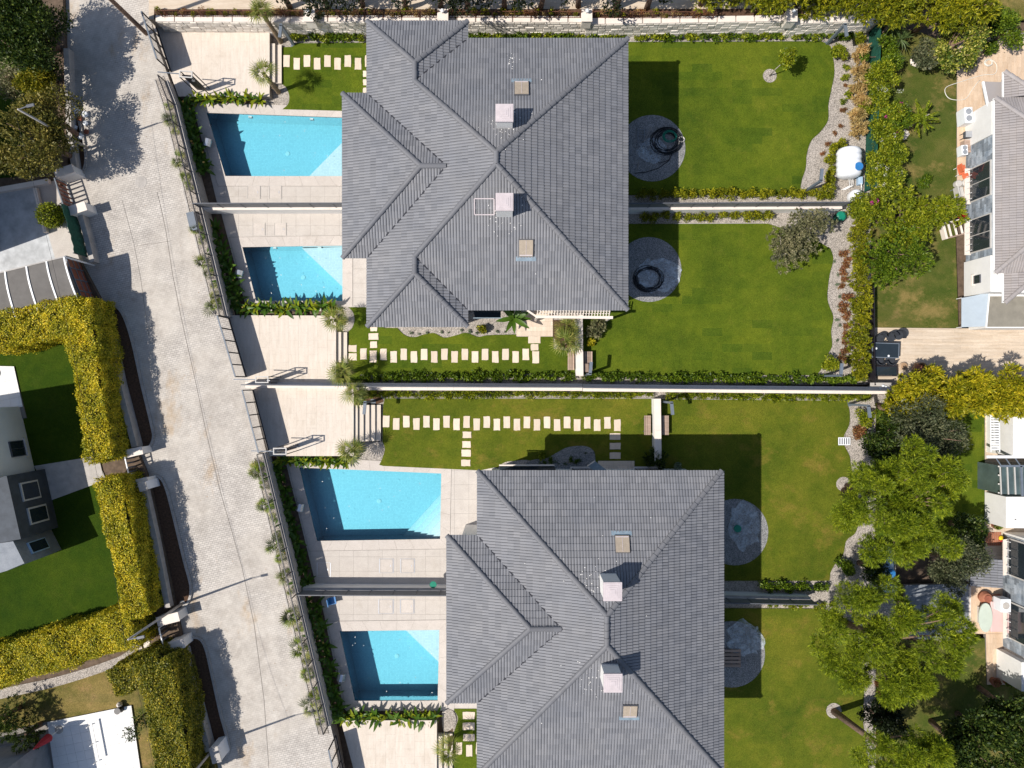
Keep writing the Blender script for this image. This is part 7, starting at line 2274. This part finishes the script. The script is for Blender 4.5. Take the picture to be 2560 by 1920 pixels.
MB().prism([W(x, y, 0)[:2] for x, y in ((2508, 1330), (2800, 1330), (2800, 1620), (2508, 1620))], 0, HB).build('wall', M['white'], t)
cl = 0
y0_, y1_ = yy(1615, 0), yy(1335, 0); zz = .02; xw = W(2508, 0, 0).x
while zz < HB - .1:
    y = y0_ - R.uniform(0, .3)
    while y < y1_:
        w_ = R.uniform(.35, .8); a_ = max(y, y0_); b_ = min(y + w_, y1_)
        if b_ - a_ > .05: MB().box((xw - .02, (a_ + b_) / 2, zz + .1), (.05, b_ - a_ - .008, .192)).build('slate_panel', M['clad'], t); cl += 1
        y += w_
    zz += .2
MB().prism([(xw - .2, y0_ - .1), (xw + 8, y0_ - .1), (xw + 8, y1_ + .1), (xw - .2, y1_ + .1)], HB, HB + .12).build('roof_slab', M['white'], t)
for py in (1400, 1560):
    y = yy(py, 1.5)
    w_ = MB().box((xw - .06, y, 1.5), (.14, 2.3, 1.7)).build('window', M['doorframe'], t)
    MB().box((xw - .15, y, 1.5), (.04, 2.1, 1.5)).build('pane', M['glassdark'], w_)
    for k in range(7): MB().box((xw - .30 - k * .05, y, .75 + k * .02), (.03, 2.2, .05)).build('slat', M['cream'], w_)
    for k in range(5): MB().box((xw - .40, y - 1.0 + k * .5, .95), (.04, .04, .5)).build('balcony_bar', M['whitemetal'], w_)
MB().prism([W(x, y, 0)[:2] for x, y in ((2490, 1621), (2800, 1621), (2800, 1700), (2490, 1690))], 0, 2.2).build('white_block', M['white'], t)
ts = thing('garden_shed', 'grey tiled lean-to roof between the pines and the lower right house', 'shed', tuple(W(2460, 1430, 0)))
a_, b_ = W(2428, 1395, 1.9), W(2506, 1470, 2.3)
tile_planes = [([[(a_.x, b_.y, 1.8), (a_.x, a_.y, 1.8), (b_.x, a_.y, 2.3), (b_.x, b_.y, 2.3)]], (a_.x, b_.y, 1.8), (a_.x, a_.y, 1.8))]
roof_planes(ts, tile_planes, [], M['tile'], M['tilecap'], 60)
MB().prism([(a_.x + .2, b_.y + .1), (b_.x, b_.y + .1), (b_.x, a_.y - .1), (a_.x + .2, a_.y - .1)], 0, 1.7).build('wall', M['white'], ts)
c = W(2502, 1505, .5); t = thing('air_conditioner', 'white outdoor unit against the lower right slate wall', 'air conditioner', (c.x - .2, c.y, 0))
MB().box((0, 0, .9), (.6, .8, .7)).build('case', M['plasticwhite'], t, local=True, bevel=.02); MB().lathe((0, 0, 1.252), [(.22, 0), (.2, .02)], 18).build('grille', M['concrete'], t, local=True); MB().box((0, 0, .27), (.5, .6, .54)).build('stand', M['concrete'], t, local=True)
c = W(2446, 1535); t = thing('covered_table', 'oval pale green covered table on the orange terrace', 'table', (c.x, c.y, 0))
MB().prism([(math.cos(a) * .42, math.sin(a) * .9) for a in [2 * math.pi * k / 28 for k in range(28)]], .60, .70).build('cover', plain('pale_green_cover', (.50, .56, .48), .7, .06, 2), t, local=True, bevel=.02); MB().box((0, 0, .31), (.2, 1.0, .60)).build('base', M['doorframe'], t, local=True)
c = W(2482, 1535); t = thing('covered_sofa', 'pink covered garden sofa against the lower right house', 'sofa', (c.x, c.y, 0))
pk = plain('pink_cover', (.62, .44, .42), .8, .06, 2)
MB().box((0, 0, .28), (.95, 1.9, .5)).build('seat', pk, t, local=True, bevel=.06); MB().box((.4, 0, .60), (.2, 1.9, .35)).build('backrest', pk, t, local=True, bevel=.05)
c = W(2455, 1490); t = thing('terracotta_jar', 'brown rounded pots at the top of the orange terrace', 'pot', (c.x, c.y, 0))
MB().lathe((0, 0, 0), [(.3, 0), (.4, .3), (.3, .5), (.2, .55)], 18).build('jar', M['terracotta'], t, local=True); MB().lathe((0, 0, .55), [(.22, 0), (.2, .04)], 14).build('lid', M['wood_red'], t, local=True)
tag(MB().tube([W(2484, 1495, .3), W(2500, 1493, .3)], .2, 12).build('rolled_rug', M['wood_red']), 'rolled brown rug leaning at the top of the orange terrace', 'rug')

# ---------------------------------------------------------------- trees
# top left: dark mixed trees
def crown_tree(name, label, cpx, cpy, zc, r, rz_, lm, n, size, ground=0.0, **kw):
    c = W(cpx, cpy, zc); b = Vector((c.x + R.uniform(-.2, .2), c.y + R.uniform(-.2, .2), ground))
    return tree(name, label, b, c, r, rz_, lm, n, size, kw.pop('bark', M['bark']), **kw)
GL = LZ - .04
crown_tree('broadleaf_tree', 'dark broadleaf tree in the top left corner of the picture', 40, 40, GL + 3.2, 2.1, 1.6, LM['dark'], 9000, .17, GL, k=18, br=.9)
crown_tree('broadleaf_tree', 'dark green tree beside the street at the very top left', 72, 62, GL + 2.9, 1.6, 1.3, LM['dark'], 9000, .17, GL, k=16, br=.85)
crown_tree('broadleaf_tree', 'dark spreading tree on the left whose shadow falls over the street', 66, 150, GL + 2.8, 1.7, 1.2, LM['dark'], 9000, .17, GL, k=18, br=.85)
crown_tree('broadleaf_tree', 'yellow-green tree between the darker trees at the top left', 92, 212, GL + 2.4, 1.25, 1.0, LM['hedge_olive'], 5200, .15, GL, k=12, br=.65)
crown_tree('broadleaf_tree', 'pale green bush tree at the left edge below the grey pole', 15, 190, GL + 1.7, 1.3, 1.0, LM['olive'], 3000, .15, GL, k=10, br=.65)
crown_tree('broadleaf_tree', 'brownish olive tree with ragged crown above the wooden gate', 98, 345, GL + 2.9, 2.2, 1.3, LM['brownolive'], 8000, .18, GL, k=22, br=.75, aspect=.4)
crown_tree('broadleaf_tree', 'brownish olive tree near the lamp post at the top left', 125, 290, GL + 2.7, 1.6, 1.1, LM['brownolive'], 5200, .17, GL, k=16, br=.65, aspect=.4)
crown_tree('broadleaf_tree', 'ragged olive tree at the left edge above the blue court', 45, 395, GL + 2.5, 1.5, 1.1, LM['brownolive'], 4500, .17, GL, k=12, br=.6, aspect=.4)
crown_tree('broadleaf_tree', 'dark conifer bush at the bottom left beside the dry lawn', 12, 1790, GL + 1.3, 1.3, 1.0, LM['dark'], 3500, .2, GL, k=10, br=.6, mode='spray', aspect=.18)
crown_tree('broadleaf_tree', 'sprawling dark shrub above the bottom left building', 62, 1838, GL + 1.2, 1.1, .8, LM['dark'], 3000, .2, GL, k=9, br=.5, mode='spray', aspect=.18)
crown_tree('broadleaf_tree', 'bare twiggy little tree beside the white tiled terrace', 335, 1815, GL + 1.5, .9, .7, LM['dark'], 700, .12, GL, k=9, br=.35, trunk_r=.05)
# young tree in the upper lawn
b = W(1924, 190); c = W(1966, 138, 2.15)
c = Vector((b.x + .28, b.y + .12, 2.15))
tree('young_tree', 'small young tree in the middle of the big upper lawn', b, c, .48, .5, LM['lime'], 1300, .13, M['barkgrey'], k=9, br=.33, trunk_r=.035)
# olive trees
crown_tree('olive_tree', 'grey-green olive tree at the top of the second lawn, right one', 2028, 568, 2.1, 1.45, .8, LM['olive'], 8000, .16, 0, k=18, br=.6, bark=M['barkgrey'], aspect=.28, mode='spray')
crown_tree('olive_tree', 'grey-green olive tree at the top of the second lawn, left lower one', 1972, 633, 2.1, 1.5, .8, LM['olive'], 8000, .16, 0, k=18, br=.6, bark=M['barkgrey'], aspect=.28, mode='spray')
# pines
def pine(label, bx, by, cpx, cpy, zc, r, n, sq=(1, 1), k=26, lm='pine', rz_=1.2, size=.34):
    b = W(bx, by); c = W(cpx, cpy, zc)
    tree('pine_tree', label, b, c, r, rz_, LM[lm], int(n * 1.9), size * .66, M['bark'], k=k, br=.62, trunk_r=.20, mode='spray', aspect=.10, squash=sq, flat=.6, up=.25)
pine('large spreading pine on the right with a tilted pale trunk at its left edge', 2118, 1215, 2268, 1264, 5.2, 4.1, 50000, k=52, rz_=1.4)
pine('second large pine below the blue water tank', 2120, 1560, 2224, 1606, 5.0, 4.3, 60000, (1.25, .9), k=66, rz_=1.4)
pine('pine at the bottom right whose long bare trunk crosses the lowest lawn', 2084, 1778, 2265, 1905, 6.8, 2.7, 24000, (1.1, .8), k=24)
pine('small side crown of pine reaching over the lawn edge', 2112, 1225, 2115, 1285, 3.6, .9, 3500, k=6, rz_=.5)
crown_tree('olive_tree', 'dark olive tree with a grey sunlit top above the large pine', 2318, 1090, 3.4, 2.5, 1.3, LM['olive_dark'], 13000, .18, 0, k=24, br=.8, aspect=.35)
crown_tree('broadleaf_tree', 'almost black tree left of the dark olive tree', 2235, 1098, 2.5, 1.5, 1.1, LM['dark'], 6000, .17, 0, k=14, br=.7)
crown_tree('olive_tree', 'round grey-olive tree at the lower right of the large pine', 2390, 1410, 3.0, 1.75, 1.2, LM['olive_dark'], 9000, .16, 0, k=18, br=.65, aspect=.35)
crown_tree('broadleaf_tree', 'dark shrub in the shade between the two pines', 2180, 1420, 1.3, 1.0, .7, LM['dark'], 2500, .16, 0, k=8, br=.5)
crown_tree('broadleaf_tree', 'dark shrub right of the large pine, next to the lawn strip', 2425, 1325, 1.6, 1.0, .8, LM['dark'], 2600, .16, 0, k=8, br=.5)
for k, (px, py, r, lab) in enumerate(((2490, 1850, 2.2, 'dark broadleaf tree in the bottom right corner'), (2420, 1880, 1.9, 'dark broadleaf tree left of the bottom right corner'), (2545, 1790, 1.5, 'dark broadleaf tree at the right edge near the bottom'))):
    crown_tree('broadleaf_tree', lab, px, py, 3.4, r, 1.4, LM['dark'], 8000, .19, 0, k=16, br=.8)
crown_tree('broadleaf_tree', 'dark ivy like mass below the second pine', 2215, 1800, 1.4, 1.5, .8, LM['black'], 4500, .17, 0, k=12, br=.6)
# yellow conifers leaning right, below the terrace
gl = ['at the left end', 'second from the left', 'third from the left', 'in the middle', 'third from the right', 'second from the right', 'at the right end']
for k, px in enumerate((2270, 2315, 2362, 2408, 2452, 2495, 2530)):
    c = W(px, 985 + (k > 2) * 8 - (k % 2) * 14, 2.6)
    b = Vector((c.x - .3, c.y + .1, 0))
    tree('conifer_tree', 'golden yellow conifer in the row below the beige terrace, ' + gl[k], b, c, 1.25, 1.2, LM['golden_conifer'], 7500, .26, M['bark'], k=13, br=.65, mode='spray', aspect=.22, up=.3)
crown_tree('conifer_tree', 'low green conifer bush at the left foot of the golden conifers', 2225, 1020, 1.2, 1.1, .8, LM['conifer'], 3200, .22, 0, k=9, br=.5, mode='spray', aspect=.22)
# hedge column of little conifers
names = ['topmost', 'second', 'third', 'fourth', 'fifth', 'sixth', 'seventh', 'eighth', 'ninth', 'tenth', 'eleventh', 'twelfth', 'lowest']
for k in range(13):
    py = 560 + k * 31
    c = W(2148 + R.uniform(-2, 2), py, .8); b = Vector((c.x, c.y, 0))
    tree('columnar_conifer', names[k] + ' conifer bush in the column along the gravel strip', b, Vector((c.x, c.y, .85)), .50, .75, LM['conifer'], 1900, .18, M['bark'], k=7, br=.36, trunk_r=.05, mode='spray', aspect=.22)
# bushy masses right of the green fence
mass = [(2205, 135, 1.3, 'green', 'leafy green climber mass at the top of the right hedge'), (2210, 200, 1.2, 'lime', 'bougainvillea mass right of the green fence, upper part'), (2212, 262, 1.2, 'lime', 'bougainvillea mass right of the green fence, middle part'),
        (2215, 325, 1.2, 'lime', 'bougainvillea mass with white flecks, beside the water tank top'), (2208, 390, 1.15, 'lime', 'bougainvillea mass with white flecks, beside the water tank'), (2212, 452, 1.2, 'lime', 'bougainvillea mass below the water tank'),
        (2240, 300, .9, 'green', 'green shrub with pink flowers beside the monkey puzzle tree'), (2165, 520, .8, 'lime', 'yellow-green shrub with pink flowers at the corner of the dividing wall')]
for k, (px, py, r, lm, lab) in enumerate(mass):
    c = W(px, py, 1.4); b = Vector((c.x, c.y, 0))
    t = tree('flowering_shrub', lab, b, Vector((c.x, c.y, 1.15)), r, .85, LM[lm], int(4800 * r), .13, M['bark'], k=11, br=.5, trunk_r=.07, cat='shrub')
    bl = [(R.uniform(-.7, .7) * r, R.uniform(-.7, .7) * r, 1.15 + R.uniform(.4, .75), .12, .12, .08) for _ in range(2)]
    if k in (2, 3, 7): leaf_obj('flowers', blob_leaves(bl, 90, .09, .7), M['pink'], t)['kind'] = 'stuff'
    if k in (1, 3, 4, 5): leaf_obj('blossom', blob_leaves([(R.uniform(-.8, .8) * r, R.uniform(-.8, .8) * r, 1.15 + R.uniform(.4, .8), .15, .15, .08) for _ in range(6)], 130, .06, .7), M['whiteflower'], t)['kind'] = 'stuff'
crown_tree('broadleaf_tree', 'big leaning green shrub below the dividing wall at the right', 2262, 555, 2.0, 2.0, 1.0, LM['lime'], 10000, .2, 0, k=20, br=.7, aspect=.3, mode='spray')
crown_tree('broadleaf_tree', 'upper right part of the leaning shrub mass, touching the timber steps', 2345, 530, 1.5, 1.5, .8, LM['lime'], 6000, .2, 0, k=14, br=.5, aspect=.28, mode='spray', squash=(1.2, .6))
crown_tree('broadleaf_tree', 'darker green tree over the black fence at the right', 2225, 635, 2.2, 1.9, 1.2, LM['green'], 9000, .2, 0, k=18, br=.7, aspect=.3, mode='spray')
crown_tree('broadleaf_tree', 'speckled yellow variegated shrub at the top right', 2385, 112, 1.9, 1.8, 1.0, LM['variegated'], 6500, .17, 0, k=16, br=.6)
crown_tree('broadleaf_tree', 'dark green shrub left of the speckled yellow one', 2318, 130, 1.4, 1.2, .9, LM['olive_dark'], 3500, .16, 0, k=10, br=.55)
crown_tree('broadleaf_tree', 'dark leafy bush at the top right corner above the terrace', 2520, 75, 1.5, 1.5, 1.0, LM['green'], 5500, .14, 0, k=12, br=.6)
crown_tree('broadleaf_tree', 'dark shaded bush between the top conifers and the terrace', 2440, 62, 1.0, 1.2, .8, LM['black'], 3000, .16, 0, k=10, br=.5)
# yuccas and monkey puzzle
blade_me = bpy.data.meshes.new('blade')
_m = MB().add([(0, -.02, 0), (.35, -.035, .04), (.75, 0, -.03), (.35, .035, .04), (0, .02, 0)], [(0, 1, 2), (0, 2, 3), (0, 3, 4)])
blade_me.from_pydata(_m.v, [], _m.f); blade_me.materials.append(LM['yucca'])
def yucca(px, py, z, s, label, n=34):
    c = W(px, py, z); t = thing('yucca', label, 'yucca', (c.x, c.y, 0))
    MB().tube([(0, 0, 0), (.05, 0, z * .5), (0, 0, z)], [.11, .09, .08], 8).build('trunk', M['palmbark'], t, local=True)
    for i in range(n): inst('blade', blade_me, t, loc=(0, 0, z), rot=(R.uniform(-.4, .4), -rad(R.uniform(-8, 80) if i > 6 else 78), i * 2.399), scale=s * R.uniform(.8, 1.1))
yucca(2225, 62, 1.8, 1.0, 'spiky yucca at the end of the stone wall')
yucca(2252, 98, 1.6, 1.05, 'spiky yucca below and right of the topmost one')
yucca(2246, 150, 1.2, .75, 'smaller yucca beside the pale stones')
c = W(2303, 298, 1.2); t = thing('monkey_puzzle', 'star shaped spiky conifer on the grass left of the upper right house', 'tree', (c.x - .1, c.y, 0))
MB().tube([(0, 0, 0), (.05, 0, 1.0), (.1, 0, 2.0)], [.10, .08, .03], 8).build('trunk', M['barkgrey'], t, local=True)
for i in range(16):
    a = i * 2.399; L = R.uniform(.95, 1.5) * (1 - .3 * (i / 16)); z = .7 + 1.1 * i / 16
    d = np.array([math.cos(a), math.sin(a), .12])
    n_ = 260; f = NR.rand(n_, 1)
    P = np.array([[0.05, 0, z]]) + d * f * L + NR.normal(size=(n_, 3)) * .06 * (1.1 - f)
    V, F = leaf_quads(P, d + NR.normal(size=(n_, 3)) * .6, .17, .045)
    leaf_obj('branch', (V, F), LM['pine'] if i % 2 else LM['lime'], t)
for k, (px, py, r, lab) in enumerate(((2286, 156, .35, 'pale boulder beside the smaller yucca, right'), (2234, 160, .25, 'pale boulder left of the smaller yucca'), (2256, 338, .35, 'flat pale stone beside the star shaped conifer'), (2183, 358, .2, 'small stone in the bougainvillea'))):
    c = W(px, py); vs = []
    bm = bmesh.new(); bmesh.ops.create_icosphere(bm, subdivisions=2, radius=r)
    for v_ in bm.verts: v_.co *= R.uniform(.82, 1.12); v_.co.z *= .55
    me = bpy.data.meshes.new('boulder'); bm.to_mesh(me); bm.free(); me.materials.append(M['cream'])
    tag(inst('boulder', me, None, loc=(c.x, c.y, r * .3)), lab, 'boulder')
# grate in the gravel, bin
c = W(2110, 1103); t = thing('drain_grate', 'white framed drain grate set in the gravel of the lower garden', 'grate', (c.x - .0, c.y, .0))
MB().box((0, 0, .03), (.75, .48, .03)).build('frame', M['plasticwhite'], t, local=True)
for k in range(5): MB().box((-.28 + k * .14, 0, .05), (.06, .38, .012)).build('bar', M['greymetal'], t, local=True)
c = W(2093, 545); t = thing('covered_bin', 'dark green bin in the shade beside the right olive tree', 'bin', (c.x, c.y, 0)); MB().lathe((0, 0, 0), [(.26, 0), (.3, .5), (.28, .55)], 16).build('bin', M['greenscreen'], t, local=True); MB().lathe((0, 0, .56), [(.3, 0), (.2, .06)], 16).build('lid', M['hosegreen'], t, local=True)
c = W(1083, 1461, 1.02); t = thing('green_bowl', 'small green bowl on the wall top between the lower villa decks', 'bowl', (c.x, c.y, 1.005)); MB().lathe((0, 0, 0), [(.1, 0), (.2, .06), (.21, .08), (.19, .07)], 18).build('bowl', M['hosegreen'], t, local=True); MB().lathe((0, 0, .04), [(.12, 0), (.1, .02)], 12).build('disc', M['hosegreen'], t, local=True)
c = W(835, 1497); t = thing('folding_chair', 'blue folding chair in the shade beside the wall by the lowest pool', 'chair', (c.x, c.y, .01), .2)
MB().box((0, 0, .4), (.45, .45, .03)).build('seat', M['blue'], t, local=True); MB().box((-.2, 0, .65), (.04, .45, .4)).build('backrest', M['blue'], t, local=True)
for sx in (-1, 1):
    for sy in (-1, 1): MB().box((sx * .18, sy * .18, .19), (.03, .03, .38)).build('leg', M['steel'], t, local=True)
# pergola of the upper villa, glass canopy
t = thing('pergola', 'white louvred pergola edge under the south eave of the upper villa', 'pergola', tuple(W(1440, 780, 0)))
PH = 2.6
for a, b in (((1340, 792), (1532, 794)),): MB().bar(W(*a, PH), W(*b, PH), .16, .12).build('front_beam', M['cream'], t)
for k in range(2): MB().bar(W(1342 + 0, 777 + k * 6, PH - .1), W(1526, 778 + k * 6, PH - .1), .05, .05).build('rail', M['doorframe'], t)
for k in range(26): x = 1342 + k * 7.2; MB().bar(W(x, 791, PH - .02), W(x + 4, 768, PH - .02), .045, .07).build('louvre', M['cream'], t)
for px in (1342, 1528): q = W(px, 792, PH); MB().box((q.x, q.y, PH / 2 - .05), (.12, .12, PH - .12)).build('post', M['cream'], t)
MB().bar(W(1318, 776, 2.4), W(1340, 791, 2.4), .10, .08).build('side_beam', M['cream'], t)
t = thing('glass_canopy', 'dark glass canopy under the south eave of the upper villa', 'canopy', tuple(W(1220, 785, 0)))
MB().prism([W(x, y, 2.5)[:2] for x, y in ((1183, 776), (1252, 776), (1252, 794), (1188, 794))], 2.46, 2.5).build('glass', M['glassdark'], t)
MB().bar(W(1183, 795, 2.5), W(1254, 795, 2.5), .05, .06).build('frame', M['flash'], t)
t = thing('glass_canopy', 'dark glass canopy above the north eave of the lower villa', 'canopy', tuple(W(1320, 1170, 0)))
MB().prism([W(x, y, 2.5)[:2] for x, y in ((1250, 1166), (1385, 1164), (1392, 1180), (1250, 1180))], 2.46, 2.5).build('glass', M['glassdark'], t)
MB().bar(W(1248, 1163, 2.5), W(1386, 1163, 2.5), .08, .08).build('frame', M['cream'], t)
t = thing('entrance_roof', 'pale slanted entrance roof beside the terrace of the lower villa', 'canopy', tuple(W(1500, 1165, 0)))
MB().prism([W(x, y, 2.4)[:2] for x, y in ((1470, 1166), (1488, 1153), (1520, 1178), (1505, 1190))], 2.3, 2.4).build('roof', M['flash'], t)
MB().bar(W(1468, 1165, 2.42), W(1488, 1152, 2.42), .06, .05).build('edge', M['cream'], t)
# fallen leaves, rubbish bits and small white drops spread over roofs and street
M['speck'] = plain('pale_droppings', (.75, .73, .70), .9, .1, 5)
mb = MB()
for _ in range(150):
    x, y = R.uniform(300, 760), R.uniform(120, 1900)
    if x < 190 + y * .19 + 40 or x > 380 + (y - 100) * .255 - 20: continue
    p = W(x, y, RZ); s_ = R.uniform(.02, .05)
    mb.box((p.x, p.y, RZ + .006), (s_, s_ * R.uniform(.5, 1.2), .010), R.uniform(0, 3))
tag(mb.build('fallen_leaves', M['wicker']), kind='stuff')
for (px, py, lab) in ((205, 310, 'white and red rubbish bags under the trees at the top left of the street'),):
    c = W(px, py, RZ); t = thing('rubbish_pile', lab, 'rubbish', (c.x, c.y, RZ))
    for k in range(7):
        bm = bmesh.new(); bmesh.ops.create_icosphere(bm, subdivisions=2, radius=R.uniform(.13, .24))
        for v_ in bm.verts: v_.co *= R.uniform(.75, 1.15); v_.co.z *= .7
        me = bpy.data.meshes.new('bag'); bm.to_mesh(me); bm.free(); me.materials.append([M['plasticwhite'], M['wood_red'], M['plasticwhite']][k % 3])
        inst('bag', me, t, loc=(R.uniform(-.35, .35), -.8 + k * .27, .14))

def hip_z(x, y, rects, tn):
    return EV + tn * max(min(x - a, b - x, y - c_, d - y) for a, b, c_, d in rects)
def flecks(name_parent, pts, zf):
    mb = MB()
    for x, y in pts:
        z = zf(x, y); s_ = R.uniform(.015, .05)
        mb.box((x, y, z + .085), (s_, s_ * R.uniform(.4, 1.3), .03), R.uniform(0, 3))
    tag(mb.build('mortar_flecks', M['speck'], name_parent), kind='stuff')
rects1 = [(-7.8, 6.22, 4.01, 18.6), (-7.8, -2.4, 3.11, 19.55), (-9.12, -.2, 6.81, 15.65)]
P_ = [(R.uniform(-7.5, 6), R.uniform(4.3, 18.3)) for _ in range(9)]
for cx, cy in ((-.4, 13.4), (-.4, 8.9)): P_ += [(cx + R.gauss(0, .7), cy + R.gauss(0, .45) - .3) for _ in range(45)]
P_ += [(R.gauss(0.0, .15), R.gauss(17.2, .25)) for _ in range(20)]
flecks(v1, P_, lambda x, y: hip_z(x, y, rects1, TN))
def z2(x, y):
    return min(EV + (x - x0_v) * slopeW, EV + (x1_v - x) * slopeW, EV + (y0_v - y) * tn2, EV + (y - y1_v) * tn2s, ER2)
x0_v, x1_v, y0_v, y1_v = -1.85, 11.38, -4.69, -21.05
P_ = [(R.uniform(-1.5, 11), R.uniform(-20.5, -5)) for _ in range(9)]
for cx, cy in ((4.4, -10.2), (4.4, -14.9)): P_ += [(cx + R.gauss(0, .8), cy + R.gauss(0, .6)) for _ in range(60)]
flecks(v2, P_, z2)
# a few leaves drifting on the pools
mb = MB()
for (ax, ay, bx, by) in ((600, 300, 850, 430), (660, 630, 840, 740), (780, 1190, 1090, 1330), (880, 1590, 1080, 1740)):
    for _ in range(14):
        p = W(R.uniform(ax, bx), R.uniform(ay, by)); s_ = R.uniform(.03, .07)
        mb.box((p.x, p.y, -.126), (s_, s_ * .5, .004), R.uniform(0, 3))
tag(mb.build('floating_leaves', M['speck']), kind='stuff')
